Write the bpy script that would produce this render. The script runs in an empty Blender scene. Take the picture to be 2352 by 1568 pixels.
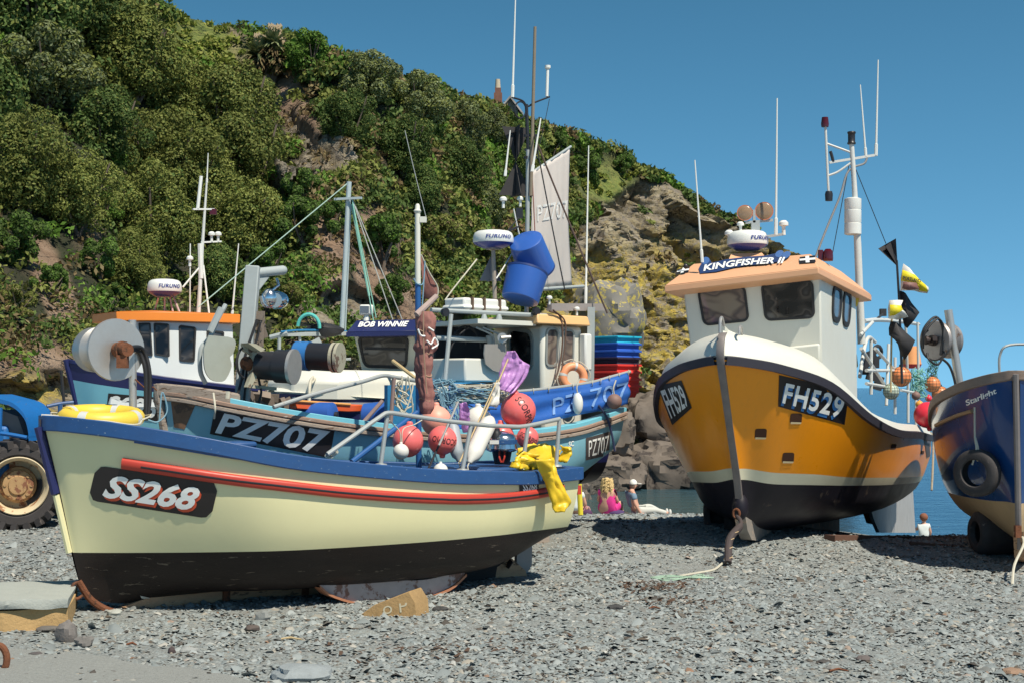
import bpy, bmesh, math, random
import numpy as np
from mathutils import Vector, Matrix, noise
from mathutils.bvhtree import BVHTree
R = math.radians
rnd = random.Random(7)
SC = bpy.context.scene
COL = SC.collection
# ---------------------------------------------------------------- camera, sky, sun, exposure
FPX, EYE, PITCH = 3267.0, 1.75, math.atan(104 / 3267.0)
cam_data = bpy.data.cameras.new('camera')
cam_data.lens = 50; cam_data.sensor_width = 36; cam_data.clip_end = 6000; cam_data.clip_start = .1
cam = bpy.data.objects.new('camera', cam_data); COL.objects.link(cam)
cam.location = (0, 0, EYE); cam.rotation_euler = (R(90) + PITCH, 0, 0)
SC.camera = cam
SUN_EL, SUN_AZ = R(57), R(38)        # azimuth: to the right of straight behind the camera
sun_dir = Vector((math.sin(SUN_AZ) * math.cos(SUN_EL), -math.cos(SUN_AZ) * math.cos(SUN_EL), math.sin(SUN_EL)))
world = bpy.data.worlds.new('World'); SC.world = world; world.use_nodes = True
wt = world.node_tree; wt.nodes.clear()
sky = wt.nodes.new('ShaderNodeTexSky'); sky.sky_type = 'NISHITA'; sky.sun_disc = False
sky.sun_elevation = SUN_EL; sky.sun_rotation = math.atan2(sun_dir.x, sun_dir.y)
sky.air_density = 1.0; sky.dust_density = 0.3; sky.ozone_density = 1.6
stc = wt.nodes.new('ShaderNodeTexCoord'); smp = wt.nodes.new('ShaderNodeMapping'); smp.inputs['Location'].default_value = (0, 0, .22)
wt.links.new(stc.outputs['Generated'], smp.inputs[0]); wt.links.new(smp.outputs[0], sky.inputs[0])
hs = wt.nodes.new('ShaderNodeHueSaturation'); hs.inputs['Hue'].default_value = .478; hs.inputs['Saturation'].default_value = 1.27; hs.inputs['Value'].default_value = 1.06
bg = wt.nodes.new('ShaderNodeBackground'); bg.inputs['Strength'].default_value = .10
wo = wt.nodes.new('ShaderNodeOutputWorld')
sxz = wt.nodes.new('ShaderNodeSeparateXYZ'); wt.links.new(stc.outputs['Generated'], sxz.inputs[0])
smr = wt.nodes.new('ShaderNodeMapRange'); smr.inputs[1].default_value = 0; smr.inputs[2].default_value = .45; smr.inputs[3].default_value = 1.36; smr.inputs[4].default_value = .62; wt.links.new(sxz.outputs[2], smr.inputs[0])
smx = wt.nodes.new('ShaderNodeVectorMath'); smx.operation = 'SCALE'; wt.links.new(hs.outputs[0], smx.inputs[0]); wt.links.new(smr.outputs[0], smx.inputs['Scale'])
wt.links.new(sky.outputs[0], hs.inputs['Color']); wt.links.new(smx.outputs[0], bg.inputs['Color']); wt.links.new(bg.outputs[0], wo.inputs['Surface'])
sl = bpy.data.lights.new('sun', 'SUN'); sl.energy = 4.9; sl.angle = R(.55); sl.color = (1, .92, .78)
so = bpy.data.objects.new('sun', sl); COL.objects.link(so)
so.rotation_euler = sun_dir.to_track_quat('Z', 'Y').to_euler(); so.location = sun_dir * 40
SC.view_settings.view_transform = 'Standard'; SC.view_settings.look = 'None'
SC.view_settings.exposure = .26; SC.view_settings.gamma = 1
SC.cycles.max_bounces = 6; SC.cycles.transparent_max_bounces = 8
try: SC.render.film_transparent = False
except Exception: pass

# ---------------------------------------------------------------- helpers
cp_, sp_ = math.cos(PITCH), math.sin(PITCH)
def ray(u, v):
    a = (u - 1176) / FPX; b = (784 - v) / FPX
    return Vector((a, cp_ - b * sp_, sp_ + b * cp_))
CAMP = Vector((0, 0, EYE))
def V(u, v, Y):
    d = ray(u, v); return CAMP + d * (Y / d.y)
def PXM(Y): return Y / FPX            # metres per view pixel at distance Y
def sstep(a, b, x):
    t = min(1, max(0, (x - a) / (b - a))); return t * t * (3 - 2 * t)
def lerp(a, b, t): return a + (b - a) * t
def G(x, y):
    k = sstep(.16, .26, x / max(y, .1))
    hl = .10 * sstep(14, 17, y) - .0865 * max(0, y - 17.5)
    hr = -.104 * max(0, y - 16.5)
    z = lerp(hl, hr, k) - .12 * sstep(.06, .12, x / max(y, .1)) * math.exp(-((y - 14.5) / 1.25) ** 2)
    z += .03 * noise.noise(Vector((x * .45, y * .45, 3))) * sstep(9, 12, y) + .05 * noise.noise(Vector((x * .12, y * .12, 9)))
    if y > 43: z -= .1 * (y - 43)
    if x < -2 and y > 16: z += (.0865 * (y - 17.5) if y > 17.5 else 0) * sstep(-2, -5, x)
    return max(z, -7)
class Frame:
    def __init__(s, ox, oy, dx, dy, flip=1):
        L = math.hypot(dx, dy); s.o = Vector((ox, oy, 0)); s.d = Vector((dx / L, dy / L, 0))
        s.n = Vector((-s.d.y, s.d.x, 0)) * flip
    def W(s, a, b, z): return s.o + s.d * a + s.n * b + Vector((0, 0, z))
    def pix(s, u, v, b=0):
        r = ray(u, v); k = (b - (CAMP - s.o).dot(s.n)) / r.dot(s.n); return CAMP + r * k
    def pixa(s, u, v, a):
        r = ray(u, v); k = (a - (CAMP - s.o).dot(s.d)) / r.dot(s.d); return CAMP + r * k

WL = {}
def setp(o, label=None, cat=None, group=None, kind=None):
    for k, x in (('label', label), ('category', cat), ('group', group), ('kind', kind)):
        if x: o[k] = x
    return o
def T(name, label, cat, loc, group=None):
    o = bpy.data.objects.new(name, None); COL.objects.link(o); o.location = loc; o.empty_display_size = .2
    WL[o.name] = Vector(loc); return setp(o, label, cat, group)
class M:
    def __init__(s): s.v = []; s.f = []; s.m = []; s.mi = 0
    def add(s, vs, fs):
        k = len(s.v); s.v += [Vector(p) for p in vs]
        for f in fs: s.f.append([i + k for i in f]); s.m.append(s.mi)
        return s
    def box(s, c, sz, rot=None):
        c = Vector(c); x, y, z = [t / 2 for t in sz]
        vs = [Vector((i * x, j * y, k * z)) for i in (-1, 1) for j in (-1, 1) for k in (-1, 1)]
        if rot: vs = [rot @ p for p in vs]
        return s.add([c + p for p in vs], [(0, 1, 3, 2), (4, 6, 7, 5), (0, 4, 5, 1), (2, 3, 7, 6), (0, 2, 6, 4), (1, 5, 7, 3)])
    def hexa(s, b, t):                  # bottom loop, top loop
        n = len(b)
        return s.add(list(b) + list(t), [list(range(n))[::-1], list(range(n, 2 * n))] + [(i, (i + 1) % n, n + (i + 1) % n, n + i) for i in range(n)])
    def prism(s, poly, off):
        off = Vector(off); return s.hexa([Vector(p) for p in poly], [Vector(p) + off for p in poly])
    def beam(s, p0, p1, w, h, up=(0, 0, 1)):
        p0 = Vector(p0); p1 = Vector(p1); d = (p1 - p0).normalized(); up = Vector(up)
        x = d.cross(up)
        if x.length < 1e-3: x = d.cross(Vector((1, 0, 0)))
        x.normalize(); y = x.cross(d).normalized()
        q = [x * (w / 2) + y * (h / 2), -x * (w / 2) + y * (h / 2), -x * (w / 2) - y * (h / 2), x * (w / 2) - y * (h / 2)]
        return s.hexa([p0 + a for a in q], [p1 + a for a in q])
    def tube(s, pts, r, n=8, closed=False, caps=True):
        pts = [Vector(p) for p in pts]; N = len(pts)
        rs = r if isinstance(r, (list, tuple)) else [r] * N
        up = None; k = len(s.v); rings = []
        for i, p in enumerate(pts):
            if closed: t = pts[(i + 1) % N] - pts[i - 1]
            else: t = pts[min(i + 1, N - 1)] - pts[max(i - 1, 0)]
            if t.length < 1e-7: t = Vector((0, 0, 1))
            t.normalize()
            if up is None:
                up = t.orthogonal().normalized()
            up = up - t * up.dot(t)
            if up.length < 1e-5: up = t.orthogonal()
            up.normalize(); w = t.cross(up)
            for j in range(n):
                a = 2 * math.pi * j / n
                s.v.append(p + (up * math.cos(a) + w * math.sin(a)) * rs[i])
        m = N if closed else N - 1
        for i in range(m):
            for j in range(n):
                a = k + i * n + j; b = k + i * n + (j + 1) % n; c = k + ((i + 1) % N) * n + (j + 1) % n; d = k + ((i + 1) % N) * n + j
                s.f.append([a, b, c, d]); s.m.append(s.mi)
        if caps and not closed:
            s.f.append([k + j for j in range(n)][::-1]); s.f.append([k + (N - 1) * n + j for j in range(n)]); s.m += [s.mi] * 2
        return s
    def lathe(s, p0, p1, prof, n=24, squash=None):   # prof: (t along 0..1, radius)
        p0 = Vector(p0); p1 = Vector(p1); d = (p1 - p0); up = d.normalized().orthogonal().normalized(); w = d.normalized().cross(up)
        k = len(s.v); N = len(prof)
        for t, r in prof:
            for j in range(n):
                a = 2 * math.pi * j / n; s.v.append(p0 + d * t + (up * math.cos(a) + w * math.sin(a)) * r)
        for i in range(N - 1):
            for j in range(n):
                s.f.append([k + i * n + j, k + i * n + (j + 1) % n, k + (i + 1) * n + (j + 1) % n, k + (i + 1) * n + j]); s.m.append(s.mi)
        if prof[0][1] > 1e-4: s.f.append([k + j for j in range(n)][::-1]); s.m.append(s.mi)
        if prof[-1][1] > 1e-4: s.f.append([k + (N - 1) * n + j for j in range(n)]); s.m.append(s.mi)
        return s
    def ball(s, c, r, n=20, sc=(1, 1, 1), axis=None):
        c = Vector(c); A = Matrix.Identity(3) if axis is None else Vector(axis).to_track_quat('Z', 'Y').to_matrix()
        k = len(s.v); h = n // 2
        for i in range(h + 1):
            ph = math.pi * i / h
            for j in range(n):
                a = 2 * math.pi * j / n
                s.v.append(c + A @ Vector((math.sin(ph) * math.cos(a) * r * sc[0], math.sin(ph) * math.sin(a) * r * sc[1], math.cos(ph) * r * sc[2])))
        for i in range(h):
            for j in range(n): s.f.append([k + i * n + j, k + (i + 1) * n + j, k + (i + 1) * n + (j + 1) % n, k + i * n + (j + 1) % n]); s.m.append(s.mi)
        return s
    def grid(s, rows, closed=False):
        k = len(s.v); n = len(rows[0])
        for r in rows: s.v += [Vector(p) for p in r]
        for i in range(len(rows) - 1):
            for j in range(n - (0 if closed else 1)):
                s.f.append([k + i * n + j, k + i * n + (j + 1) % n, k + (i + 1) * n + (j + 1) % n, k + (i + 1) * n + j]); s.m.append(s.mi)
        return s
    def ob(s, name, mat, parent=None, smooth=35, bevel=0, solid=0, sub=0, merge=True, loc=None, **props):
        off = Vector((0, 0, 0))
        if parent is not None:
            off = WL[parent.name]
        elif loc is not None: off = Vector(loc)
        me = bpy.data.meshes.new(name)
        me.from_pydata([p - off for p in s.v], [], s.f)
        mats = mat if isinstance(mat, (list, tuple)) else [mat]
        for m in mats: me.materials.append(m)
        if len(mats) > 1: me.polygons.foreach_set('material_index', s.m)
        if merge:
            bm = bmesh.new(); bm.from_mesh(me); bmesh.ops.remove_doubles(bm, verts=bm.verts, dist=1e-5)
            bmesh.ops.recalc_face_normals(bm, faces=bm.faces); bm.to_mesh(me); bm.free()
        if smooth:
            me.shade_smooth(); me.set_sharp_from_angle(angle=R(smooth))
        o = bpy.data.objects.new(name, me); COL.objects.link(o)
        if parent is not None:
            o.parent = parent; WL[o.name] = off
        else:
            o.location = off; WL[o.name] = off
        if solid:
            md = o.modifiers.new('t', 'SOLIDIFY'); md.thickness = solid; md.offset = 0
        if bevel:
            md = o.modifiers.new('b', 'BEVEL'); md.width = bevel; md.segments = 2; md.limit_method = 'ANGLE'; md.angle_limit = R(40)
        if sub:
            md = o.modifiers.new('s', 'SUBSURF'); md.levels = md.render_levels = sub
        setp(o, props.get('label'), props.get('category'), props.get('group'), props.get('kind')); return o
def crv(pts, n=6):                      # Catmull-Rom through points
    P = [Vector(p) for p in pts]; P = [P[0] * 2 - P[1]] + P + [P[-1] * 2 - P[-2]]; out = []
    for i in range(1, len(P) - 2):
        for k in range(n):
            t = k / n; a, b, c, d = P[i - 1], P[i], P[i + 1], P[i + 2]
            out.append(.5 * ((2 * b) + (c - a) * t + (2 * a - 5 * b + 4 * c - d) * t * t + (3 * b - a - 3 * c + d) * t ** 3))
    return out + [P[-2]]
def sag(p, q, d, n=10):
    p = Vector(p); q = Vector(q); return [p.lerp(q, i / n) - Vector((0, 0, d * 4 * (i / n) * (1 - i / n))) for i in range(n + 1)]
def rrect(w, h, r, n=5):
    out = []
    for cx, cy, a0 in ((w / 2 - r, h / 2 - r, 0), (-w / 2 + r, h / 2 - r, 90), (-w / 2 + r, -h / 2 + r, 180), (w / 2 - r, -h / 2 + r, 270)):
        for i in range(n + 1):
            a = R(a0 + 90 * i / n); out.append((cx + r * math.cos(a), cy + r * math.sin(a)))
    return out

# ---------------------------------------------------------------- materials
def newmat(name):
    m = bpy.data.materials.new(name); m.use_nodes = True; t = m.node_tree; t.nodes.clear()
    o = t.nodes.new('ShaderNodeOutputMaterial'); b = t.nodes.new('ShaderNodeBsdfPrincipled'); t.links.new(b.outputs[0], o.inputs[0])
    return m, t, b
def N(t, ty, **k):
    n = t.nodes.new('ShaderNode' + ty)
    for a, x in k.items():
        if a.startswith('i_'):
            key = a[2:]; key = int(key) if key.isdigit() else key.replace('_', ' ')
            n.inputs[key].default_value = x
        else: setattr(n, a, x)
    return n
def nz(t, scale, detail=4, rough=.6, co=None, dist=0, d4=False):
    n = N(t, 'TexNoise'); n.inputs['Scale'].default_value = scale; n.inputs['Detail'].default_value = detail; n.inputs['Roughness'].default_value = rough; n.inputs['Distortion'].default_value = dist
    if co is not None: t.links.new(co, n.inputs['Vector'])
    return n
def ramp(t, src, stops, interp='LINEAR'):
    r = N(t, 'ValToRGB'); cr = r.color_ramp; cr.interpolation = interp
    while len(cr.elements) > 1: cr.elements.remove(cr.elements[-1])
    cr.elements[0].position = stops[0][0]; cr.elements[0].color = col4(stops[0][1])
    for p, c in stops[1:]:
        e = cr.elements.new(p); e.color = col4(c)
    t.links.new(src, r.inputs[0]); return r
def col4(c):
    if isinstance(c, (int, float)): return (c, c, c, 1)
    return (c[0], c[1], c[2], 1)
def mixc(t, fac, a, b, mode='MIX'):
    m = N(t, 'Mix', data_type='RGBA', blend_type=mode)
    for s, x in ((0, fac), (6, a), (7, b)):
        if hasattr(x, 'is_output') or isinstance(x, bpy.types.NodeSocket): t.links.new(x, m.inputs[s])
        else: m.inputs[s].default_value = x if s == 0 else col4(x)
    return m.outputs[2]
def math_(t, op, a, b=0, clamp=False):
    m = N(t, 'Math', operation=op); m.use_clamp = clamp
    for s, x in ((0, a), (1, b)):
        if isinstance(x, bpy.types.NodeSocket): t.links.new(x, m.inputs[s])
        else: m.inputs[s].default_value = x
    return m.outputs[0]
MATS = {}
def mat(name, col, rough=.5, metal=0, var=.12, scale=5, spot=None, bump=0, bscale=40, coat=0, stretch=None, streak=0, alpha=None, spec=.5, trans=0):
    """painted / plain surface: colour, mottling, wear spots (amount, colour, scale), vertical streaks"""
    if name in MATS: return MATS[name]
    m, t, b = newmat(name); tc = N(t, 'TexCoord'); co = tc.outputs['Object']
    if stretch:
        mp = N(t, 'Mapping'); mp.inputs['Scale'].default_value = stretch; t.links.new(co, mp.inputs[0]); co = mp.outputs[0]
    n1 = nz(t, scale, 6, .65, co)
    c = mixc(t, math_(t, 'MULTIPLY', math_(t, 'SUBTRACT', n1.outputs[0], .35, True), 3 * var, True), col, [x * .55 for x in col])
    if streak:
        mp = N(t, 'Mapping'); mp.inputs['Scale'].default_value = (14, 14, .9); t.links.new(tc.outputs['Object'], mp.inputs[0])
        n3 = nz(t, 1.6, 5, .7, mp.outputs[0])
        c = mixc(t, math_(t, 'MULTIPLY', math_(t, 'SUBTRACT', n3.outputs[0], .52, True), streak * 4, True), c, (.16, .12, .08))
    if spot:
        amt, sc_, ss = spot
        n2 = nz(t, ss, 8, .7, co, .3)
        r = ramp(t, n2.outputs[0], [(1 - amt - .03, 0), (1 - amt + .01, 1)])
        c = mixc(t, r.outputs[0], c, sc_)
    t.links.new(c, b.inputs['Base Color'])
    rr = math_(t, 'ADD', math_(t, 'MULTIPLY', n1.outputs[0], .3), rough - .15, True); t.links.new(rr, b.inputs['Roughness'])
    b.inputs['Metallic'].default_value = metal; b.inputs['Coat Weight'].default_value = coat; b.inputs['Specular IOR Level'].default_value = spec
    if trans: b.inputs['Transmission Weight'].default_value = trans
    if alpha is not None: b.inputs['Alpha'].default_value = alpha
    if bump:
        nb = nz(t, bscale, 4, .6, co); bp = N(t, 'Bump'); bp.inputs['Strength'].default_value = bump; bp.inputs['Distance'].default_value = .01
        t.links.new(nb.outputs[0], bp.inputs['Height']); t.links.new(bp.outputs[0], b.inputs['Normal'])
    MATS[name] = m; return m
# ---------------------------------------------------------------- ground, sea
def smask(t, src, lo, hi):
    r = N(t, 'MapRange', interpolation_type='SMOOTHSTEP'); t.links.new(src, r.inputs[0]); r.inputs[1].default_value = lo; r.inputs[2].default_value = hi
    return r.outputs[0]
def shingle_mat():
    m, t, b = newmat('shingle'); tc = N(t, 'TexCoord'); co = tc.outputs['Object']
    v = N(t, 'TexVoronoi'); v.inputs['Scale'].default_value = 42; v.inputs['Randomness'].default_value = 1
    mp = N(t, 'Mapping'); mp.inputs['Scale'].default_value = (1, 1.3, 1); t.links.new(co, mp.inputs[0]); t.links.new(mp.outputs[0], v.inputs['Vector'])
    v2 = N(t, 'TexVoronoi'); v2.inputs['Scale'].default_value = 110; t.links.new(co, v2.inputs['Vector'])
    n = nz(t, .5, 5, .6, co); n2 = nz(t, 3, 5, .65, co)
    sepc = N(t, 'SeparateColor'); t.links.new(v.outputs['Color'], sepc.inputs[0])
    c = ramp(t, sepc.outputs[0], [(0, (.075, .07, .065)), (.1, (.16, .175, .17)), (.5, (.235, .26, .255)), (.85, (.31, .335, .325)), (1, (.27, .25, .2))]).outputs[0]
    sep2 = N(t, 'SeparateColor'); t.links.new(v2.outputs['Color'], sep2.inputs[0])
    c2 = ramp(t, sep2.outputs[0], [(0, (.13, .125, .115)), (.5, (.225, .245, .24)), (1, (.30, .315, .305))]).outputs[0]
    c = mixc(t, smask(t, n2.outputs[0], .42, .58), c, c2)
    c = mixc(t, math_(t, 'MULTIPLY', smask(t, n.outputs[0], .5, .7), .35), c, (.19, .17, .13))
    t.links.new(c, b.inputs['Base Color']); b.inputs['Roughness'].default_value = .85
    h = math_(t, 'ADD', math_(t, 'MULTIPLY', v.outputs['Distance'], -1.0), math_(t, 'MULTIPLY', v2.outputs['Distance'], -.3))
    bp = N(t, 'Bump'); bp.inputs['Strength'].default_value = .9; bp.inputs['Distance'].default_value = .012; t.links.new(h, bp.inputs['Height']); t.links.new(bp.outputs[0], b.inputs['Normal'])
    return m
SHINGLE = shingle_mat()
def axis_pts(segs):
    out = []
    for a, b, n in segs: out += [a + (b - a) * i / n for i in range(n)]
    return out + [segs[-1][1]]
gx = axis_pts([(-900, -60, 8), (-60, -12, 24), (-12, 12, 120), (12, 60, 24), (60, 900, 8)])
gy = axis_pts([(-60, 4, 8), (4, 22, 150), (22, 60, 60), (60, 200, 10), (200, 2500, 6)])
g = M()
def Gd(x, y):
    z = G(x, y)
    if 6 < y < 24 and abs(x) < 12: z += .022 * noise.noise(Vector((x * 2.2, y * 2.6, 1))) + .012 * noise.noise(Vector((x * 6, y * 7, 5)))
    return z
g.grid([[(x, y, Gd(x, y)) for x in gx] for y in gy])
ground = g.ob('ground', SHINGLE, smooth=180, merge=False, kind='structure', label='grey slate shingle beach', category='ground')

def sea_mat():
    m, t, b = newmat('sea_water'); tc = N(t, 'TexCoord'); co = tc.outputs['Object']
    mp = N(t, 'Mapping'); mp.inputs['Scale'].default_value = (.55, 1.3, 1); t.links.new(co, mp.inputs[0])
    n = nz(t, 1.1, 6, .62, mp.outputs[0], .4); n2 = nz(t, .06, 3, .5, co)
    sx = N(t, 'SeparateXYZ'); t.links.new(co, sx.inputs[0])
    shallow = math_(t, 'MULTIPLY', smask(t, sx.outputs[1], 75, 48), smask(t, sx.outputs[0], 13, 6))
    c = mixc(t, smask(t, n2.outputs[0], .35, .65), (.011, .055, .125), (.018, .075, .165))
    c = mixc(t, shallow, c, (.045, .085, .09))
    t.links.new(c, b.inputs['Base Color']); b.inputs['Roughness'].default_value = .12; b.inputs['IOR'].default_value = 1.33
    bp = N(t, 'Bump'); bp.inputs['Strength'].default_value = .75; bp.inputs['Distance'].default_value = .5; t.links.new(n.outputs[0], bp.inputs['Height']); t.links.new(bp.outputs[0], b.inputs['Normal'])
    return m
sea = M(); sea.grid([[(x, y, -2.3) for x in (-3000, -300, -60, 0, 60, 300, 3000)] for y in (36, 45, 60, 100, 300, 1200, 5800)])
sea.ob('sea', sea_mat(), smooth=180, merge=False, kind='structure', label='deep blue sea in the cove', category='sea')

# ---------------------------------------------------------------- cliff
CC = [  # u, v_base, Y_base, v_ridge, Y_ridge
    (-700, 1010, 21, -520, 46), (-250, 1005, 22, -300, 48), (0, 1000, 23, -130, 50), (200, 1000, 25, -40, 52), (330, 1000, 27, 8, 58), (420, 1010, 28, 40, 63), (520, 1020, 29.5, 62, 64), (640, 1020, 31, 92, 62),
    (700, 1020, 32, 118, 58), (800, 1040, 34, 150, 56), (900, 1070, 37, 172, 58), (1050, 1100, 42, 230, 66), (1170, 1130, 47, 276, 73), (1300, 1150, 51, 314, 80), (1420, 1135, 56, 352, 86), (1500, 1128, 59, 402, 86),
    (1600, 1122, 62, 462, 85), (1680, 1118, 65, 505, 84), (1780, 1112, 68, 575, 82), (1850, 1105, 71, 650, 82), (1900, 1100, 74, 830, 82), (1940, 1095, 77, 1060, 80)]
def colat(u):
    for i in range(len(CC) - 1):
        if u <= CC[i + 1][0]:
            a, b = CC[i], CC[i + 1]; t = (u - a[0]) / (b[0] - a[0]); t2 = t
            return [lerp(a[k], b[k], t2) for k in range(1, 5)]
    return list(CC[-1][1:])
def blob(u, v, cu, cv, ru, rv, ang=0):
    c, s = math.cos(R(ang)), math.sin(R(ang)); x, y = u - cu, v - cv
    x, y = x * c + y * s, -x * s + y * c
    return max(0, 1 - math.sqrt((x / ru) ** 2 + (y / rv) ** 2))
def zones(u, v):
    """rock, lichen, soil, grass weights at a place on the slope (seen against the survey drawing)"""
    nn = noise.noise(Vector((u * .012, v * .012, 2))) * 60 + noise.noise(Vector((u * .04, v * .04, 5))) * 22
    # line between turf and rock on the headland
    xs = [(1180, 900), (1290, 600), (1330, 520), (1400, 470), (1440, 430), (1480, 410), (1560, 455), (1640, 505), (1800, 560), (2100, 700)]
    vl = 900
    for i in range(len(xs) - 1):
        if xs[i][0] <= u <= xs[i + 1][0]:
            vl = lerp(xs[i][1], xs[i + 1][1], (u - xs[i][0]) / (xs[i + 1][0] - xs[i][0]))
    rock = sstep(-14, 14, v - vl + nn * .45) if u > 1180 else 0
    rock = max(rock, sstep(830, 880, v + nn * .6) if u < 1250 else 0)
    for b in ((760, 370, 75, 75, 30), (700, 330, 40, 110, -20), (660, 420, 60, 60, 0), (800, 710, 80, 70, 40), (720, 740, 50, 80, 0), (1010, 780, 90, 60, 0)):
        rock = max(rock, sstep(.05, .3, blob(u, v, *b) + nn * .003))
    soil = 0
    for b in ((120, 640, 48, 150, -20), (60, 830, 130, 70, 0), (690, 260, 50, 150, -15), (755, 590, 48, 140, -10), (870, 640, 70, 200, -10), (930, 720, 60, 120, 0), (500, 230, 30, 80, 0)):
        soil = max(soil, sstep(.0, .35, blob(u, v, *b) + nn * .004))
    lich = rock * (sstep(520, 640, v + nn) * .75 + .25) * (1 - sstep(960, 1010, v)) if u > 1200 else rock * .15
    if u < 130 and v > 840: lich = .8
    grass = max(blob(u, v, 480, 110, 190, 75, 25) * 2.4, blob(u, v, 1390, 420, 90, 80, 0) * 1.6, blob(u, v, 1260, 420, 60, 120, 0))
    return rock, lich, soil, min(1, grass)
NU, NV = 460, 260
us = np.linspace(-700, 1940, NU)
cv_, cattr = [], []
for j in range(NV + 14):
    s = min(1, j / (NV - 1)); back = max(0, j - NV + 1)
    row = []
    for u in us:
        vb, Yb, vr, Yr = colat(u)
        vb += 60
        rz = noise.noise(Vector((u * .02, 0, 7))) * 7 + noise.noise(Vector((u * .07, 0, 3))) * 3
        v = lerp(vb, vr + rz, s)
        Y = lerp(Yb, Yr, s ** 1.25)
        p = V(u, v, Y)
        rk, li, so_, gr = zones(u, v)
        q = Vector((p.x * .16, p.y * .16, p.z * .16))
        big = noise.fractal(q, .9, 2.1, 4) * 1.5
        # tilted strata and blocks on rock
        st = p.z * .8 + p.x * .55; w = noise.noise(Vector((st * .9, p.y * .25 - p.x * .1, 4)))
        ws = Vector((noise.noise(p * .4), 0, noise.noise(p * .4 + Vector((9, 0, 0))))) * 1.1
        al, ac = p.x * .5 - p.z * .85, p.x * .85 + p.z * .5
        def slab(ka, kc, sd):
            q3 = Vector((al * ka + ws.x * .3, ac * kc + ws.z * .3, sd)); dd, pp = noise.voronoi(q3); c0 = pp[0]; lo = q3 - c0
            return noise.cell(c0 * 7.3) + lo.x * noise.cell(c0 * 5.1 + Vector((3, 0, 0))) * 1.2 + lo.y * (noise.cell(c0 * 3.7 + Vector((0, 9, 0))) + .6) * 1.3
        s1, s2 = slab(.16, .42, 1.5), slab(.42, 1.1, 7.5)
        dis = big * (1 - .3 * rk) + rk * (s1 * 1.5 + s2 * .6 + w * .5 + .25 * noise.noise(p * 1.4) + .2 * noise.noise(p * 4))
        edge = min(1, (1 - s) * 14) if not back else 0
        if j < 3: edge *= j / 3
        p = p + Vector((.25, -1, .08)) * dis * edge * (Y / 60)
        if back: p = p + Vector((0, back ** 1.6 * 1.0, -.05 * back ** 1.9))
        row.append(p); cattr.append((rk, li, so_, gr))
    cv_.append(row)
mc = M(); mc.grid(cv_)
def cliff_mat():
    m, t, b = newmat('cliff_ground'); tc = N(t, 'TexCoord'); co = tc.outputs['Object']
    at = N(t, 'Attribute', attribute_name='zone'); sp = N(t, 'SeparateColor'); t.links.new(at.outputs['Color'], sp.inputs[0])
    at2 = N(t, 'Attribute', attribute_name='zone2'); sp2 = N(t, 'SeparateColor'); t.links.new(at2.outputs['Color'], sp2.inputs[0])
    n1 = nz(t, .7, 8, .7, co, .6); n2 = nz(t, 3.2, 6, .7, co); n3 = nz(t, .35, 5, .6, co); n4 = nz(t, 1.2, 8, .75, co, 1.2)
    mp = N(t, 'Mapping'); mp.inputs['Rotation'].default_value = (0, R(35), R(10)); mp.inputs['Scale'].default_value = (.7, .5, 2.4); t.links.new(co, mp.inputs[0])
    vv = N(t, 'TexVoronoi', feature='DISTANCE_TO_EDGE'); vv.inputs['Scale'].default_value = .9; wn = nz(t, .9, 4, .6, mp.outputs[0]); vm = N(t, 'VectorMath', operation='ADD'); vs = N(t, 'VectorMath', operation='SCALE'); vs.inputs['Scale'].default_value = 2.4; t.links.new(wn.outputs['Color'], vs.inputs[0]); t.links.new(mp.outputs[0], vm.inputs[0]); t.links.new(vs.outputs[0], vm.inputs[1]); t.links.new(vm.outputs[0], vv.inputs['Vector'])
    crack = math_(t, 'MULTIPLY', smask(t, vv.outputs[0], .035, .0), smask(t, n3.outputs[0], .42, .6))
    rock = ramp(t, n1.outputs[0], [(.25, (.06, .052, .045)), (.42, (.20, .17, .14)), (.55, (.33, .29, .235)), (.75, (.48, .43, .36))]).outputs[0]
    rock = mixc(t, math_(t, 'MULTIPLY', smask(t, n2.outputs[0], .5, .7), .5), rock, (.09, .05, .03))
    lich = ramp(t, n2.outputs[0], [(.3, (.20, .17, .06)), (.5, (.42, .33, .07)), (.7, (.66, .46, .05))]).outputs[0]
    lf = math_(t, 'MULTIPLY', sp.outputs[1], smask(t, n4.outputs[0], .40, .56), True)
    c = mixc(t, lf, rock, lich)
    c = mixc(t, crack, c, (.02, .017, .015))
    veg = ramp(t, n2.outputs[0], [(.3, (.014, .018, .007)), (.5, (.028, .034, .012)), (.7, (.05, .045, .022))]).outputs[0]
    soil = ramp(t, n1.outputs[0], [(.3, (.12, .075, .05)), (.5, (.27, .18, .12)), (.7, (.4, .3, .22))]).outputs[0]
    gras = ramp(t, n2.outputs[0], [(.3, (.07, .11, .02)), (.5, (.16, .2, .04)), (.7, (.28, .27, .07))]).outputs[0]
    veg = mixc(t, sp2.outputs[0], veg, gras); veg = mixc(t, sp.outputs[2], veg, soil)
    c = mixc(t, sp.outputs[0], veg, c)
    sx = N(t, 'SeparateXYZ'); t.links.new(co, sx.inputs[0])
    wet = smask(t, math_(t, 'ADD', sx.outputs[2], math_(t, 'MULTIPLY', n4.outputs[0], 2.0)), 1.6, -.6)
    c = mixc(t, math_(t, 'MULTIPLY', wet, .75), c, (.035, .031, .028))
    t.links.new(c, b.inputs['Base Color']); b.inputs['Roughness'].default_value = .9
    h = math_(t, 'ADD', n1.outputs[0], math_(t, 'MULTIPLY', n2.outputs[0], .4)); h = math_(t, 'SUBTRACT', h, math_(t, 'MULTIPLY', crack, .5))
    bp = N(t, 'Bump'); bp.inputs['Strength'].default_value = 1; bp.inputs['Distance'].default_value = .5; t.links.new(h, bp.inputs['Height']); t.links.new(bp.outputs[0], b.inputs['Normal'])
    return m
CLIFF = cliff_mat()
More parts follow.
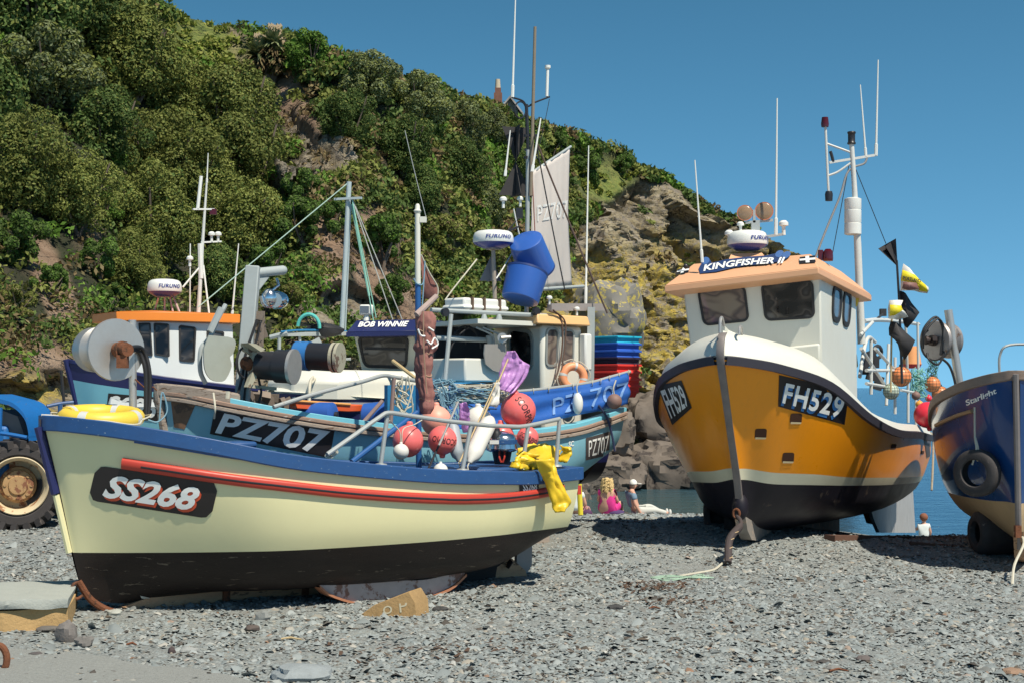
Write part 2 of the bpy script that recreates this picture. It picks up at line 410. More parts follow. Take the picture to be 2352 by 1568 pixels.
cliff = mc.ob('cliff', CLIFF, smooth=60, merge=False, kind='structure', label='cliff and headland of scrub, soil and lichen covered rock', category='cliff')
for nm, idx in (('zone', (0, 1, 2)), ('zone2', (3, 3, 3))):
    ca = cliff.data.color_attributes.new(nm, 'FLOAT_COLOR', 'POINT')
    arr = np.ones((len(cattr), 4), dtype=np.float32); A = np.array(cattr)
    for k in range(3): arr[:, k] = A[:, idx[k]]
    ca.data.foreach_set('color', arr.ravel())
cliff_bvh = BVHTree.FromPolygons([v.co for v in cliff.data.vertices], [p.vertices[:] for p in cliff.data.polygons])
def on_cliff(u, v):
    d = ray(u, v).normalized(); h = cliff_bvh.ray_cast(CAMP, d)
    return (h[0], h[1]) if h[0] is not None else (None, None)

# ---------------------------------------------------------------- leaves
def leaf_mat(name, c0, c1, c2, sheen=.35):
    m, t, b = newmat(name); gi = N(t, 'NewGeometry')
    r = ramp(t, gi.outputs['Random Per Island'], [(0, c0), (.5, c1), (1, c2)])
    oi = N(t, 'ObjectInfo'); n = math_(t, 'ADD', math_(t, 'MULTIPLY', oi.outputs['Random'], .35), .82)
    tc = N(t, 'TexCoord'); nn = nz(t, .8, 3, .6, tc.outputs['Object']); n = math_(t, 'MULTIPLY', n, math_(t, 'ADD', nn.outputs[0], .5))
    c = mixc(t, 1, r.outputs[0], n, 'MULTIPLY')
    t.links.new(c, b.inputs['Base Color']); b.inputs['Roughness'].default_value = .65; b.inputs['Specular IOR Level'].default_value = sheen * .4
    tr = N(t, 'BsdfTranslucent'); t.links.new(c, tr.inputs[0]); mx = N(t, 'MixShader'); mx.inputs[0].default_value = .16
    o = [x for x in t.nodes if x.type == 'OUTPUT_MATERIAL'][0]
    t.links.new(b.outputs[0], mx.inputs[1]); t.links.new(tr.outputs[0], mx.inputs[2]); t.links.new(mx.outputs[0], o.inputs[0]); return m
LEAFM = {'olive': leaf_mat('leaves_olive', (.11, .13, .03), (.155, .178, .042), (.215, .23, .065)),
         'dark': leaf_mat('leaves_dark', (.045, .085, .02), (.075, .12, .03), (.115, .16, .05)),
         'bright': leaf_mat('leaves_bright', (.07, .15, .02), (.10, .19, .03), (.15, .24, .04)),
         'silver': leaf_mat('leaves_silver', (.09, .115, .045), (.14, .17, .075), (.24, .27, .14)),
         'dry': leaf_mat('leaves_dry', (.09, .06, .03), (.16, .115, .055), (.24, .2, .1)),
         'grass': leaf_mat('leaves_grass', (.08, .12, .02), (.16, .2, .035), (.27, .27, .07))}
BARK = mat('bark', (.13, .10, .075), .9, bump=.8, bscale=12, var=.4)
def leaf_cards(nr, centers, normals, size, asp=.55, flat=.5):
    """arrays of rhombic leaves; nr numpy rng"""
    n = len(centers); d = nr.normal(size=(n, 3)); nm = normals * flat + d * (1 - flat); nm /= np.linalg.norm(nm, axis=1)[:, None] + 1e-9
    a = nr.normal(size=(n, 3)); a -= nm * np.sum(a * nm, 1)[:, None]; a /= np.linalg.norm(a, axis=1)[:, None] + 1e-9
    b = np.cross(nm, a); s = size * (nr.uniform(.6, 1.4, n))[:, None]
    a = a * s; b = b * s * asp
    v = np.stack([centers - a, centers + b + nm * s * .12, centers + a, centers - b + nm * s * .12], 1).reshape(-1, 3)
    return v
def quads_mesh(name, v, mats, mi=None):
    n = len(v) // 4; me = bpy.data.meshes.new(name); me.vertices.add(len(v)); me.vertices.foreach_set('co', v.astype(np.float32).ravel())
    me.loops.add(4 * n); me.loops.foreach_set('vertex_index', np.arange(4 * n, dtype=np.int32)); me.polygons.add(n)
    me.polygons.foreach_set('loop_start', np.arange(0, 4 * n, 4, dtype=np.int32)); me.polygons.foreach_set('loop_total', np.full(n, 4, dtype=np.int32))
    for m in mats: me.materials.append(m)
    if mi is not None: me.polygons.foreach_set('material_index', mi.astype(np.int32))
    me.update(calc_edges=True); return me
def crown_mesh(seed, name, w, h, dp, nl, nleaf, size, lm, accent=None, droop=0):
    """crown made of many lobes; leaves sit on the shells of the lobes. origin at crown base centre"""
    nr = np.random.default_rng(seed); C = []; Rr = []
    for i in range(nl):
        while True:
            p = nr.uniform(-1, 1, 3)
            if .5 < np.linalg.norm(p) < 1 and p[2] > -.8 and p[1] * np.sign(p[1]) <= 1: break
        C.append([p[0] * w / 2 * .86, p[1] * dp / 2 * .86, h * .5 + p[2] * h / 2 * .86]); Rr.append(nr.uniform(.08, .15) * min(w, h)); q_ = .80 + .42 * noise.noise(Vector(p) * 2.1 + Vector((seed, 0, 0))); C[-1] = [C[-1][0] * q_, C[-1][1] * q_, h * .5 + (C[-1][2] - h * .5) * q_]
    C = np.array(C); Rr = np.array(Rr); wgt = Rr ** 2; wgt /= wgt.sum()
    k = nr.choice(nl, nleaf, p=wgt); d = nr.normal(size=(nleaf, 3)); d[:, 2] += .25; d /= np.linalg.norm(d, axis=1)[:, None]
    # sub-tufts: leaves gather in small tufts on each lobe
    tuft = np.round(d * 3.2 + nr.normal(size=(nl, 3))[k] * 3) ; tn = np.abs(np.sin(tuft[:, 0] * 12.9 + tuft[:, 1] * 78.2 + tuft[:, 2] * 37.7 + k) * 43758.5) % 1
    rad = Rr[k] * (.80 + .24 * tn + nr.uniform(-.07, .07, nleaf)); P = C[k] + d * rad[:, None]
    P[:, 2] -= droop * (np.hypot(P[:, 0], P[:, 1]) / (w / 2)) ** 2
    v = leaf_cards(nr, P, d, size, flat=.66)
    mi = (nr.uniform(size=nleaf) < (accent or 0)).astype(int)
    return quads_mesh(name, v, [lm[0], lm[-1]], mi)
TREES = {}
def make_tree(kind, seed, name, label, loc, w, h, dp, n, size, lm, accent=0, nl=26, trunk=True, group=None, rot=0, scale=1):
    loc = Vector(loc)
    o = T(name, label, 'tree' if trunk else 'shrub', loc, group)
    key = (kind, seed)
    if key not in TREES:
        cm = crown_mesh(seed, 'crown', w, h, dp, nl, n, size, [LEAFM[x] for x in lm], accent)
        tk = M(); r0 = random.Random(seed)
        for i in range(5 if trunk else 3):
            a = r0.uniform(0, 6.28); e = Vector((math.cos(a) * w * .27, math.sin(a) * dp * .27, h * r0.uniform(.55, .85)))
            mid = e * .45 + Vector((r0.uniform(-.2, .2), r0.uniform(-.2, .2), .1)); rr = .02 * h + .02
            tk.tube(crv([Vector((0, 0, -.8)), Vector((0, 0, .25 * h * .3)), mid, e], 4), [rr * (1 - .055 * q) for q in range(13)], 6)
        to = tk.ob('trunk', BARK); tm = to.data; bpy.data.objects.remove(to)
        TREES[key] = (cm, tm)
    cm, tm = TREES[key]
    for nm, me in (('crown', cm), ('trunk', tm)):
        c = bpy.data.objects.new(nm, me); COL.objects.link(c); c.parent = o
    o.rotation_euler.z = rot; o.scale = (scale,) * 3; return o
# ---------------------------------------------------------------- trees and shrubs on the slope
# (u, v of crown centre, crown width px, kind, label)
KIND = {  # kind: (w,h,d, leaves, leaf size, mats, accent, lobes, trunk)
    'griselinia': (7, 6.4, 5.2, 24000, .085, ('olive', 'dark'), .10, 62, True),
    'griselinia_b': (6.2, 7.0, 5, 23000, .085, ('olive', 'dark'), .18, 58, True),
    'darkbush': (6.2, 5.6, 5, 18000, .09, ('dark', 'olive'), .15, 50, True),
    'silverbush': (6.5, 5.2, 5, 18000, .10, ('silver', 'olive'), .35, 50, True),
    'bright': (4.2, 4.2, 3.6, 8000, .11, ('bright', 'dark'), .12, 40, True),
    'small': (3.0, 2.4, 2.6, 6500, .065, ('dark', 'bright'), .3, 14, False),
    'smallolive': (3.2, 2.4, 2.6, 6500, .065, ('olive', 'dry'), .15, 14, False)}
TL = [
 (70, 40, 330, 'darkbush', 'deep green tree at the top left corner of the wooded slope', 'tree'),
 (200, 25, 270, 'darkbush', 'green tree on the left skyline beside the open grassy ridge', 'tree'),
 (-60, 250, 330, 'darkbush', 'leafy tree cut off by the left edge above the bare soil', 'tree'),
 (110, 170, 260, 'silverbush', 'pale olive tree with brownish tips high on the left of the slope', 'tree'),
 (300, 150, 260, 'griselinia_b', 'olive tree just below the left skyline tree', 'tree'),
 (60, 400, 250, 'griselinia_b', 'tall olive tree with dark gaps at the far left', 'tree'),
 (180, 460, 230, 'griselinia', 'olive tree hanging over the bare soil bank on the left', 'tree'),
 (415, 245, 250, 'griselinia', 'rounded olive tree left of the spiky palm on the ridge', 'tree'),
 (535, 285, 240, 'griselinia_b', 'olive tree right beneath the spiky palm', 'tree'),
 (380, 380, 270, 'griselinia', 'dense olive tree in the middle of the big thicket', 'tree'),
 (560, 400, 250, 'griselinia_b', 'olive tree at the right edge of the thicket beside bare rock', 'tree'),
 (350, 520, 240, 'griselinia_b', 'olive tree low in the thicket above the orange cabin roof', 'tree'),
 (560, 530, 250, 'griselinia', 'lowest olive tree behind the tallest mast of the left boat', 'tree'),
 (460, 430, 250, 'griselinia', 'olive tree with a dark hollow behind the thin aerial', 'tree'),
 (245, 310, 230, 'darkbush', 'dark tree wedged between the thicket and the pale olive tree', 'tree'),
 (265, 370, 70, 'bright', 'fresh green sapling low between two olive trees', 'shrub'),
 (240, 480, 80, 'bright', 'vivid green sapling at the foot of the thicket', 'shrub'),
 (20, 430, 90, 'bright', 'bright green shrub at the left edge above the ferny bank', 'shrub'),
 (715, 130, 120, 'bright', 'bright green sycamore on the skyline right of the palm', 'tree'),
 (845, 190, 170, 'silverbush', 'grey green tree on the skyline above the bare gully', 'tree'),
 (800, 280, 150, 'darkbush', 'dark tree leaning over the bare gully', 'tree'),
 (960, 240, 170, 'silverbush', 'grey green tree on the middle skyline', 'tree'),
 (930, 350, 170, 'darkbush', 'dark shrub tree above the crossed mast', 'tree'),
 (1060, 300, 160, 'silverbush', 'grey green tree below the chimney skyline', 'tree'),
 (1060, 400, 170, 'darkbush', 'dark tree left of the black cone day shapes', 'tree'),
 (1130, 300, 120, 'silverbush', 'grey green tree right below the chimney', 'tree'),
 (1180, 380, 120, 'darkbush', 'dark shrub tree directly behind the tall mast', 'tree'),
 (960, 450, 150, 'darkbush', 'dark shrub tree above the red and white pole', 'tree'),
 (1120, 480, 130, 'silverbush', 'grey green tree above the radar dome of the middle boat', 'tree'),
 (40, 560, 180, 'small', 'ferny green bush on the left bank below the trees', 'shrub'),
 (120, 650, 110, 'small', 'small leafy bush on the rock above the tractor', 'shrub'),
 (230, 600, 130, 'small', 'feathery bush behind the radar of the left boat', 'shrub'),
 (250, 690, 100, 'small', 'low bush at the foot of the bank left of the orange roof', 'shrub'),
 (40, 700, 110, 'smallolive', 'thin brownish bush on the bank at the left edge', 'shrub'),
 (700, 520, 170, 'small', 'green bush on the slope left of the crossed mast', 'shrub'),
 (620, 620, 150, 'small', 'green bush behind the grey steel gallows', 'shrub'),
 (880, 560, 180, 'small', 'green bush hanging right of the crossed mast', 'shrub'),
 (1000, 560, 170, 'smallolive', 'olive bush behind the blue and white pole', 'shrub'),
 (1110, 590, 140, 'smallolive', 'olive bush behind the middle radar dome', 'shrub'),
 (900, 680, 120, 'small', 'dark bush low on the slope behind the searchlight', 'shrub'),
 (1270, 340, 90, 'small', 'low bush on the skyline right of the tall mast', 'shrub'),
 (1350, 400, 110, 'small', 'dark bush beside the head of the sail', 'shrub'),
 (1440, 385, 80, 'small', 'small bush on the headland skyline', 'shrub'),
 (310, 620, 190, 'griselinia', 'low olive tree hanging right behind the radar of the left boat', 'tree'),
 (500, 640, 170, 'darkbush', 'dark tree low on the slope behind the masts of the left boat', 'tree'),
 (690, 440, 130, 'small', 'green bush under the bare purple rock patch', 'shrub'),
 (760, 500, 110, 'small', 'green bush just right of the top of the crossed mast', 'shrub'),
 (650, 690, 120, 'smallolive', 'low bush right of the grey steel gallows arm', 'shrub')]
for i, (u, v, wpx, k, lab, cat) in enumerate(TL):
    w, h, dp, n, sz, lm, ac, nl, tr = KIND[k]
    hit, nor = on_cliff(max(-690, u), v + wpx * .25 * h / w)
    if hit is None: hit, nor = on_cliff(u, v + 60)
    if hit is None: continue
    Y = hit.y - .6
    sc = wpx * 1.1 * PXM(Y) / w
    base = V(u, v + wpx * h / w / 2, Y)
    nm = {'bright': 'leafy_tree', 'small': 'bush', 'smallolive': 'bush'}.get(k, 'cliff_tree')
    if k == 'bright' and cat == 'shrub': nm = 'sapling'
    o = make_tree(k, [11, 12][i % 2] if k not in ('bright',) else 13, nm, lab, base, w, h, dp, n, sz, lm, ac, nl, tr, 'trees and bushes covering the cliff', rnd.uniform(0, 6.28), sc)
    o['category'] = cat
# undergrowth: one mass of leaf tufts, ferns and grass over the slope
def scrub():
    nr = np.random.default_rng(5); P = []; NM = []; SZ = []; MI = []
    me = cliff.data; n = len(me.polygons)
    ar = np.empty(n); me.polygons.foreach_get('area', ar); ce = np.empty(n * 3); me.polygons.foreach_get('center', ce); ce = ce.reshape(-1, 3)
    no = np.empty(n * 3); me.polygons.foreach_get('normal', no); no = no.reshape(-1, 3)
    vi = np.array([p.vertices[0] for p in me.polygons]); A = np.array(cattr)[vi]
    col = np.arange(n) % (NU - 1)
    ok = (no[:, 2] > -.4); rock, lich, soil, gra = A.T
    nn = np.array([noise.noise(Vector(c) * .35) for c in ce])
    wt_ = ar * np.clip(1 - rock * .99, 0, 1) * np.where(gra > .25, .35, 1) * np.clip(1 - soil * .85, 0, 1) * ok * (1 + .8 * (nn > 0)); wt_[-(NU - 1) * 11:] *= .3
    wt_ *= 1 / (1 + (ce[:, 1] / 60) ** 2)
    uu = us[np.minimum(col, NU - 1)]; rw = np.arange(n) // (NU - 1); th = (uu < 660) & (uu > 0) & (rw > 70) & (gra < .2) & (rw < 230); wt_[th] *= .12
    wt_ /= wt_.sum()
    nd = 10500; f = nr.choice(n, nd, p=wt_)
    for q in range(nd):
        c = ce[f[q]]; g_ = gra[f[q]]; d = no[f[q]]; rr = nr.uniform(.25, .75) * (.55 if g_ > .25 else 1) * (1 if nn[f[q]] > 0 else .7); m = int(60 * (rr / .5) ** 1.3) + 8
        dd = nr.normal(size=(m, 3)); dd[:, 2] = np.abs(dd[:, 2]); dd[:, 1] -= .4; dd /= np.linalg.norm(dd, axis=1)[:, None]
        P.append(c + dd * rr * nr.uniform(.7, 1.1, m)[:, None]); NM.append(dd)
        SZ.append(np.full(m, .022 + .0016 * c[1])); 
        t = 4 if g_ > .25 and nr.uniform() < .93 else (3 if nr.uniform() < (.12 + .5 * soil[f[q]]) else (1 if nn[f[q]] > .12 and nr.uniform() < .45 else (0 if nr.uniform() < .5 else 2)))
        MI.append(np.full(m, t))
    P = np.concatenate(P); NM = np.concatenate(NM); MI = np.concatenate(MI); SZ = np.concatenate(SZ)[:, None]
    v = leaf_cards(nr, P, NM, SZ, .5, .45)
    me = quads_mesh('undergrowth', v, [LEAFM[x] for x in ('olive', 'bright', 'dark', 'dry', 'grass')], MI)
    o = bpy.data.objects.new('undergrowth', me); COL.objects.link(o)
    setp(o, 'scrub, fern and grass covering the steep slope', 'undergrowth', kind='stuff')
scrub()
# cordyline: three spiky heads on bare stems
def palm():
    hit, nor = on_cliff(610, 175); Y = (hit.y if hit else 55) - 1.0
    base = V(620, 190, Y); o = T('cabbage_palm', 'spiky palm with three drooping heads on the ridge above the thicket', 'palm tree', base)
    nr = random.Random(4)
    for (u, v, w) in ((596, 130, 46), (628, 108, 44), (640, 135, 42)):
        c = V(u, v, Y); L = w * PXM(Y) * 1.1
        tk = M(); tk.tube(crv([base - Vector((0, 0, .6)), base.lerp(c, .5) + Vector((.1, 0, 0)), c], 4), [.14 - .006 * q for q in range(9)], 7); tk.ob('trunk', BARK, o)
        lf = M(); dr = M()
        for i in range(230):
            th = nr.uniform(0, 6.28); el = nr.uniform(-.9, 1.4); d = Vector((math.cos(th) * math.cos(el), math.sin(th) * math.cos(el), math.sin(el)))
            tip = c + d * L + Vector((0, 0, -.35 * L * (1 - abs(d.z)))); mid = c + d * L * .55; s = d.cross(Vector((0, 0, 1))).normalized() * .06
            tgt = dr if el < -.1 else lf
            tgt.add([c - s, c + s, mid + s * 1.3, mid - s * 1.3, tip], [(0, 1, 2, 3), (3, 2, 4)])
        fl = M()
        for i in range(80):
            th = nr.uniform(0, 6.28); q = c + Vector((math.cos(th) * .25, math.sin(th) * .25, .35 + nr.uniform(0, .45))); fl.add([q, q + Vector((.12, 0, .1)), q + Vector((.02, .05, .22))], [(0, 1, 2)])
        lf.ob('leaf_head', LEAFM['silver'], o, smooth=0, merge=False); dr.ob('dry_leaves', LEAFM['dry'], o, smooth=0, merge=False)
        fl.ob('flower_plume', mat('plume', (.42, .32, .2), .9), o, smooth=0, merge=False)
palm()
# house with chimney behind the ridge
def house():
    Y = 80; o = T('stone_house', 'stone house with tall brick chimney just over the ridge', 'house', V(1165, 300, Y))
    sm = mat('old_stone', (.27, .22, .18), .9, var=.4, scale=2, bump=.5); bk = mat('old_brick', (.2, .09, .06), .9, var=.4, scale=3)
    slate = mat('slate_roof', (.33, .31, .3), .8, var=.3, scale=2)
    P = lambda u, v, y=Y: V(u, v - 9, y)
    w = M(); a, b, c = P(1155, 256), P(1172, 236), P(1190, 262); dwn = Vector((0, 0, -3))
    w.prism([a + dwn, a, b, c, c + dwn], (0, 7, 0)); w.ob('wall', sm, o)
    r = M(); ex = Vector((0, -.25, 0)); th = Vector((0, 0, .14))
    r.prism([a + ex + Vector((-.3, 0, -.35)), b + ex, b + ex + th, a + ex + th + Vector((-.3, 0, -.35))], (0, 7.5, 0)); r.prism([c + ex + Vector((.3, 0, -.35)), b + ex, b + ex + th, c + ex + th + Vector((.3, 0, -.35))], (0, 7.5, 0))
    rf = r.ob('roof', slate, o)
    ch = M(); x0, x1 = P(1134, 250).x, P(1153, 250).x; z0, z1, z2 = P(0, 262).z, P(0, 217).z, P(0, 205).z; yy = Y + 1
    ch.box(((x0 + x1) / 2, yy, (z0 - 2 + z1) / 2), (x1 - x0, .8, z1 - z0 + 2)); ch.box(((x0 + x1) / 2, yy, (z1 + z2) / 2), ((x1 - x0) * .72, .65, z2 - z1)); c_ = ch.ob('chimney', bk, rf)
    pt = M(); xc = P(1143, 200).x; pt.tube([(xc, yy, z2 - .05), (xc, yy, P(0, 183).z)], [.17, .13], 10); pt.ob('chimney_pot', mat('pot', (.5, .42, .3), .8), rf)
house()
# ---------------------------------------------------------------- pebbles
def pebbles():
    nr = np.random.default_rng(3)
    n = 138000; Y = np.sqrt(nr.uniform(8.0 ** 2, 20.0 ** 2, n)) * 1.0
    Y = 8.0 + (nr.uniform(0, 1, n) ** 1.25) * 12.0
    X = nr.uniform(-.42, .50, n) * Y
    n2 = 15000; Y = np.concatenate([Y, nr.uniform(20, 42, n2)]); X = np.concatenate([X, nr.uniform(-.02, .17, n2) * Y[n:]]); n += n2
    patch = np.array([noise.noise(Vector((x * .8, y * .8, 2))) for x, y in zip(X, Y)])
    keep = (patch > -.22) | (nr.uniform(size=n) < .45)
    left = (X / Y < -.16) & (Y < 10.9); keep &= ~(left & (nr.uniform(size=n) < .35))
    X, Y = X[keep], Y[keep]; n = len(X)
    Z = np.array([Gd(x, y) for x, y in zip(X, Y)])
    s = .005 + .0075 * nr.lognormal(0, .55, n); s = np.clip(s, .004, .05); s = np.where(Y > 20, s * 1.8 + .012, s)
    base = np.array([[1, 0, 0], [.45, .8, 0], [-.6, .75, 0], [-1, -.1, 0], [-.35, -.85, 0], [.65, -.7, 0], [.1, .05, .42], [.35, .2, .36]])
    fc = [(0, 1, 7), (1, 2, 6, 7), (2, 3, 6), (3, 4, 6), (4, 5, 6), (5, 0, 7), (5, 7, 6)]
    th = nr.uniform(0, 6.28, n); tx = nr.normal(0, .3, n); ty = nr.normal(0, .3, n)
    V_ = np.repeat(base[None], n, 0) * (1 + nr.uniform(-.25, .25, (n, 8, 1))); V_[:, :, 0] *= nr.uniform(1, 1.7, n)[:, None]; V_[:, :, 2] *= nr.uniform(.7, 1.8, n)[:, None]
    V_ *= s[:, None, None]
    c, si = np.cos(th)[:, None], np.sin(th)[:, None]
    x, y, z = V_[..., 0] * c - V_[..., 1] * si, V_[..., 0] * si + V_[..., 1] * c, V_[..., 2]
    z = z + x * tx[:, None] + y * ty[:, None]
    W = np.stack([x + X[:, None], y + Y[:, None], z + Z[:, None] + .001], -1).reshape(-1, 3)
    tri = []; 
    tris = [(0, 1, 7), (1, 2, 6), (1, 6, 7), (2, 3, 6), (3, 4, 6), (4, 5, 6), (5, 0, 7), (5, 7, 6)]
    idx = (np.arange(n)[:, None, None] * 8 + np.array(tris)[None]).reshape(-1)
    me = bpy.data.meshes.new('pebbles'); me.vertices.add(len(W)); me.vertices.foreach_set('co', W.astype(np.float32).ravel())
    k = len(idx) // 3; me.loops.add(len(idx)); me.loops.foreach_set('vertex_index', idx.astype(np.int32)); me.polygons.add(k)
    me.polygons.foreach_set('loop_start', np.arange(0, 3 * k, 3, dtype=np.int32)); me.polygons.foreach_set('loop_total', np.full(k, 3, dtype=np.int32)); me.update(calc_edges=True)
    m, t, b = newmat('pebble'); gi = N(t, 'NewGeometry')
    r = ramp(t, gi.outputs['Random Per Island'], [(0, (.05, .045, .04)), (.07, (.10, .08, .06)), (.12, (.17, .19, .19)), (.5, (.225, .255, .255)), (.88, (.30, .325, .32)), (.95, (.28, .25, .2)), (.985, (.42, .42, .39)), (1, (.22, .12, .07))])
    t.links.new(r.outputs[0], b.inputs['Base Color']); b.inputs['Roughness'].default_value = .7; me.materials.append(m)
    o = bpy.data.objects.new('pebbles', me); COL.objects.link(o); setp(o, 'loose grey slate pebbles strewn over the beach', 'pebbles', kind='stuff')
pebbles()
def stone(name, label, cat, u, v, wpx, hpx, col=(.3, .31, .29), seed=1, dp=.8, cut=False, mt=None, sink=.2, group=None):
    p = V(u, v, 10); r = ray(u, v); k = -EYE / r.z; base = CAMP + r * k; base.z = G(base.x, base.y)
    Y = base.y; w, h = wpx * PXM(Y), hpx * PXM(Y); nr = random.Random(seed); m = M(); m.ball((0, 0, 0), 1, 16)
    for i, q in enumerate(m.v):
        nn = noise.noise(q * 1.6 + Vector((seed * 7, 0, 0))) * .35 + noise.noise(q * 4 + Vector((seed, 3, 0))) * .12
        q2 = q * (1 + nn)
        if cut: q2 = Vector((max(-.8, min(.8, q2.x * 1.3)), max(-.8, min(.8, q2.y * 1.3)), max(-.85, min(.85, q2.z * 1.3)))) * 1.1
        m.v[i] = base + Vector((q2.x * w / 2, q2.y * w / 2 * dp + w * dp * .3, (q2.z + 1 - sink * 2) * h / 2))
    return m.ob(name, mt or mat('stone_' + str(seed), col, .85, var=.35, scale=14, bump=.5, bscale=60), None, smooth=30, loc=base, label=label, category=cat, group=group)
for i, (u, v, w, h, c, l) in enumerate([
    (262, 1421, 34, 17, (.4, .41, .37), 'small pale rounded stone beside the forefoot of the cream boat'),
    (48, 1448, 36, 22, (.38, .4, .37), 'pale rounded stone at the foot of the concrete block'),
    (108, 1457, 52, 14, (.13, .12, .11), 'flat dark stone right of the rounded stone by the block'),
    (150, 1482, 50, 62, (.17, .155, .145), 'upright pointed grey slate stone in front of the concrete block'),
    (190, 1492, 40, 30, (.16, .15, .14), 'small jagged stone leaning by the pointed slate'),
    (80, 1513, 34, 10, (.09, .08, .08), 'small flat black stone lying on the slipway'),
    (603, 1432, 34, 30, (.22, .23, .22), 'round grey cobble in front of the keel'),
    (578, 1455, 34, 16, (.1, .08, .07), 'dark slate chip in front of the keel'),
    (393, 1508, 18, 20, (.07, .05, .05), 'small dark upright chip on the sand'),
    (430, 1506, 44, 16, (.3, .31, .3), 'pale flat stone next to the dark upright chip'),
    (690, 1568, 150, 40, (.27, .3, .31), 'large smooth blue grey stone at the bottom edge'),
    (1010, 1408, 34, 12, (.05, .05, .05), 'flat black stone right of the wedge'),
    (1415, 1402, 38, 12, (.05, .05, .05), 'flat black stone on the shingle below the rope'),
    (1915, 1532, 34, 12, (.2, .2, .19), 'smooth oval pebble on the shingle lower right'),
    (1985, 1512, 36, 16, (.12, .1, .095), 'dark reddish stone on the shingle lower right'),
    (2330, 1540, 56, 16, (.28, .18, .12), 'rust brown stone on the shingle at the lower right'),
    (1895, 1518, 34, 10, (.07, .065, .06), 'thin dark slate left of the dark reddish stone')]):
    stone('beach_stone', l, 'stone', u, v, w, h, c, seed=20 + i, group='larger stones on the shingle')
# ---------------------------------------------------------------- materials for boats and gear
BLUEP = mat('blue_gunwale', (.018, .075, .22), .5, var=.3, scale=9, spot=(.335, (.30, .38, .43), 26), stretch=(1, 1, 2))
NAVY = mat('navy_paint', (.018, .022, .10), .4, var=.2, spot=(.27, (.3, .3, .33), 18))
CREAM = mat('cream_paint', (.76, .71, .41), .42, var=.06, scale=3, streak=.02, bump=.05, bscale=9)
BLACKB = mat('black_bottom', (.022, .016, .014), .55, var=.5, scale=3, spot=(.355, (.13, .105, .08), 6), bump=.3, stretch=(1, 1, 5), spec=.25)
REDP = mat('red_strake', (.50, .05, .03), .45, var=.2, scale=8, spot=(.28, (.5, .3, .25), 20))
TAN = mat('tan_timber', (.42, .25, .14), .8, var=.4, scale=7, spot=(.4, (.12, .07, .04), 6), bump=.4, stretch=(1, 1, 3))
RUST = mat('rusty_iron', (.20, .075, .035), .85, .2, var=.5, scale=18, spot=(.42, (.07, .035, .02), 12), bump=.6)
STEEL = mat('galvanised', (.42, .44, .43), .5, .35, var=.25, scale=12, spot=(.3, (.3, .2, .13), 14))
SSTEEL = mat('stainless', (.52, .50, .47), .42, .65, var=.25, scale=9, spot=(.24, (.32, .2, .12), 5))
CHROME = mat('chrome', (.7, .72, .74), .14, 1, var=.1)
WHITEP = mat('white_paint', (.66, .655, .58), .4, var=.08, scale=3, streak=.05, spot=(.24, (.35, .28, .2), 9))
WHITEG = mat('white_plastic', (.72, .73, .69), .35, var=.05)
GREYP = mat('grey_paint', (.36, .40, .40), .55, var=.2, scale=8, spot=(.30, (.2, .15, .1), 10))
BLACKR = mat('black_rubber', (.018, .018, .02), .6, var=.2)
BLACKP = mat('black_plastic', (.02, .02, .024), .4, var=.1)
LBLUE = mat('light_blue_hull', (.20, .43, .52), .45, var=.12, scale=3, streak=.12, spot=(.25, (.25, .3, .3), 8))
AQUA = mat('aqua_gunwale', (.17, .50, .62), .45, var=.2, scale=8, spot=(.3, (.1, .25, .3), 14))
WOOD = mat('weathered_timber', (.34, .28, .23), .85, var=.4, scale=9, spot=(.42, (.13, .08, .05), 8), bump=.5, stretch=(1, 1, 5))
ORANGEH = mat('orange_hull', (.95, .32, .008), .33, var=.10, scale=2, streak=.09, coat=.08, spot=(.2, (.45, .2, .05), 6))
ORANGER = mat('orange_roof', (.85, .25, .03), .45, var=.1)
SALMON = mat('faded_orange_roof', (.74, .40, .22), .5, var=.12, scale=4, spot=(.25, (.8, .62, .45), 7))
PEACH = mat('peach_roof', (.75, .45, .2), .5, var=.12, scale=4)
ANTIF = mat('dark_antifouling', (.016, .014, .022), .5, var=.4, scale=3, spot=(.36, (.08, .06, .05), 5), spec=.3)
ROYAL = mat('royal_blue_hull', (.008, .055, .19), .22, var=.15, scale=3, coat=.6, spot=(.22, (.1, .15, .3), 9))
def glass_mat(name, stops, sc):  # blotches in the base colour stand in for reflections and the dim interior
    m, t, b = newmat(name); tc = N(t, 'TexCoord'); mp = N(t, 'Mapping'); mp.inputs['Scale'].default_value = (1, 1, 1.7); t.links.new(tc.outputs['Object'], mp.inputs[0]); n1 = nz(t, sc, 1.5, .4, mp.outputs[0], .15)
    t.links.new(ramp(t, n1.outputs[0], stops, 'EASE').outputs[0], b.inputs['Base Color']); b.inputs['Roughness'].default_value = .04; return m
GLASS = glass_mat('dark_glass', [(.36, (.006, .006, .007)), (.47, (.03, .026, .024)), (.53, (.07, .06, .052)), (.56, (.02, .018, .018)), (.68, (.12, .12, .12))], 3.4)
GLASSL = glass_mat('pale_reflection_glass', [(.36, (.10, .08, .08)), (.46, (.17, .13, .11)), (.52, (.09, .07, .065)), (.62, (.22, .18, .14))], 3.2)
PINK = mat('pink_buoy_vinyl', (.85, .16, .15), .32, var=.1, scale=3, coat=.3)
PINKF = mat('faded_buoy_vinyl', (.85, .36, .27), .45, var=.12, scale=3)
REDB = mat('red_buoy_vinyl', (.78, .035, .06), .32, var=.1, scale=3, coat=.3)
ORB = mat('orange_buoy_vinyl', (.85, .28, .10), .4, var=.15, scale=4)
WHB = mat('white_fender_vinyl', (.72, .70, .64), .4, var=.12, scale=6, spot=(.25, (.4, .36, .3), 9))
BARREL = mat('blue_barrel', (.03, .11, .42), .4, var=.18, scale=3, spot=(.25, (.12, .22, .5), 9), coat=.2)
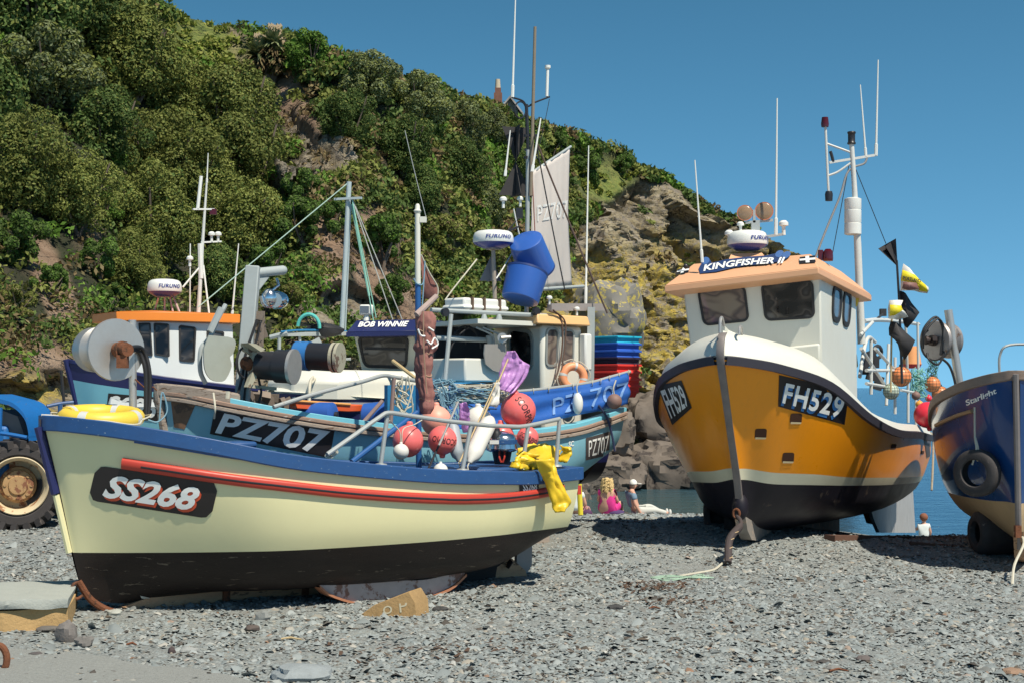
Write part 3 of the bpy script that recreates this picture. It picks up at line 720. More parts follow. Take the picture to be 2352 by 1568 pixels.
TARP = mat('blue_tarpaulin', (.02, .11, .42), .5, var=.3, scale=3, spot=(.3, (.35, .45, .6), 5), bump=.8, bscale=7)
COVER = mat('blue_cover', (.02, .18, .38), .6, var=.2, bump=.6, bscale=9)
SAILW = mat('pale_sailcloth', (.58, .53, .49), .8, var=.12, scale=3, bump=.3, bscale=5)
SAILR = mat('red_brown_sailcloth', (.30, .13, .11), .85, var=.35, scale=6, bump=.6, bscale=16)
ROPEW = mat('pale_rope', (.55, .52, .42), .9, var=.3, scale=30)
ROPEG = mat('green_rope', (.22, .48, .40), .85, var=.3, scale=20)
ROPEB = mat('blue_grey_rope', (.18, .33, .42), .85, var=.3, scale=20)
BAMBOO = mat('bamboo', (.5, .38, .2), .6, var=.3, scale=9)
OIL = mat('yellow_oilskin', (.75, .50, .02), .42, var=.12, scale=4, bump=.5, bscale=10, spot=(.25, (.4, .25, .02), 7))
YEL = mat('yellow_lifebuoy', (.78, .55, .06), .45, var=.2, scale=6, spot=(.25, (.5, .3, .1), 12))
TAPE = mat('grey_tape', (.55, .56, .54), .4)
PURPLE = mat('purple_plastic_bag', (.60, .30, .68), .4, var=.3, scale=7, bump=1, bscale=18, trans=.15)
TYRE = mat('tyre_rubber', (.045, .04, .04), .8, var=.4, scale=9, spot=(.35, (.13, .11, .1), 7), bump=.3)
LETW = mat('white_lettering', (.86, .86, .82), .5, var=.05)
LETR = mat('red_lettering', (.70, .09, .03), .5)
LETB = mat('blue_lettering', (.05, .20, .48), .5)
BOARD = mat('black_board', (.02, .016, .016), .45, var=.2)
FLAGB = mat('black_flag', (.03, .028, .03), .75, var=.2)
SKIN = mat('skin', (.62, .34, .24), .6, var=.08)
# ---------------------------------------------------------------- hulls
def stn_interp(rows_by_station, n=5):
    S = len(rows_by_station); K = len(rows_by_station[0])
    cols = [crv([rows_by_station[i][k] for i in range(S)], n) for k in range(K)]
    return [[cols[k][i] for k in range(K)] for i in range(len(cols[0]))]
class Hull:
    """stations: list of rows (a,b,z) from keel to sheer, first station is the transom"""
    def __init__(s, F, stations, n=6, m=5, wl=2):
        s.F = F; G_ = stn_interp([[Vector(p) for p in st] for st in stations], n)
        s.loc = []
        for r in G_: s.loc.append(crv(r, m))
        s.m, s.wl = m, wl * m
        s.side = {sg: [[F.W(p.x, sg * max(0, p.y), p.z) for p in r] for r in s.loc] for sg in (1, -1)}
        s.sheer = [r[-1] for r in s.loc]
        a = M(); a.grid(s.side[1]); a.grid(s.side[-1]); s.bvh = BVHTree.FromPolygons(a.v, a.f)
    def band(s, name, lo, hi, mt, parent, transom=True, off=0):
        g = M()
        for sg in (1, -1): g.grid([r[lo:hi + 1] for r in s.side[sg]])
        if transom:
            A, B = s.side[1][0][lo:hi + 1], s.side[-1][0][lo:hi + 1]
            g.grid([A, B])
        return g.ob(name, mt, parent, smooth=50)
    def gunwale(s, name, mt, parent, w=.12, h=.11, out=.03, top=0, i0=0, i1=None, bev=.008, transom=True):
        g = M(); sh = s.sheer[i0:i1]
        for sg in (1, -1):
            rows = []
            for p in sh:
                bo, bi = p.y + out, max(.0, p.y - w + out)
                rows.append([s.F.W(p.x, sg * bo, p.z + top), s.F.W(p.x, sg * bi, p.z + top), s.F.W(p.x, sg * bi, p.z + top - h), s.F.W(p.x, sg * bo, p.z + top - h)])
            g.grid(rows, closed=True)
            g.add(rows[0], [(0, 1, 2, 3)]); g.add(rows[-1], [(0, 1, 2, 3)])
        if transom:
            p = sh[0]; g.beam(s.F.W(p.x - out / 2 + .02, -p.y, p.z + top - h / 2 - .002), s.F.W(p.x - out / 2 + .02, p.y, p.z + top - h / 2 - .002), .09, h - .004)
        return g.ob(name, mt, parent, smooth=40, bevel=bev)
    def inner(s, parent, mt, fl, t=.06, i1=None, name='inner_skin', floor_name='deck', fmt=None):
        g = M(); f = M(); sh = s.sheer[:i1]; lo = []
        for i, p in enumerate(sh):
            r = s.loc[i]; q = None
            for k in range(len(r) - 1):
                if (r[k].z - fl) * (r[k + 1].z - fl) <= 0: q = r[k].lerp(r[k + 1], (fl - r[k].z) / (r[k + 1].z - r[k].z + 1e-9)); break
            if q is None: break
            lo.append((q.x, max(0, q.y - t)))
        sh = sh[:len(lo)]
        for sg in (1, -1):
            g.grid([[s.F.W(p.x + .02, sg * max(0, p.y - t), p.z - .02), s.F.W(q[0] + .02, sg * q[1], fl)] for p, q in zip(sh, lo)])
        p, q = sh[0], lo[0]; g.grid([[s.F.W(p.x + .05, p.y - t, p.z - .02), s.F.W(q[0] + .05, q[1], fl)], [s.F.W(p.x + .05, -p.y + t, p.z - .02), s.F.W(q[0] + .05, -q[1], fl)]])
        f.grid([[s.F.W(q[0] + .02, q[1], fl), s.F.W(q[0] + .02, -q[1], fl)] for q in lo])
        g.ob(name, mt, parent, smooth=50); return f.ob(floor_name, fmt or mt, parent, smooth=50)
    def topdeck(s, name, mt, parent, i0, i1=None, dz=-.03, inset=.08, camber=.04):
        f = M(); f.grid([[s.F.W(p.x, c * max(0, p.y - inset), p.z + dz + camber * (1 - c * c)) for c in (1, .6, .2, -.2, -.6, -1)] for p in s.sheer[i0:i1]])
        return f.ob(name, mt, parent, smooth=50)
    def hit(s, u, v):
        d = ray(u, v).normalized(); h = s.bvh.ray_cast(CAMP, d)
        if h[0] is None: return None, None
        n = h[1]
        if n.dot(d) > 0: n = -n
        return h[0], n
def on_hull(hull, pts, n=8):
    out = []; P = [Vector((p[0], p[1], 0)) for p in pts]; P = crv(P, n)
    for p in P:
        h, nn = hull.hit(p.x, p.y)
        if h is not None: out.append((h, nn))
    return out
def strake(name, mt, parent, path, h=.07, t=.03, off=0, **k):
    g = M(); rows = []
    N_ = len(path)
    for i, (p, n) in enumerate(path):
        tg = (path[min(i + 1, N_ - 1)][0] - path[max(i - 1, 0)][0]).normalized(); up = tg.cross(n).normalized()
        if up.z < 0: up = -up
        b = p + n * off
        rows.append([b - up * h / 2 - n * .01, b - up * h / 2 + n * t * .6, b - up * h * .3 + n * t, b + up * h * .3 + n * t, b + up * h / 2 + n * t * .6, b + up * h / 2 - n * .01])
    g.grid(rows, closed=True); g.add(rows[0], [(0, 1, 2, 3, 4, 5)]); g.add(rows[-1], [(0, 1, 2, 3, 4, 5)])
    return g.ob(name, mt, parent, smooth=50)
# ---------------------------------------------------------------- lettering
def text2d(s, shear=0, bold=.02, space=1.0, sub=.12):
    c = bpy.data.curves.new('txt', 'FONT'); c.body = s; c.size = 1; c.shear = shear; c.offset = bold; c.resolution_u = 3; c.space_character = space
    o = bpy.data.objects.new('txt', c); COL.objects.link(o); dg = bpy.context.evaluated_depsgraph_get(); me = bpy.data.meshes.new_from_object(o.evaluated_get(dg))
    bm = bmesh.new(); bm.from_mesh(me); bmesh.ops.triangulate(bm, faces=bm.faces)
    for _ in range(3):
        e = [x for x in bm.edges if x.calc_length() > sub * 2]
        if e: bmesh.ops.subdivide_edges(bm, edges=e, cuts=1); bmesh.ops.triangulate(bm, faces=bm.faces)
    V_ = [v.co.copy() for v in bm.verts]; F_ = [[v.index for v in f.verts] for f in bm.faces]; bm.free()
    bpy.data.objects.remove(o); bpy.data.curves.remove(c); bpy.data.meshes.remove(me)
    x0, x1 = min(p.x for p in V_), max(p.x for p in V_); y0, y1 = min(p.y for p in V_), max(p.y for p in V_)
    return [((p.x - x0) / (x1 - x0), (p.y - y0) / (y1 - y0)) for p in V_], F_
def bil(q, s, t):                      # q = TL, TR, BR, BL ; t up
    top = (q[0][0] + (q[1][0] - q[0][0]) * s, q[0][1] + (q[1][1] - q[0][1]) * s); bo = (q[3][0] + (q[2][0] - q[3][0]) * s, q[3][1] + (q[2][1] - q[3][1]) * s)
    return (bo[0] + (top[0] - bo[0]) * t, bo[1] + (top[1] - bo[1]) * t)
def decal(name, mt, parent, hitf, q, shape, off=.006, box=(0, 0, 1, 1), arc=0, dxy=(0, 0)):
    """lay a flat 2-D shape (verts, faces in the unit square) on a surface found by hitf"""
    V_, F_ = shape; g = M(); pts = []
    for x, y in V_:
        s = box[0] + x * (box[2] - box[0]) + dxy[0]; t = box[1] + y * (box[3] - box[1]) + arc * (1 - (2 * s - 1) ** 2) + dxy[1]
        u, v = bil(q, s, t); h, n = hitf(u, v); pts.append(None if h is None else h + n * off)
    F2 = [f for f in F_ if all(pts[i] is not None for i in f)]
    g.v = [p or Vector((0, 0, 0)) for p in pts]
    used = sorted({i for f in F2 for i in f}); mp = {k: i for i, k in enumerate(used)}
    g.v = [g.v[k] for k in used]; g.f = [[mp[i] for i in f] for f in F2]; g.m = [0] * len(g.f)
    if not g.f: return None
    return g.ob(name, mt, parent, smooth=0)
def plate_shape(nx=14, ny=6, r=0, asp=3):
    if not r: return [(i / nx, j / ny) for i in range(nx + 1) for j in range(ny + 1)], [(i * (ny + 1) + j, (i + 1) * (ny + 1) + j, (i + 1) * (ny + 1) + j + 1, i * (ny + 1) + j + 1) for i in range(nx) for j in range(ny)]
    V_, F_ = [], []
    for i in range(nx + 1):
        x = i / nx; dx = min(x, 1 - x) * asp; k = 0
        if dx < r: k = r - math.sqrt(max(0, r * r - (r - dx) ** 2))
        for j in range(ny + 1): V_.append((x, k + (1 - 2 * k) * j / ny))
    for i in range(nx):
        for j in range(ny): F_.append((i * (ny + 1) + j, (i + 1) * (ny + 1) + j, (i + 1) * (ny + 1) + j + 1, i * (ny + 1) + j + 1))
    return V_, F_
def plane_hit(p, n):
    p = Vector(p); n = Vector(n).normalized()
    def f(u, v):
        d = ray(u, v); k = (p - CAMP).dot(n) / d.dot(n); nn = n if n.dot(d) < 0 else -n
        return CAMP + d * k, nn
    return f
def quad_plane(a, b, c):
    return plane_hit(a, (Vector(b) - Vector(a)).cross(Vector(c) - Vector(a)))
# ---------------------------------------------------------------- cabin pieces
def window(parent, hf, q, rim=.12, r=.16, frame=BLACKR, glass=GLASS, proud=.018, name='window'):
    """rounded window given by four picture corners TL,TR,BR,BL on wall plane hf"""
    (c, n) = hf(*bil(q, .5, .5)); w = (hf(*q[1])[0] - hf(*q[0])[0]).length; h = (hf(*q[3])[0] - hf(*q[0])[0]).length
    def ring(sx, sy, rr): return [((x / w) + .5, (y / h) + .5) for x, y in rrect(w * sx, h * sy, rr)]
    rr = r * min(w, h); wd = rim * min(w, h)
    O = [hf(*bil(q, *p))[0] for p in ring(1, 1, rr)]; I = [hf(*bil(q, *p))[0] for p in ring(1 - 2 * wd / w, 1 - 2 * wd / h, max(rr - wd, .01))]
    g = M(); g.grid([O, [p + n * proud for p in O], [p + n * proud for p in I], [p - n * .002 for p in I]], closed=True)
    f = g.ob(name, frame, parent, smooth=50)
    gl = M(); gl.add([p + n * .006 for p in I], [list(range(len(I)))]); gl.ob('pane', glass, f, smooth=0)
    return f
def radar(parent, c, r, h, yaw=-.5, col=WHITEG, letter='FURUNO', name='radar_dome'):
    c = Vector(c); g = M(); up = Vector((0, 0, 1))
    g.lathe(c + up * (-h * .1), c + up * h, [(0, r * 1.0), (.15, r * 1.03), (.55, r), (.8, r * .93), (.93, r * .8), (1, r * .55), (1.02, 0)], 36)
    d = g.ob(name, col, parent, smooth=60)
    b = M(); b.lathe(c + up * (-h * .55), c - up * (h * .101), [(0, r * .55), (.3, r * .7), (.7, r * .93), (1, r * 1.0)], 36); b.ob('dome_base', mat('radar_blue', (.02, .04, .25), .3), d, smooth=60)
    V_, F_ = text2d(letter, .15, .03, 1.1); t = M(); A0 = yaw; A1 = yaw + 1.35
    t.v = [c + Vector((math.sin(A0 + (A1 - A0) * x) * (r * 1.05), -math.cos(A0 + (A1 - A0) * x) * (r * 1.05), h * (.18 + .34 * y))) for x, y in V_]; t.f = [list(f) for f in F_]; t.m = [0] * len(t.f)
    t.ob('lettering', mat('radar_blue', (.02, .04, .25)), d, smooth=0); return d
def whip(parent, p0, p1, r=.011, mt=WHITEG, name='aerial'):
    g = M(); p0, p1 = Vector(p0), Vector(p1); g.tube([p0, p0.lerp(p1, .12), p0.lerp(p1, .125), p1], [r * 1.5, r * 1.5, r, r * .55], 6); return g.ob(name, mt, parent)
def line(parent, name, p0, p1, r, mt, s=0, n=8, **k):
    g = M(); g.tube(sag(p0, p1, s, n) if s else [p0, p1], r, 6); return g.ob(name, mt, parent, **k)
def mushroom(parent, p, s, name='gps_dome'):
    g = M(); g.lathe(Vector(p), Vector(p) + Vector((0, 0, s)), [(0, s * .14), (.5, s * .12), (.62, s * .18), (.65, s * .33), (.85, s * .33), (1, s * .18), (1.02, 0)], 14); return g.ob(name, WHITEG, parent)
def rope_tangle(parent, name, mt, ctr, sz, n=10, r=.006, seed=1, hang=.5, **k):
    q = random.Random(seed); g = M()
    for i in range(n):
        pts = [Vector(ctr) + Vector((q.uniform(-1, 1) * sz[0], q.uniform(-1, 1) * sz[1], sz[2] * (1 - 2 * j / 6) + q.uniform(-.15, .15) * sz[2])) for j in range(7)]
        if q.random() > hang: q.shuffle(pts)
        g.tube(crv(pts, 4), r, 5)
    return g.ob(name, mt, parent, **k)
def buoy(name, label, p, r, mt, group, sx=1, neck=None, letter=None, yaw=0, cat='buoy', roll=0):
    p = Vector(p); o = T(name, label, cat, p, group); g = M(); g.ball(p, r, 28, (sx, sx, 1), neck); g.ob('body', mt, o, smooth=80)
    ax = Vector(neck or (0, 0, 1)).normalized(); k = M(); k.lathe(p + ax * r * .93, p + ax * r * 1.22, [(0, r * .26), (.4, r * .2), (.7, r * .2), (1, r * .13)], 14); k.ob('rope_eye', mt if mt is not ORB else BLACKR, o)
    if letter:
        V_, F_ = text2d(letter, 0, .015, 1.05, .08); t = M(); Rm = Matrix.Rotation(yaw, 3, 'Z') @ Matrix.Rotation(roll, 3, 'Y')
        for x, y in V_:
            lo = (x - .5) * 1.9; la = (y - .5) * .42; q = Vector((math.sin(lo) * math.cos(la), -math.cos(lo) * math.cos(la), math.sin(la))) * r * 1.006
            t.v.append(p + Rm @ q)
        t.f = [list(f) for f in F_]; t.m = [0] * len(t.f); t.ob('lettering', mat('buoy_black', (.05, .02, .02)), o, smooth=0)
    return o
# ---------------------------------------------------------------- cream boat in front
FS = Frame(.1, 13.2, -.82, -.57)
def boat_ss():
    B = T('fishing_boat', 'cream open fishing boat with blue gunwale, red rubbing strake and black bottom in the foreground', 'boat', (FS.W(2, 0, 0)), 'fishing boats drawn up on the beach')
    st = [[(-.10, 0, .42), (-.10, .36, .45), (-.10, .56, .50), (-.13, .65, .78), (-.15, .67, 1.03)],
          [(.45, 0, .20), (.45, .52, .27), (.45, .72, .5), (.43, .80, .76), (.42, .82, 1.02)],
          [(.9, 0, .15), (.9, .64, .20), (.9, .84, .5), (.9, .90, .76), (.9, .92, 1.04)],
          [(1.66, 0, .14), (1.66, .66, .17), (1.66, .92, .5), (1.66, 1.0, .8), (1.66, 1.01, 1.09)],
          [(2.7, 0, .12), (2.7, .56, .18), (2.7, .85, .5), (2.72, .96, .86), (2.75, .98, 1.22)],
          [(3.3, 0, .10), (3.3, .34, .22), (3.3, .60, .5), (3.38, .78, .95), (3.43, .84, 1.36)],
          [(3.75, 0, .08), (3.75, .14, .26), (3.8, .30, .5), (3.9, .46, 1.0), (3.98, .54, 1.47)],
          [(4.03, 0, .14), (4.06, .04, .3), (4.10, .09, .5), (4.2, .16, 1.0), (4.3, .22, 1.52)],
          [(4.115, 0, .24), (4.14, .015, .34), (4.18, .02, .5), (4.29, .025, 1.0), (4.42, .03, 1.53)]]
    H = Hull(FS, st); n = H.m
    H.band('hull', 2 * n, 4 * n, CREAM, B); H.band('hull_bottom', 0, 2 * n, BLACKB, B)
    H.gunwale('gunwale', BLUEP, B, .15, .115, .045, .01)
    H.inner(B, mat('inner_paint', (.035, .03, .04), .7, var=.3), .62, .07, name='inner_skin', floor_name='sole', fmt=mat('dirty_deck', (.10, .09, .08), .9, var=.5))
    H.topdeck('foredeck', mat('pale_deck', (.5, .5, .47), .7, var=.25, scale=8), B, 29, None, -.02, .05)
    # stem band, forefoot iron, keel
    W = FS.W
    prof = [(4.45, 1.50), (4.32, 1.0), (4.205, .62), (4.175, .5), (4.13, .28), (4.03, .13), (3.88, .03), (3.7, 0), (3.5, -.01)]
    g = M(); g.tube([W(4.44, 0, 1.45), W(4.31, 0, .95)], .035, 8); g.ob('stem_guard', NAVY, B)
    g = M(); g.tube([W(4.305, 0, .94), W(4.2, 0, .5)], .026, 8); g.ob('stem_band', CREAM, B)
    g = M(); g.tube(crv([W(a, 0, z) for a, z in prof[4:]], 5), .028, 8); io = g.ob('iron_shoe', RUST, B)
    g = M(); g.tube(crv([W(4.10, 0, .27), W(4.17, .01, .26), W(4.19, .02, .19), W(4.15, .02, .15), W(4.10, .02, .17)], 5), .012, 8); g.ob('towing_hook', RUST, io)
    g = M(); P = lambda a, z, b: W(a, b, z)
    for b0 in (0,):
        poly = [(3.62, 0), (3.80, .06), (3.5, .14), (2.7, .15), (1.7, .17), (.9, .22), (.25, .26), (0, .06), (-.02, 0)]
        g.prism([P(a, z, -.045) for a, z in poly], W(0, .09, 0) - W(0, 0, 0))
    g.ob('keel', TAN, B, smooth=20)
    g = M()
    for a in (2.95, 2.25, 1.5): g.box(W(a, .052, .07), (.06, .02, .13), Matrix.Rotation(math.atan2(FS.d.y, FS.d.x), 3, 'Z'))
    g.box(W(1.6, 0, -.015), (3.6, .14, .03), Matrix.Rotation(math.atan2(FS.d.y, FS.d.x), 3, 'Z')); g.ob('keel_iron', RUST, B)
    # worn patch at the forefoot
    q = [(322, 1366), (365, 1376), (378, 1396), (330, 1384)]; decal('bare_patch', mat('bare_glassfibre', (.6, .62, .58), .7, var=.4, scale=20), B, H.hit, q, plate_shape(4, 3), .004)
    # rubbing strakes
    pth = on_hull(H, [(282, 1062), (400, 1080), (520, 1098), (640, 1113), (780, 1129), (920, 1140), (1040, 1145), (1140, 1143), (1230, 1133), (1290, 1120)])
    e = W(-.15, .70, .83); rs = strake('rubbing_strake', REDP, B, pth, .082, .035); strake('painted_line', BLACKP, rs, [(p, n_) for p, n_ in pth[3:]], .016, .004, .034)
    g = M(); g.beam(W(-.17, .64, .83), W(-.17, .3, .83), .04, .08); g.ob('rubbing_strake', REDP, B)
    for k, (d0, hh) in enumerate(((0, .035), (14, .03))):
        strake('bow_fender', BLUEP, B, on_hull(H, [(312, 996 + d0), (420, 1014 + d0), (540, 1034 + d0), (690, 1060 + d0 * .5)]), hh, .045)
    # name boards
    q = [(222, 1067), (503, 1108), (484, 1190), (203, 1147)]
    bd = decal('name_board', BOARD, B, H.hit, q, plate_shape(26, 6, .22), .006)
    ts = text2d('SS268', .25, .035, 1.0)
    decal('lettering', LETR, bd, H.hit, q, ts, .010, (.105, .13, .865, .80), dxy=(.018, -.055)); decal('lettering', LETW, bd, H.hit, q, ts, .014, (.105, .15, .865, .82))
    q = [(1191, 1104), (1236, 1103), (1237, 1130), (1193, 1134)]; b2 = decal('name_board', BOARD, B, H.hit, q, plate_shape(6, 4), .006); decal('lettering', LETW, b2, H.hit, q, text2d('SS268', 0, .02), .012, (.15, .22, .88, .85))
    # bilge runner near side
    lo = [(731, 1342), (765, 1366), (850, 1389), (905, 1388), (960, 1376), (1030, 1349), (1068, 1316)]; up = [(1060, 1310), (1000, 1326), (950, 1332), (850, 1330), (790, 1334), (745, 1333)]
    for sg in (1, -1):
        dl = Vector((0, 0, 0)) if sg == 1 else FS.n * -1.3
        g = M(); lp = [FS.pix(u, v, .62) + dl for u, v in crv2(lo)]; upp = [FS.pix(u, v, .62) + dl for u, v in crv2(up)]
        g.prism(lp + upp, FS.n * -.07); r_ = g.ob('bilge_runner', mat('worn_runner', (.45, .36, .33), .7, var=.4, scale=7, spot=(.45, (.2, .1, .07), 6)), B, smooth=20)
        g = M(); g.grid([[p + FS.n * .03, p + FS.n * .03 + Vector((0, 0, -.02)), p - FS.n * .11 + Vector((0, 0, -.02)), p - FS.n * .11] for p in lp], closed=True); g.ob('runner_iron', mat('rust_face', (.40, .17, .09), .8, var=.4, scale=12), r_)
    # rudder, propeller
    g = M(); a0 = FS.pix(1182, 1240, 0); g.prism([FS.pix(1184, 1236, 0), FS.pix(1217, 1228, 0), FS.pix(1216, 1296, 0), FS.pix(1206, 1312, 0), FS.pix(1180, 1308, 0)], FS.n * .04); g.ob('rudder', mat('rudder_paint', (.26, .24, .225), .7, var=.3), B)
    c = FS.pix(1158, 1298, 0); g = M(); g.tube([FS.pix(1120, 1280, 0), c, FS.pix(1172, 1300, 0)], [.03, .035, .01], 10)
    for k in range(3):
        a = k * 2.1 + .3; d = FS.n * math.cos(a) + Vector((0, 0, 1)) * math.sin(a); s_ = d.cross(FS.d) * .045
        g.add([c, c + d * .09 + s_ + FS.d * .02, c + d * .15, c + d * .09 - s_ - FS.d * .02], [(0, 1, 2, 3)])
    g.ob('propeller', mat('dark_bronze', (.06, .045, .04), .5, .4), B, solid=.008)
    g = M(); g.prism([FS.pix(1080, 1262, 0), FS.pix(1180, 1240, 0), FS.pix(1186, 1256, 0), FS.pix(1160, 1282, 0), FS.pix(1135, 1300, 0), FS.pix(1130, 1328, 0), FS.pix(1040, 1345, 0)], FS.n * .05); g.ob('skeg', BLACKB, B)
    # engine box, thwarts
    rz = Matrix.Rotation(math.atan2(FS.d.y, FS.d.x), 3, 'Z')
    g = M(); g.box(W(.62, 0, .86), (.85, .85, .36), rz); g.ob('engine_box', BLUEP, B, bevel=.02)
    g = M(); g.box(W(2.1, 0, .95), (.22, 1.7, .05), rz); g.ob('thwart', mat('thwart_paint', (.12, .14, .2), .7), B)
    g = M(); g.box(W(3.05, .35, 1.30), (.32, .3, .05), rz); g.ob('hatch_cover', BLUEP, B, bevel=.02)
    # cleat at stem head
    g = M(); c = W(4.28, 0, 1.56); g.tube([c, c + Vector((0, 0, .06))], .018, 8); g.tube(crv([c + FS.d * .1 + Vector((0, 0, .045)), c + Vector((0, 0, .065)), c - FS.d * .1 + Vector((0, 0, .075))], 4), .013, 8); g.ob('cleat', BLUEP, B)
    # guard rails aft
    bn = .86
    px = lambda u, v, b=bn: FS.pix(u, v, b)
    g = M(); g.tube(crv([px(752, 1042, .92), px(820, 994, .92), px(872, 957, .92), px(892, 947, .92), px(930, 952, .9)], 3) + [px(1019, 965, .9), px(1120, 976, .88)] + crv([px(1190, 979, .85), px(1216, 976, .83), px(1285, 961, .75)], 3), .0185, 10)
    gr = g.ob('guard_rail', STEEL, B)
    for (u0, v0, u1, v1, b) in ((890, 950, 874, 1068, .9), (1082, 974, 1062, 1080, .88), (1213, 978, 1199, 1076, .83), (1285, 962, 1277, 1070, .75)):
        g = M(); p0, p1 = px(u0, v0, b), px(u1, v1, b); g.tube([p0, p1], .0185, 10); g.lathe(p1, p1 + Vector((0, 0, .018)), [(0, .055), (.7, .05), (1, .02)], 12); g.ob('rail_post', STEEL, gr)
    # far rail
    g = M(); fr = [px(915, 925, -.8), px(1005, 935, -.8), px(1100, 940, -.75)]; 
    # mizzen spar, brace and furled sail
    ms = FS.pix(962, 1066, .05); mt_ = ms + (FS.pix(959, 492, .05) - ms); ml = ms.lerp(mt_, .72)
    g = M(); g.tube([ms - Vector((0, 0, .3)), ms, ml], .026, 12); sp = g.ob('mizzen_mast', mat('blue_spar', (.02, .10, .30), .4, var=.2, spot=(.25, (.3, .35, .45), 20)), B)
    g = M(); g.tube([ml, mt_], [.0265, .024], 12); g.lathe(mt_, mt_ + Vector((0, 0, .09)), [(0, .02), (.3, .035), (.5, .022), (.8, .022), (1, .012)], 10); g.box(mt_ + Vector((.05, 0, -.05)), (.06, .04, .05)); g.ob('mast_top', WHITEP, sp)
    g = M(); g.tube([FS.pix(808, 1060, .3), FS.pix(958, 946, .05)], .024, 10); g.ob('brace', mat('blue_spar', (.02, .1, .3)), sp)
    q = random.Random(3); rows = []; c0, c1 = FS.pix(974, 716, .1), FS.pix(977, 950, .1)
    for i in range(61):
        t = i / 60; c = c0.lerp(c1, t); c.x += .012 * math.sin(t * 9); w = PXM(11.9) * lerp(24, 17, t) * (1 - .17 * sum(math.exp(-((t - k) / .028) ** 2) for k in (.2, .40, .62, .86))) * (1 if t < .93 else lerp(1, .55, (t - .93) / .07)) * (1 + .05 * math.sin(t * 40))
        if t < .1: w *= .7 + 3 * t
        rows.append([c + Vector((math.cos(a) * w, math.sin(a) * w * .8, 0)) * (1 + .13 * math.sin(a * 4 + t * 3) + .32 * noise.noise(Vector((math.cos(a) * 2.2, math.sin(a) * 2.2, t * 7))) + .10 * noise.noise(Vector((math.cos(a) * 6, math.sin(a) * 6, t * 20)))) for a in [2 * math.pi * k / 30 for k in range(30)]])
    g = M(); g.grid(rows, closed=True); sl = g.ob('furled_sail', SAILR, B, smooth=80)
    g = M()
    for t in (.2, .40, .62, .86):
        c = c0.lerp(c1, t); w = PXM(11.9) * lerp(24, 17, t) * .8; g.tube([c + Vector((math.cos(a) * w, math.sin(a) * w * .8, .015 * math.sin(a * 2))) for a in [2 * math.pi * k / 14 for k in range(14)]], .007, 5, closed=True)
    g.tube(crv([c0 + Vector((0, -.1, 0)), c0.lerp(c1, .4) + Vector((.0, -.1, 0)), c0.lerp(c1, .8) + Vector((.02, -.08, 0))], 6), .006, 5)
    g.ob('tie_rope', mat('sail_ties', (.34, .22, .15), .9), sl)
    g = M(); g.tube([FS.pix(957, 724, .1), FS.pix(1003, 680, .1)], [.032, .024], 10); g.ob('gaff', mat('faded_cloth', (.42, .32, .29), .9, var=.3), sl)
    g = M()
    for (u, v) in ((965, 775), (985, 790)): pass
    for pts in ([(960, 756), (966, 770), (976, 772)], [(984, 752), (996, 760)], [(980, 782), (990, 790), (998, 776), (1006, 790), (992, 800)]):
        g.tube(crv([FS.pix(u, v, .19) for u, v in pts], 4), .008, 5)
    g.ob('loose_numerals', LETW, sl)
    hd = [FS.pix(u, v, -.02) for u, v in ((967, 585), (985, 625), (1003, 655), (1006, 672), (1000, 684), (972, 688))]
    g = M(); cc = sum(hd, Vector()) / 6 + Vector((0, .05, 0)); g.add(hd + [cc], [(i, (i + 1) % 6, 6) for i in range(6)]); g.ob('sail_head', SAILR, sl, solid=.006)
    g = M(); g.tube(crv(hd[:5] + [FS.pix(975, 705, .05)], 4), .007, 5); g.ob('bolt_rope', ROPEW, sl)
    g = M(); g.tube(crv([FS.pix(u, v, .08) for u, v in ((950, 640), (958, 652), (972, 650), (976, 600), (970, 700), (962, 760))], 5), .006, 5); g.ob('halyard', ROPEB, sp)
    # net hauler with steel drums on a pole
    pp = FS.pix(306, 968, -.15); pt = pp + (FS.pix(304, 738, -.15) - pp); g = M(); g.tube([pp - Vector((0, 0, .1)), pt], .030, 14); g.lathe(pt, pt + Vector((0, 0, .01)), [(0, .030), (1, .03)], 14); po = g.ob('hauler_pole', SSTEEL, B)
    hc = FS.pix(268, 803, -.10); ax = Vector((-.68, .73, .02)).normalized(); R0 = 70 * PXM(hc.y)
    g = M(); g.lathe(hc, hc + ax * .50, [(0, .02), (0, R0), (.04, R0 * 1.02), (.06, R0 * .98), (.3, R0 * .5), (.4, R0 * .5), (.5, R0 * .66), (.55, R0 * .76), (.80, R0 * .74), (.93, R0 * .62), (1, R0 * .3), (1.02, 0)], 40); hd_ = g.ob('hauler_drum', SSTEEL, po, smooth=40)
    g = M(); m0 = hc - ax * .02; g.tube([m0, m0 - ax * .16], [.060, .050], 16); g.lathe(m0 - ax * .05, m0 - ax * .09, [(0, .068), (1, .068)], 12); g.box(m0 - ax * .12 + Vector((-.02, 0, -.09)), (.08, .07, .1)); g.ob('hydraulic_motor', RUST, po)
    g = M(); s0 = m0 - ax * .14
    for dz, du in ((.015, 0), (-.02, -9)):
        g.tube(crv([s0 + Vector((0, 0, dz)), FS.pix(326 + du, 800 + du * -.6, -.1), FS.pix(342 + du, 845, -.1), FS.pix(344 + du, 905, -.1), FS.pix(338 + du * .4, 965, -.1)], 6), .017, 8)
    g.ob('hydraulic_hose', BLACKR, po)
    g = M(); g.tube([FS.pix(310, 870, -.1), FS.pix(330, 888, -.1), FS.pix(352, 888, -.1), FS.pix(360, 896, -.1)], .006, 5); g.ob('control_lever', RUST, po)
    g = M(); g.tube(crv([FS.pix(u, v, .0) for u, v in ((340, 963), (360, 968), (378, 955), (384, 935), (372, 900), (366, 965))], 5), .006, 5); g.ob('bow_rope', ROPEB, B)
    g = M()
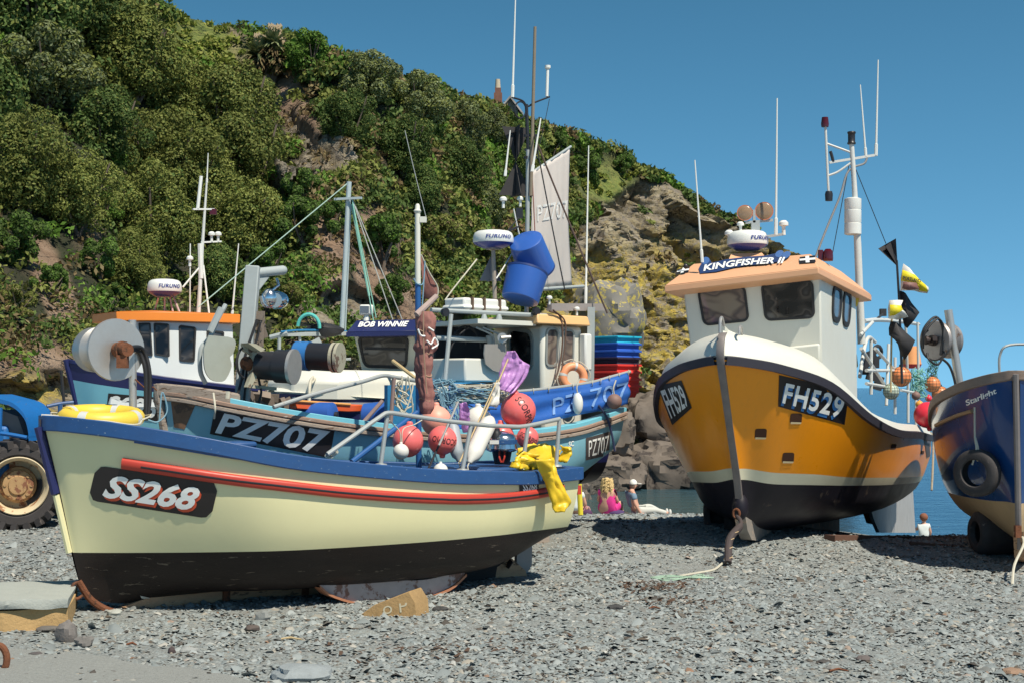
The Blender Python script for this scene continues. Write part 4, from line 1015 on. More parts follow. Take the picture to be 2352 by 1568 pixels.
    for k in range(5): g.tube([FS.pix(756 + 9 * math.cos(a) + k * 2, 1046 + 6 * math.sin(a) - k * 2, .9) + Vector((0, .02 * k, 0)) for a in [2 * math.pi * i / 12 for i in range(12)]], .006, 5, closed=True)
    g.ob('lashing', ROPEW, B)
    return B, H
def crv2(pts, n=4): return [(p.x, p.y) for p in crv([Vector((a, b, 0)) for a, b in pts], n)]
SSB, SSH = boat_ss()
# ---- loose things in and on the cream boat
def lifering(name, label, c, nrm, Rr, r, mt, group=None, tape=True, rope=ROPEW):
    c = Vector(c); n = Vector(nrm).normalized(); a = n.orthogonal().normalized(); b = n.cross(a); o = T(name, label, 'lifebuoy', c, group)
    P = lambda t, k=1: c + (a * math.cos(t) + b * math.sin(t)) * Rr * k
    g = M(); g.tube([P(2 * math.pi * i / 40) for i in range(40)], r, 14, closed=True); g.ob('ring', mt, o, smooth=80)
    if tape:
        for q in range(4):
            t0 = .6 + q * math.pi / 2; g = M(); g.tube([P(t0 + .035 * i) for i in range(-3, 4)], r * 1.03, 14); g.ob('tape_band', TAPE, o)
    g = M()
    for q in range(4):
        t0 = .6 + q * math.pi / 2; g.tube(crv([P(t0 + i * math.pi / 12, 1 + (r / Rr) * (1.1 + (.5 if 0 < i < 6 else 0))) + n * r * .3 * math.sin(i) for i in range(7)], 3), .006, 5)
    g.ob('grab_rope', rope, o); return o
c = FS.pix(232, 956, .05); c.z += .0
lifering('lifebuoy', 'yellow lifebuoy lying flat on the bow of the cream boat', Vector((c.x, c.y, c.z)), (.05, -.1, 1), .26, .066, YEL)
BG = 'buoys piled in the stern of the cream boat'
def sb(u, v, b=0): return FS.pix(u, v, b)
pm = PXM(12.2)
buoy('mooring_buoy', 'deep pink buoy left of the blue mast with a shadow across it', sb(937, 1012, .35), 37 * pm, PINK, BG, neck=(.1, 0, 1), sx=.95)
buoy('mooring_buoy', 'pale salmon pink buoy right of the blue mast behind the brown sail', sb(1002, 966, -.1), 37 * pm, PINKF, BG, neck=(0, 0, 1))
buoy('mooring_buoy', 'red pink buoy with upside down black letters in the middle of the pile', sb(1016, 1010, .3), 34 * pm, PINK, BG, neck=(0, 0, -1), letter='SCORPIO', yaw=.25, roll=math.pi + .2)
buoy('mooring_buoy', 'largest bright pink buoy with black letters running down its side', sb(1190, 942, -.1), 43 * PXM(12.7), PINK, BG, neck=(-.2, 0, 1), letter='SCORPIO', yaw=.5, roll=1.1)
buoy('mooring_buoy', 'small pink buoy with black letters above the yellow oilskin', sb(1212, 1004, .1), 27 * PXM(12.4), PINK, BG, neck=(.2, 0, 1), letter='SCORPIO', yaw=.1, roll=.5)
buoy('mooring_buoy', 'pink buoy half hidden behind the silver winch dome', sb(1150, 1002, -.15), 34 * pm, PINK, BG)
buoy('mooring_buoy', 'cream white buoy behind the long white fender', sb(1098, 968, -.1), 37 * pm, WHB, BG, sx=.95)
buoy('net_float', 'white speckled net float hanging in front of the deep pink buoy', sb(921, 1036, .6), 17.5 * pm, WHB, BG, cat='float')
buoy('net_float', 'small white float just above the blue gunwale', sb(1012, 1080, .5), 17 * pm, WHITEG, BG, cat='float')
g = M(); g.tube(crv([sb(921, 1020, .6), sb(918, 990, .6), sb(905, 975, .6), sb(895, 965, .75)], 4), .005, 5); g.tube(crv([sb(923, 1020, .6), sb(926, 985, .6), sb(950, 975, .5), sb(975, 960, .4)], 4), .005, 5); g.ob('float_line', ROPEW, SSB)
def fender(name, label, p0, p1, r, mt):
    o = T(name, label, 'fender', p0, BG); g = M(); g.lathe(p0, p1, [(0, .012), (.02, r * .5), (.1, r * .85), (.2, r), (.8, r), (.9, r * .85), (.98, r * .4), (1.03, r * .3), (1.06, 0)], 20); g.ob('body', mt, o, smooth=60)
    g = M(); g.tube(crv([p1, p1 + (p1 - p0) * .12, p1 + (p1 - p0) * .15 + Vector((.02, 0, -.04))], 4), .006, 5); g.ob('lanyard', ROPEW, o); return o
fender('boat_fender', 'long white fender leaning across the guard rail', sb(1128, 958, .35), sb(1080, 1058, .55), 20 * pm, WHB)
fender('boat_fender', 'grey fender with rope left of the long white fender', sb(1036, 965, .2), sb(1053, 1055, .35), 16 * pm, mat('grey_fender', (.33, .38, .42), .5, var=.2))
def winch():
    c = sb(1153, 1015, .25); o = T('deck_winch', 'silver domed winch with blue and white band in the stern of the cream boat', 'winch', c); z = Vector((0, 0, 1)); k = pm
    g = M(); g.lathe(c + z * 6 * k, c + z * 28 * k, [(0, 36 * k), (.3, 35 * k), (.6, 29 * k), (.85, 17 * k), (1, 3 * k)], 28); g.ob('dome', CHROME, o, smooth=60)
    g = M(); g.lathe(c - z * 3 * k, c + z * 7 * k, [(0, 37 * k), (1, 37 * k)], 28); g.ob('blue_band', BLUEP, o)
    g = M(); g.lathe(c - z * 22 * k, c - z * 3 * k, [(0, 30 * k), (.25, 40 * k), (.4, 36 * k), (1, 34 * k)], 28); g.ob('housing', CHROME, o)
    g = M(); g.box(c + Vector((-18 * k, -36 * k, 2 * k)), (22 * k, 8 * k, 9 * k)); g.ob('white_label', WHITEG, o)
    g = M(); g.lathe(c + Vector((-14 * k, -20 * k, 12 * k)), c + Vector((-14 * k, -22 * k, 34 * k)), [(0, 14 * k), (.6, 12 * k), (.7, 10 * k), (1, 9 * k)], 14); g.ob('cap', BLACKP, o)
    g = M(); g.lathe(c - z * 52 * k, c - z * 22 * k, [(0, 18 * k), (1, 24 * k)], 16); g.ob('base', BLACKP, o)
    g = M()
    for dx in (-6, 6): g.tube(crv([c + Vector((dx * k, -26 * k, -22 * k)), c + Vector((dx * k, -32 * k, -34 * k)), c + Vector((dx * .3 * k, -32 * k, -46 * k))], 4), 2.2 * k, 6)
    g.ob('red_clip', REDP, o)
winch()
def cloth(name, label, cat, outline_px, b, mt, amp=.03, th=.012, seed=1, n=18, wav=9, parent=None, frame=None, bulge=.05, group=None, **k):
    """crumpled cloth: grid spanned between a left and a right edge line (picture points on plane b), real thickness"""
    Fm = frame or FS; L, Rr = outline_px; L = crv2(L, 6); Rr = crv2(Rr, 6); m = min(len(L), len(Rr)); g = M(); rows = []
    for i in range(m):
        a = Fm.pix(L[int(i * (len(L) - 1) / (m - 1))][0], L[int(i * (len(L) - 1) / (m - 1))][1], b); c_ = Fm.pix(Rr[int(i * (len(Rr) - 1) / (m - 1))][0], Rr[int(i * (len(Rr) - 1) / (m - 1))][1], b); r = []
        for j in range(n + 1):
            t = j / n; p = a.lerp(c_, t); w = amp * math.sin(t * wav + seed + i * .25) + amp * 1.5 * noise.noise(Vector((t * 4 + seed, i * .35, seed)))
            r.append(p + Fm.n * (w + bulge * math.sin(math.pi * t)) + Vector((0, 0, amp * .4 * noise.noise(Vector((t * 5, i * .5, seed + 9))))))
        rows.append(r)
    g.grid(rows); props = dict(label=label, category=cat, group=group) if parent is None else {}
    return g.ob(name, mt, parent, smooth=75, solid=th, merge=False, loc=None if parent else rows[0][0], **props)
def oilskin():
    o = T('oilskins', 'yellow oilskins draped over the stern gunwale of the cream boat', 'oilskins', sb(1240, 1060, .7))
    q = random.Random(2); g = M(); c = sb(1236, 1050, .62); A = FS.d * -1; k = PXM(12.4)
    rows = []
    for i in range(15):
        ph = math.pi * i / 14; row = []
        for j in range(28):
            a = 2 * math.pi * j / 28; d = Vector((0, 0, math.cos(ph))) + A * math.sin(ph) * math.cos(a) + FS.n * math.sin(ph) * math.sin(a)
            rr = .9 + .26 * noise.noise(d * 2.3 + Vector((4, 0, 0))) + .34 * abs(noise.noise(d * 4.5)) + .12 * noise.noise(d * 9)
            row.append(c + (Vector((0, 0, d.z * 32 * k)) + A * d.dot(A) * 62 * k + FS.n * d.dot(FS.n) * 24 * k) * rr)
        rows.append(row)
    g.grid(rows, closed=True); g.ob('jacket', OIL, o, smooth=50)
    cloth('sleeve', None, None, ([(1228, 1055), (1243, 1085), (1252, 1105), (1262, 1150), (1272, 1176)], [(1272, 1050), (1276, 1080), (1290, 1115), (1310, 1152), (1292, 1172)]), .92, OIL, .02, .01, 3, 14, 9, o)
    cloth('cuff', None, None, ([(1170, 1072), (1180, 1050), (1200, 1036)], [(1205, 1078), (1215, 1064), (1240, 1046)]), .85, OIL, .03, .012, 6, 10, 8, o)
    cloth('collar', None, None, ([(1282, 1022), (1292, 1035), (1284, 1058)], [(1308, 1028), (1306, 1045), (1296, 1062)]), .7, OIL, .03, .012, 8, 8, 8, o)
    g = M(); g.tube(crv([sb(u, v, .88) for u, v in ((1188, 1052), (1215, 1050), (1245, 1056), (1272, 1062))], 5), .006, 6); g.ob('tie', mat('sail_ties', (.34, .22, .15)), o)
oilskin()
def danpole(name, label, p0, p1, r, mt, flag=None, fm=None, cat='flag pole', group='marker flag poles'):
    o = T(name, label, cat, p0, group); g = M(); g.tube([p0, p1], [r, r * .7], 8); g.ob('pole', mt, o); return o
d1 = danpole('marker_pole', 'bamboo marker pole with a crumpled purple plastic bag at its top', sb(1065, 1062, .45), sb(1172, 812, -.1), .011, BAMBOO)
cloth('bag_flag', None, None, ([(1163, 806), (1156, 825), (1150, 850), (1143, 875), (1140, 892)], [(1178, 806), (1200, 830), (1216, 842), (1200, 880), (1172, 906)]), -.1, PURPLE, .013, .004, 2, 24, 23, d1, bulge=.07)
cloth('white_flag', None, None, ([(1135, 878), (1128, 900), (1118, 930)], [(1143, 876), (1145, 905), (1140, 936)]), .1, WHB, .02, .004, 5, 8, 9, d1)
d2 = danpole('marker_pole', 'thin marker pole black below and silver above, leaning against the guard rail', sb(982, 1080, .5), sb(1052, 922, .3), .010, BLACKP)
g = M(); g.tube([sb(1008, 1022, .485), sb(1052, 922, .305)], .0105, 8); g.ob('silver_sleeve', SSTEEL, d2)
cloth('bag_flag', None, None, ([(1054, 925), (1052, 950), (1060, 970), (1066, 992)], [(1066, 922), (1078, 945), (1078, 968), (1072, 990)]), .3, PURPLE, .02, .004, 7, 8, 9, d2)
d3 = danpole('marker_pole', 'pale bamboo pole slanting behind the long white fender', sb(1056, 1060, .5), sb(1142, 872, .1), .008, BAMBOO)
for (u, v, w, h, m_, s_) in ((1100, 905, .28, .09, ROPEW, 1), (1010, 900, .16, .12, ROPEB, 2), (1085, 915, .25, .10, ROPEB, 3), (1148, 905, .10, .07, ROPEW, 4)):
    p = FS.pix(u, v, -.45); rope_tangle(None, 'rope_tangle', m_, p, (w, .05, h), 9, .006, s_, .4, label={1: 'pale ropes knotted along the rail above the buoys', 2: 'blue grey net ropes hanging beside the brown sail', 3: 'blue ropes tangled behind the cream white buoy', 4: 'pale rope knot below the purple bag'}[s_], category='rope', group='ropes hung along the rail')
g = M(); q = random.Random(8)
for i in range(16):
    x0 = 1003 + q.uniform(0, 34); g.tube(crv([FS.pix(x0, 892 + q.uniform(-5, 8), -.4), FS.pix(x0 + q.uniform(0, 25), 930, -.4), FS.pix(x0 + q.uniform(15, 45), 960 + q.uniform(0, 20), -.35)], 4), .005, 5)
g.ob('hanging_net_ropes', ROPEB, None, label='bundle of blue grey strands hanging between the pink buoys', category='rope', group='ropes hung along the rail', loc=FS.pix(1020, 892, -.4))
# ---------------------------------------------------------------- light blue boat behind
FZ = Frame(.63, 16.86, -.70, -.714)
def boat_pz():
    W = FZ.W; z_ = lambda u, v, b=0: FZ.pix(u, v, b)
    B = T('fishing_boat', 'light blue boat with brown strakes, blue tarpaulin rail and small sail behind the cream boat', 'boat', W(2.5, 0, .1), 'fishing boats drawn up on the beach')
    st = [[(0, 0, .88), (0, .45, .92), (0, .72, 1.02), (0, .86, 1.22), (0, .92, 1.50)],
          [(.5, 0, .66), (.5, .6, .74), (.5, .88, .92), (.5, .99, 1.15), (.5, 1.0, 1.41)],
          [(1.1, 0, .48), (1.1, .7, .56), (1.1, .99, .80), (1.1, 1.08, 1.05), (1.1, 1.09, 1.33)],
          [(2.0, 0, .34), (2.0, .72, .42), (2.0, 1.02, .68), (2.0, 1.12, .98), (2.0, 1.15, 1.29)],
          [(3.2, 0, .28), (3.2, .6, .38), (3.2, .94, .66), (3.2, 1.10, 1.0), (3.2, 1.13, 1.34)],
          [(4.2, 0, .28), (4.2, .36, .42), (4.2, .62, .70), (4.25, .84, 1.1), (4.3, .93, 1.47)],
          [(4.9, 0, .34), (4.9, .12, .5), (4.9, .28, .75), (4.98, .46, 1.2), (5.05, .58, 1.62)],
          [(5.22, 0, .5), (5.22, .03, .6), (5.24, .08, .8), (5.30, .17, 1.25), (5.34, .26, 1.71)],
          [(5.28, 0, .55), (5.30, .02, .65), (5.33, .03, .82), (5.40, .03, 1.3), (5.47, .04, 1.74)]]
    H = Hull(FZ, st); n = H.m
    H.band('hull', 2 * n - 4, 4 * n, LBLUE, B); H.band('hull_bottom', 0, 2 * n - 4, ANTIF, B)
    H.gunwale('gunwale', AQUA, B, .13, .05, .015, .02, bev=.006)
    H.inner(B, mat('grimy_inner', (.08, .10, .11), .8, var=.5), .95, .07, fmt=mat('dirty_deck', (.1, .09, .08)))
    g0 = M()
    for k, (dz, hh) in enumerate(((-.045, .04), (-.092, .04))):
        for sg in (1, -1):
            path = [(FZ.W(r[-1].x, sg * (r[-1].y * (1) + .01), r[-1].z + dz), FZ.n * sg) for r in H.loc]
            P2 = []
            for i, (p, nn) in enumerate(path):
                tg = (path[min(i + 1, len(path) - 1)][0] - path[max(i - 1, 0)][0]); nn = Vector((tg.y, -tg.x, 0)).normalized(); nn = nn if nn.dot(FZ.n) * sg > 0 else -nn; P2.append((p, nn))
            strake('rubbing_strake', WOOD if k else mat('brown_strake', (.30, .20, .15), .8, var=.4, scale=10, spot=(.36, (.5, .45, .4), 10), stretch=(1, 1, 4)), B, P2, hh, .03)
    # heavy stem with worn timber and rust
    g = M(); g.tube(crv([W(a, 0, z) for a, z in ((5.50, 1.78), (5.48, 1.62), (5.41, 1.25), (5.34, .8), (5.25, .5), (5.0, .32))], 4), .04, 8); g.ob('stem_post', WOOD, B)
    g = M(); g.prism([W(5.52, .02, 1.79), W(5.36, .30, 1.77), W(5.12, .56, 1.71), W(4.98, .56, 1.69), W(5.22, .0, 1.76)], (0, 0, -.13)); g.prism([W(5.52, -.02, 1.787), W(5.36, -.30, 1.767), W(5.12, -.56, 1.707), W(4.98, -.56, 1.687), W(5.22, .0, 1.757)], (0, 0, -.13)); g.ob('breasthook', WOOD, B, bevel=.02)
    q = [(392, 912), (452, 922), (424, 985), (400, 980)]; decal('rust_stain', mat('rust_stain', (.22, .12, .07), .8, var=.5, scale=14, spot=(.45, (.1, .06, .04), 8)), B, H.hit, q, plate_shape(6, 5), .004)
    q = [(493, 941), (768, 988), (757, 1050), (482, 995)]; bd = decal('name_board', BOARD, B, H.hit, q, plate_shape(24, 5), .005)
    decal('lettering', LETW, bd, H.hit, q, text2d('PZ707', .18, .03, 1.0), .011, (.04, .08, .965, .97))
    q = [(1345, 1005), (1402, 989), (1398, 1043), (1345, 1056)]; bd = decal('name_board', mat('grey_board', (.07, .06, .06), .6), B, H.hit, q, plate_shape(8, 5), .005)
    if bd: decal('lettering', LETW, bd, H.hit, q, text2d('PZ707', 0, .0, 1.0), .011, (.10, .14, .92, .86))
    bs = decal('port_mark', LETW, B, H.hit, [(1305, 1013), (1317, 1011), (1317, 1023), (1305, 1025)], text2d('SC', 0, .02), .008)
    g = M(); g.prism([z_(1378, 1035, .5), z_(1356, 1075, .5), z_(1330, 1108, .5), z_(1340, 1082, .5)], FZ.n * .03); g.ob('rudder_blade', BLACKB, B)
    rz = Matrix.Rotation(math.atan2(FZ.d.y, FZ.d.x), 3, 'Z')
    g = M(); g.box(W(2.4, 0, .16), (4.4, .12, .34), rz); g.ob('keel', TAN, B)
    g = M()
    for a in (1.2, 3.4):
        for sg in (1, -1): g.box(W(a, sg * .62, .22), (.3, .2, .5), rz)
    g.ob('bilge_leg', WOOD, B)
    # ---------------- wheelhouse (aft)
    A = z_(1245, 745, .46); zb = 1.1; front_l = z_(1130, 735, -.62)
    fl = Vector((front_l.x, front_l.y, 0)); ff = Vector((A.x, A.y, 0)); sd = -FZ.d * .68
    zt = A.z; flt, fbt = Vector((fl.x, fl.y, zt)), Vector((fl.x, fl.y, zb)); nr, nb = Vector((ff.x, ff.y, zt)), Vector((ff.x, ff.y, zb))
    g = M(); base = [fbt, nb, nb + sd, fbt + sd]; top = [flt, nr, nr + sd, flt + sd]; g.hexa(base, top); wh = g.ob('wheelhouse', WHITEP, B, bevel=.05)
    up = Vector((0, 0, 1)); e = .10
    fo = (flt - nr).normalized() * e; so_ = -sd.normalized() * e
    g = M(); rb = [flt + fo + so_ * 1.5, nr - fo + so_ * 1.5, nr - fo + sd - so_ * .6, flt + fo + sd - so_ * .6]; g.hexa(rb, [p + up * .11 + (sum(rb, Vector()) / 4 - p) * .05 for p in rb]); rf = g.ob('roof', PEACH, wh, bevel=.015)
    hfF = quad_plane(flt, nr, fbt); hfS = quad_plane(nr, nr + sd, nb)
    window(wh, hfF, [(1166, 748), (1226, 757), (1228, 852), (1170, 845)], .1, .3, mat('alloy_frame', (.4, .42, .4), .4, .5), GLASS)
    window(wh, hfS, [(1253, 752), (1282, 752), (1279, 841), (1251, 842)], .12, .35, mat('alloy_frame', (.4, .42, .4)), GLASSL)
    window(wh, hfS, [(1290, 755), (1318, 756), (1316, 836), (1289, 838)], .12, .35, mat('alloy_frame', (.4, .42, .4)), GLASSL)
    g = M(); g.box(nr + sd * .98 + up * -.30 + FZ.n * .06, (.12, .10, .42), rz); g.ob('radar_box', WHITEG, wh, bevel=.02)
    # shelter forward of the wheelhouse
    F2 = FZ.d * .95
    g = M(); c4 = [flt + FZ.d * .1 + up * -.02, nr + FZ.d * .1 + up * -.02]; g.hexa([c4[0], c4[1], c4[1] + F2 * .95, c4[0] + F2 * .95], [p + up * .05 for p in (c4[0], c4[1], c4[1] + F2 * .95, c4[0] + F2 * .95)]); g.ob('shelter_roof', WHITEP, B)
    g = M(); lowr = Vector((0, 0, -.62)); P0, P1 = c4[0] + F2 * .1 + FZ.n * .12, c4[0] + F2 * 1.0 + FZ.n * .12; g.hexa([P0 + lowr, P1 + lowr, P1 + lowr + FZ.n * .04, P0 + lowr + FZ.n * .04], [P0, P1, P1 + FZ.n * .04, P0 + FZ.n * .04]); g.ob('shelter_shade', mat('painted_shade', (.03, .03, .035), .8, var=.4), B)  # dark panel standing in for the shade under the shelter roof
    g = M(); g.box(z_(1085, 850, .1), (.75, .55, .25), rz); g.ob('casing', WHITEP, B, bevel=.02)
    fr = M(); fr.tube([z_(990, 712, .35), z_(1268, 726, .45)], .024, 8); fr.tube([z_(1036, 722, .37), z_(1022, 872, .4)], .024, 8); fr.tube([z_(1000, 776, .2), z_(1124, 781, .2)], .028, 10); fr.tube([z_(1124, 770, .25), z_(1128, 792, .25)], .04, 10)
    fr.tube(crv([z_(1094, 752, .3), z_(1128, 768, .3), z_(1134, 782, .3), z_(1134, 800, .3)], 4), .012, 6); fr.tube(crv([z_(1108, 752, .3), z_(1146, 768, .3), z_(1152, 782, .3), z_(1152, 800, .3)], 4), .012, 6)
    for u in (1112, 1146): fr.lathe(z_(u, 722, .42), z_(u, 745, .42), [(0, .02), (.4, .035), (.8, .04), (1, .015)], 10)
    f_ = fr.ob('deck_frame', GREYP, B)
    g = M()
    for (u, v, r) in ((1070, 775, 26), (1095, 772, 30), (1048, 790, 22)): g.tube([z_(u + r * math.cos(a), v + r * math.sin(a), .0) for a in [math.pi * (1.0 + i / 12) for i in range(13)]], .010, 6)
    g.tube(crv([z_(1022, 850, .2), z_(1040, 790, .2), z_(1075, 755, .2), z_(1100, 775, .2), z_(1104, 800, .2)], 5), .009, 6); g.ob('hose', BLACKR, f_)
    g = M(); g.prism([z_(u, v, .42) for u, v in ((1112, 790), (1160, 790), (1162, 850), (1150, 856), (1130, 850), (1114, 836), (1110, 812))], FZ.n * .015); g.ob('guide_plate', mat('dull_plate', (.38, .36, .33), .5, .4, var=.2), f_)
    g = M(); g.tube([z_(1154, 776, .40), z_(1154, 776, .48)], .055, 16); g.tube([z_(1150, 776, .48), z_(1172, 774, .52)], .02, 8); g.ob('pulley', SSTEEL, f_)
    # life raft canister on the shelter roof
    rb_ = M(); c = z_(1093, 701, .1); rb_.box(c, (.66, .32, .13), rz); rb_.box(c - up * .035, (.70, .36, .05), rz); lr = rb_.ob('raft_canister', WHITEG, B, bevel=.03)
    g = M()
    for k in (-.2, .04, .22): g.box(c + FZ.d * k, (.022, .375, .145), rz)
    g.ob('strap', mat('brown_strap', (.14, .09, .06), .8), lr)
    g = M(); c = z_(1013, 720, .2); 
    for (u, v, r) in ((1080 - 62, 740 - 22, 9), (1227, 716, 9)):
        c = z_(u, v, .45); g.lathe(c + FZ.d * .02, c + FZ.d * .02 + FZ.n * .07, [(0, .02), (.3, .04), (1, .046)], 14)
    g.ob('work_lamp', BLACKP, B)
    # radar on post
    rc = z_(1133, 556, .0); radar(B, rc, 46 * PXM(rc.y), 26 * PXM(rc.y), yaw=-.35)
    g = M(); g.tube([z_(1133, 575, .0), z_(1137, 695, .0)], .024, 8); g.box(z_(1133, 572, 0), (.12, .12, .02), rz); g.ob('radar_post', mat('brown_grey_pipe', (.35, .3, .25), .6, var=.3), B)
    # barrels tied on the roof
    def barrel(p0, p1, r, nm, lab):
        g = M(); o = T(nm, lab, 'barrel', p0, 'cut plastic barrels tied to the mast'); g.lathe(p0, p1, [(0, r * .86), (.02, r * .93), (.08, r * .95), (.9, r * 1.04), (.95, r * 1.05), (1, r * 1.05)], 36); g.ob('shell', BARREL, o, smooth=40)
        g = M(); d = (p1 - p0).normalized(); g.lathe(p1 - d * .02, p1 + d * .003, [(0, r * 1.062), (1, r * 1.062)], 36); g.lathe(p1 + d * .004, p1 + d * .005, [(0, r * .95), (1, 0)], 30); g.ob('rim', mat('barrel_dark', (.015, .04, .16), .5), o); return o
    k = PXM(15.6)
    barrel(z_(1194, 690, .3), z_(1212, 622, .3), 47 * k, 'plastic_barrel', 'lower blue plastic barrel standing tilted on the wheelhouse roof')
    barrel(z_(1207, 552, .3), z_(1233, 622, .22), 43 * k, 'plastic_barrel', 'upper blue plastic barrel lying mouth down on top of the lower one')
    # masts
    m0, m1 = z_(1209, 700, -.1), z_(1213, 345, -.1)
    g = M(); g.tube([m0 - up * .3, m1], .026, 12); ma = g.ob('mast', STEEL, B)
    g = M(); g.tube([z_(1219, 450, -.05), z_(1229, 62, -.05)], [.022, .018], 10); g.ob('topmast', mat('weathered_pole', (.22, .18, .13), .8, var=.3), ma)
    g = M(); g.beam(m1 + Vector((-.04, 0, .0)), m1 + Vector((.12, 0, .0)), .03, .03); g.beam(z_(1205, 362, -.1), z_(1232, 362, -.1), .03, .03); g.beam(z_(1205, 312, -.1), z_(1234, 312, -.1), .03, .03)
    g.tube([z_(1213, 350, -.1), z_(1209, 240, -.1)], .02, 8); g.tube(crv([z_(1176, 224, -.1), z_(1200, 232, -.1), z_(1212, 245, -.1), z_(1228, 236, -.1), z_(1262, 223, -.1)], 4), .011, 8)
    g.tube([z_(1195 + 13 * math.cos(a), 253 + 19 * math.sin(a), -.1) for a in [2 * math.pi * i / 18 for i in range(18)]], .010, 6, closed=True); g.ob('mast_head', BLACKP, ma)
    whip(ma, z_(1177, 224, -.1), z_(1184, -6, -.1), .013); g = M(); g.tube([z_(1256, 222, -.1), z_(1258, 158, -.1)], .018, 10); g.lathe(z_(1258, 160, -.1), z_(1258, 150, -.1), [(0, .018), (.3, .035), (.9, .035), (1, .01)], 12); g.ob('vhf_aerial', WHITEG, ma)
    whip(ma, z_(1222, 395, .1), z_(1242, 272, .1), .014); whip(ma, z_(1160, 405, -.1), z_(1172, 300, -.1), .012)
    def dayshape(parent, c, w, h, flip=1, mt=FLAGB):   # two crossed triangular boards meeting at a point
        g = M(); c = Vector(c)
        for a in (.3, 1.87):
            d = Vector((math.cos(a), math.sin(a), 0)); g.prism([c, c + d * w + Vector((0, 0, -h * flip)), c - d * w + Vector((0, 0, -h * flip))], Vector((-d.y, d.x, 0)) * .006)
        return g.ob('day_shape', mt, parent, smooth=0)
    k = PXM(16.4)
    dayshape(ma, z_(1185, 372, -.3), 42 * k, 80 * k); dayshape(ma, z_(1185, 372, -.3), 34 * k, 82 * k, -1); dayshape(ma, z_(1185, 372, -.3), 8 * k, 70 * k, -1)
    dayshape(B, z_(1127, 590, -.1), 26 * k, 55 * k, 1, mat('grey_flag', (.2, .2, .22), .7)); 
    # sail
    sq = [z_(1222, 395, -.35), z_(1310, 338, -.9), z_(1314, 655, -.9), z_(1216, 665, -.35)]
    rows = []
    for i in range(25):
        t = i / 24; a, b = sq[0].lerp(sq[3], t), sq[1].lerp(sq[2], t); b = b + (a - b) * .06 * math.sin(math.pi * t)
        rows.append([a.lerp(b, s / 16) + FZ.n * (.05 * math.sin(math.pi * s / 16) * math.sin(math.pi * t) + .012 * noise.noise(Vector((s * .5, t * 3, 3))) + .01 * math.sin(s * 2.2 + t * 2)) for s in range(17)])
    g = M(); g.grid(rows); sa = g.ob('sail', SAILW, B, smooth=80, solid=.006)
    sb_ = BVHTree.FromPolygons(g.v, g.f)
    def shit(u, v):
        d = ray(u, v).normalized(); h = sb_.ray_cast(CAMP, d); return (None, None) if h[0] is None else (h[0], h[1] if h[1].dot(d) < 0 else -h[1])
    decal('lettering', mat('faded_letter', (.66, .66, .64), .8), sa, shit, [(1232, 470), (1302, 458), (1302, 502), (1232, 512)], text2d('PZ707', 0, .01), .012, (0, .05, 1, .95))
    g = M(); g.tube([z_(1214, 402, -.33), z_(1311, 337, -.9)], .016, 8); g.ob('gaff', GREYP, sa); g = M(); g.tube([z_(1210, 667, -.33), z_(1340, 658, -.95)], .022, 8); g.ob('boom', GREYP, sa)
    for i, (p, q_, r, m_) in enumerate(((z_(1226, 300, -.1), z_(1297, 665, .5), .008, BLACKR), (z_(1226, 310, -.1), z_(1395, 720, .6), .011, mat('dark_rope', (.09, .06, .05), .9)), (z_(1222, 390, -.3), z_(1230, 560, -.3), .007, SAILR), (z_(1180, 480, -.1), z_(1198, 560, -.1), .008, WHITEG), (z_(1195, 545, -.1), z_(1140, 640, .2), .008, WHITEG), (z_(1262, 228, -.1), z_(1240, 330, -.1), .004, BLACKR), (z_(930, 300, -.6), z_(980, 505, -.3), .004, STEEL))):
        line(ma, 'stay', p, q_, r, m_, .02)
    g = M(); g.tube(crv([z_(1022, 690, .2), z_(1040, 665, .2), z_(1068, 630, .2), z_(1095, 596, .1)], 5), .008, 6); g.ob('rope', ROPEW, B)
    for (u, v, s) in ((1156, 478, .13), (1195, 475, .12)): mushroom(ma, z_(u, v, -.2), s)
    g = M(); g.box(z_(1193, 490, -.15), (.08, .07, .12)); g.tube([z_(1150, 540, -.1), z_(1192, 520, -.1)], .012, 6); g.tube([z_(1158, 540, -.1), z_(1192, 500, -.1)], .008, 6); g.ob('masthead_light', BLACKP, ma)
    whip(B, z_(1345, 706, .2), z_(1352, 335, .2), .012)
    # aft goalpost
    g = M(); g.beam(z_(1355, 915, .5), z_(1358, 706, .5), .085, .06, (0, 1, 0)); g.ob('gallows_post', GREYP, B)
    g = M(); g.beam(z_(1262, 706, .5), z_(1384, 706, .35), .06, .085); g.ob('gallows_beam', mat('brown_grey_beam', (.30, .27, .26), .7, var=.2), B)
    g = M(); g.tube(crv([z_(u, v, .55) for u, v in ((1262, 715), (1285, 725), (1292, 760), (1290, 810), (1282, 850), (1275, 870))], 5), .011, 6); g.tube(crv([z_(u, v, .56) for u, v in ((1270, 712), (1296, 735), (1299, 770), (1294, 820), (1286, 875))], 5), .009, 6); g.ob('hose', mat('brown_hose', (.12, .07, .05), .7), B)
    for (u, v) in ((1262, 700), (1325, 725)): mushroom(B, z_(u, v, .5), .10)
    # rail with tarpaulin
    rp = [(628, 934, .98), (720, 905, .98), (830, 876, .98), (878, 862, .96), (905, 865, .95), (960, 874, .95), (1044, 884, .97), (1113, 894, .97), (1167, 899, .96), (1248, 893, .95), (1352, 879, .93), (1400, 866, .93), (1447, 853, .92)]
    g = M(); g.tube(crv([z_(*p) for p in rp], 4), .02, 10); rl = g.ob('guard_rail', STEEL, B)
    for (u0, v0, u1, v1) in ((905, 866, 897, 975), (878, 920, 820, 985), (1000, 880, 1000, 1000), (1100, 893, 1100, 1000)):
        g = M(); g.tube([z_(u0, v0, .95), z_(u1, v1, .98)], .02, 8); g.ob('rail_post', mat('reddish_post', (.22, .15, .14), .7, var=.3), rl)
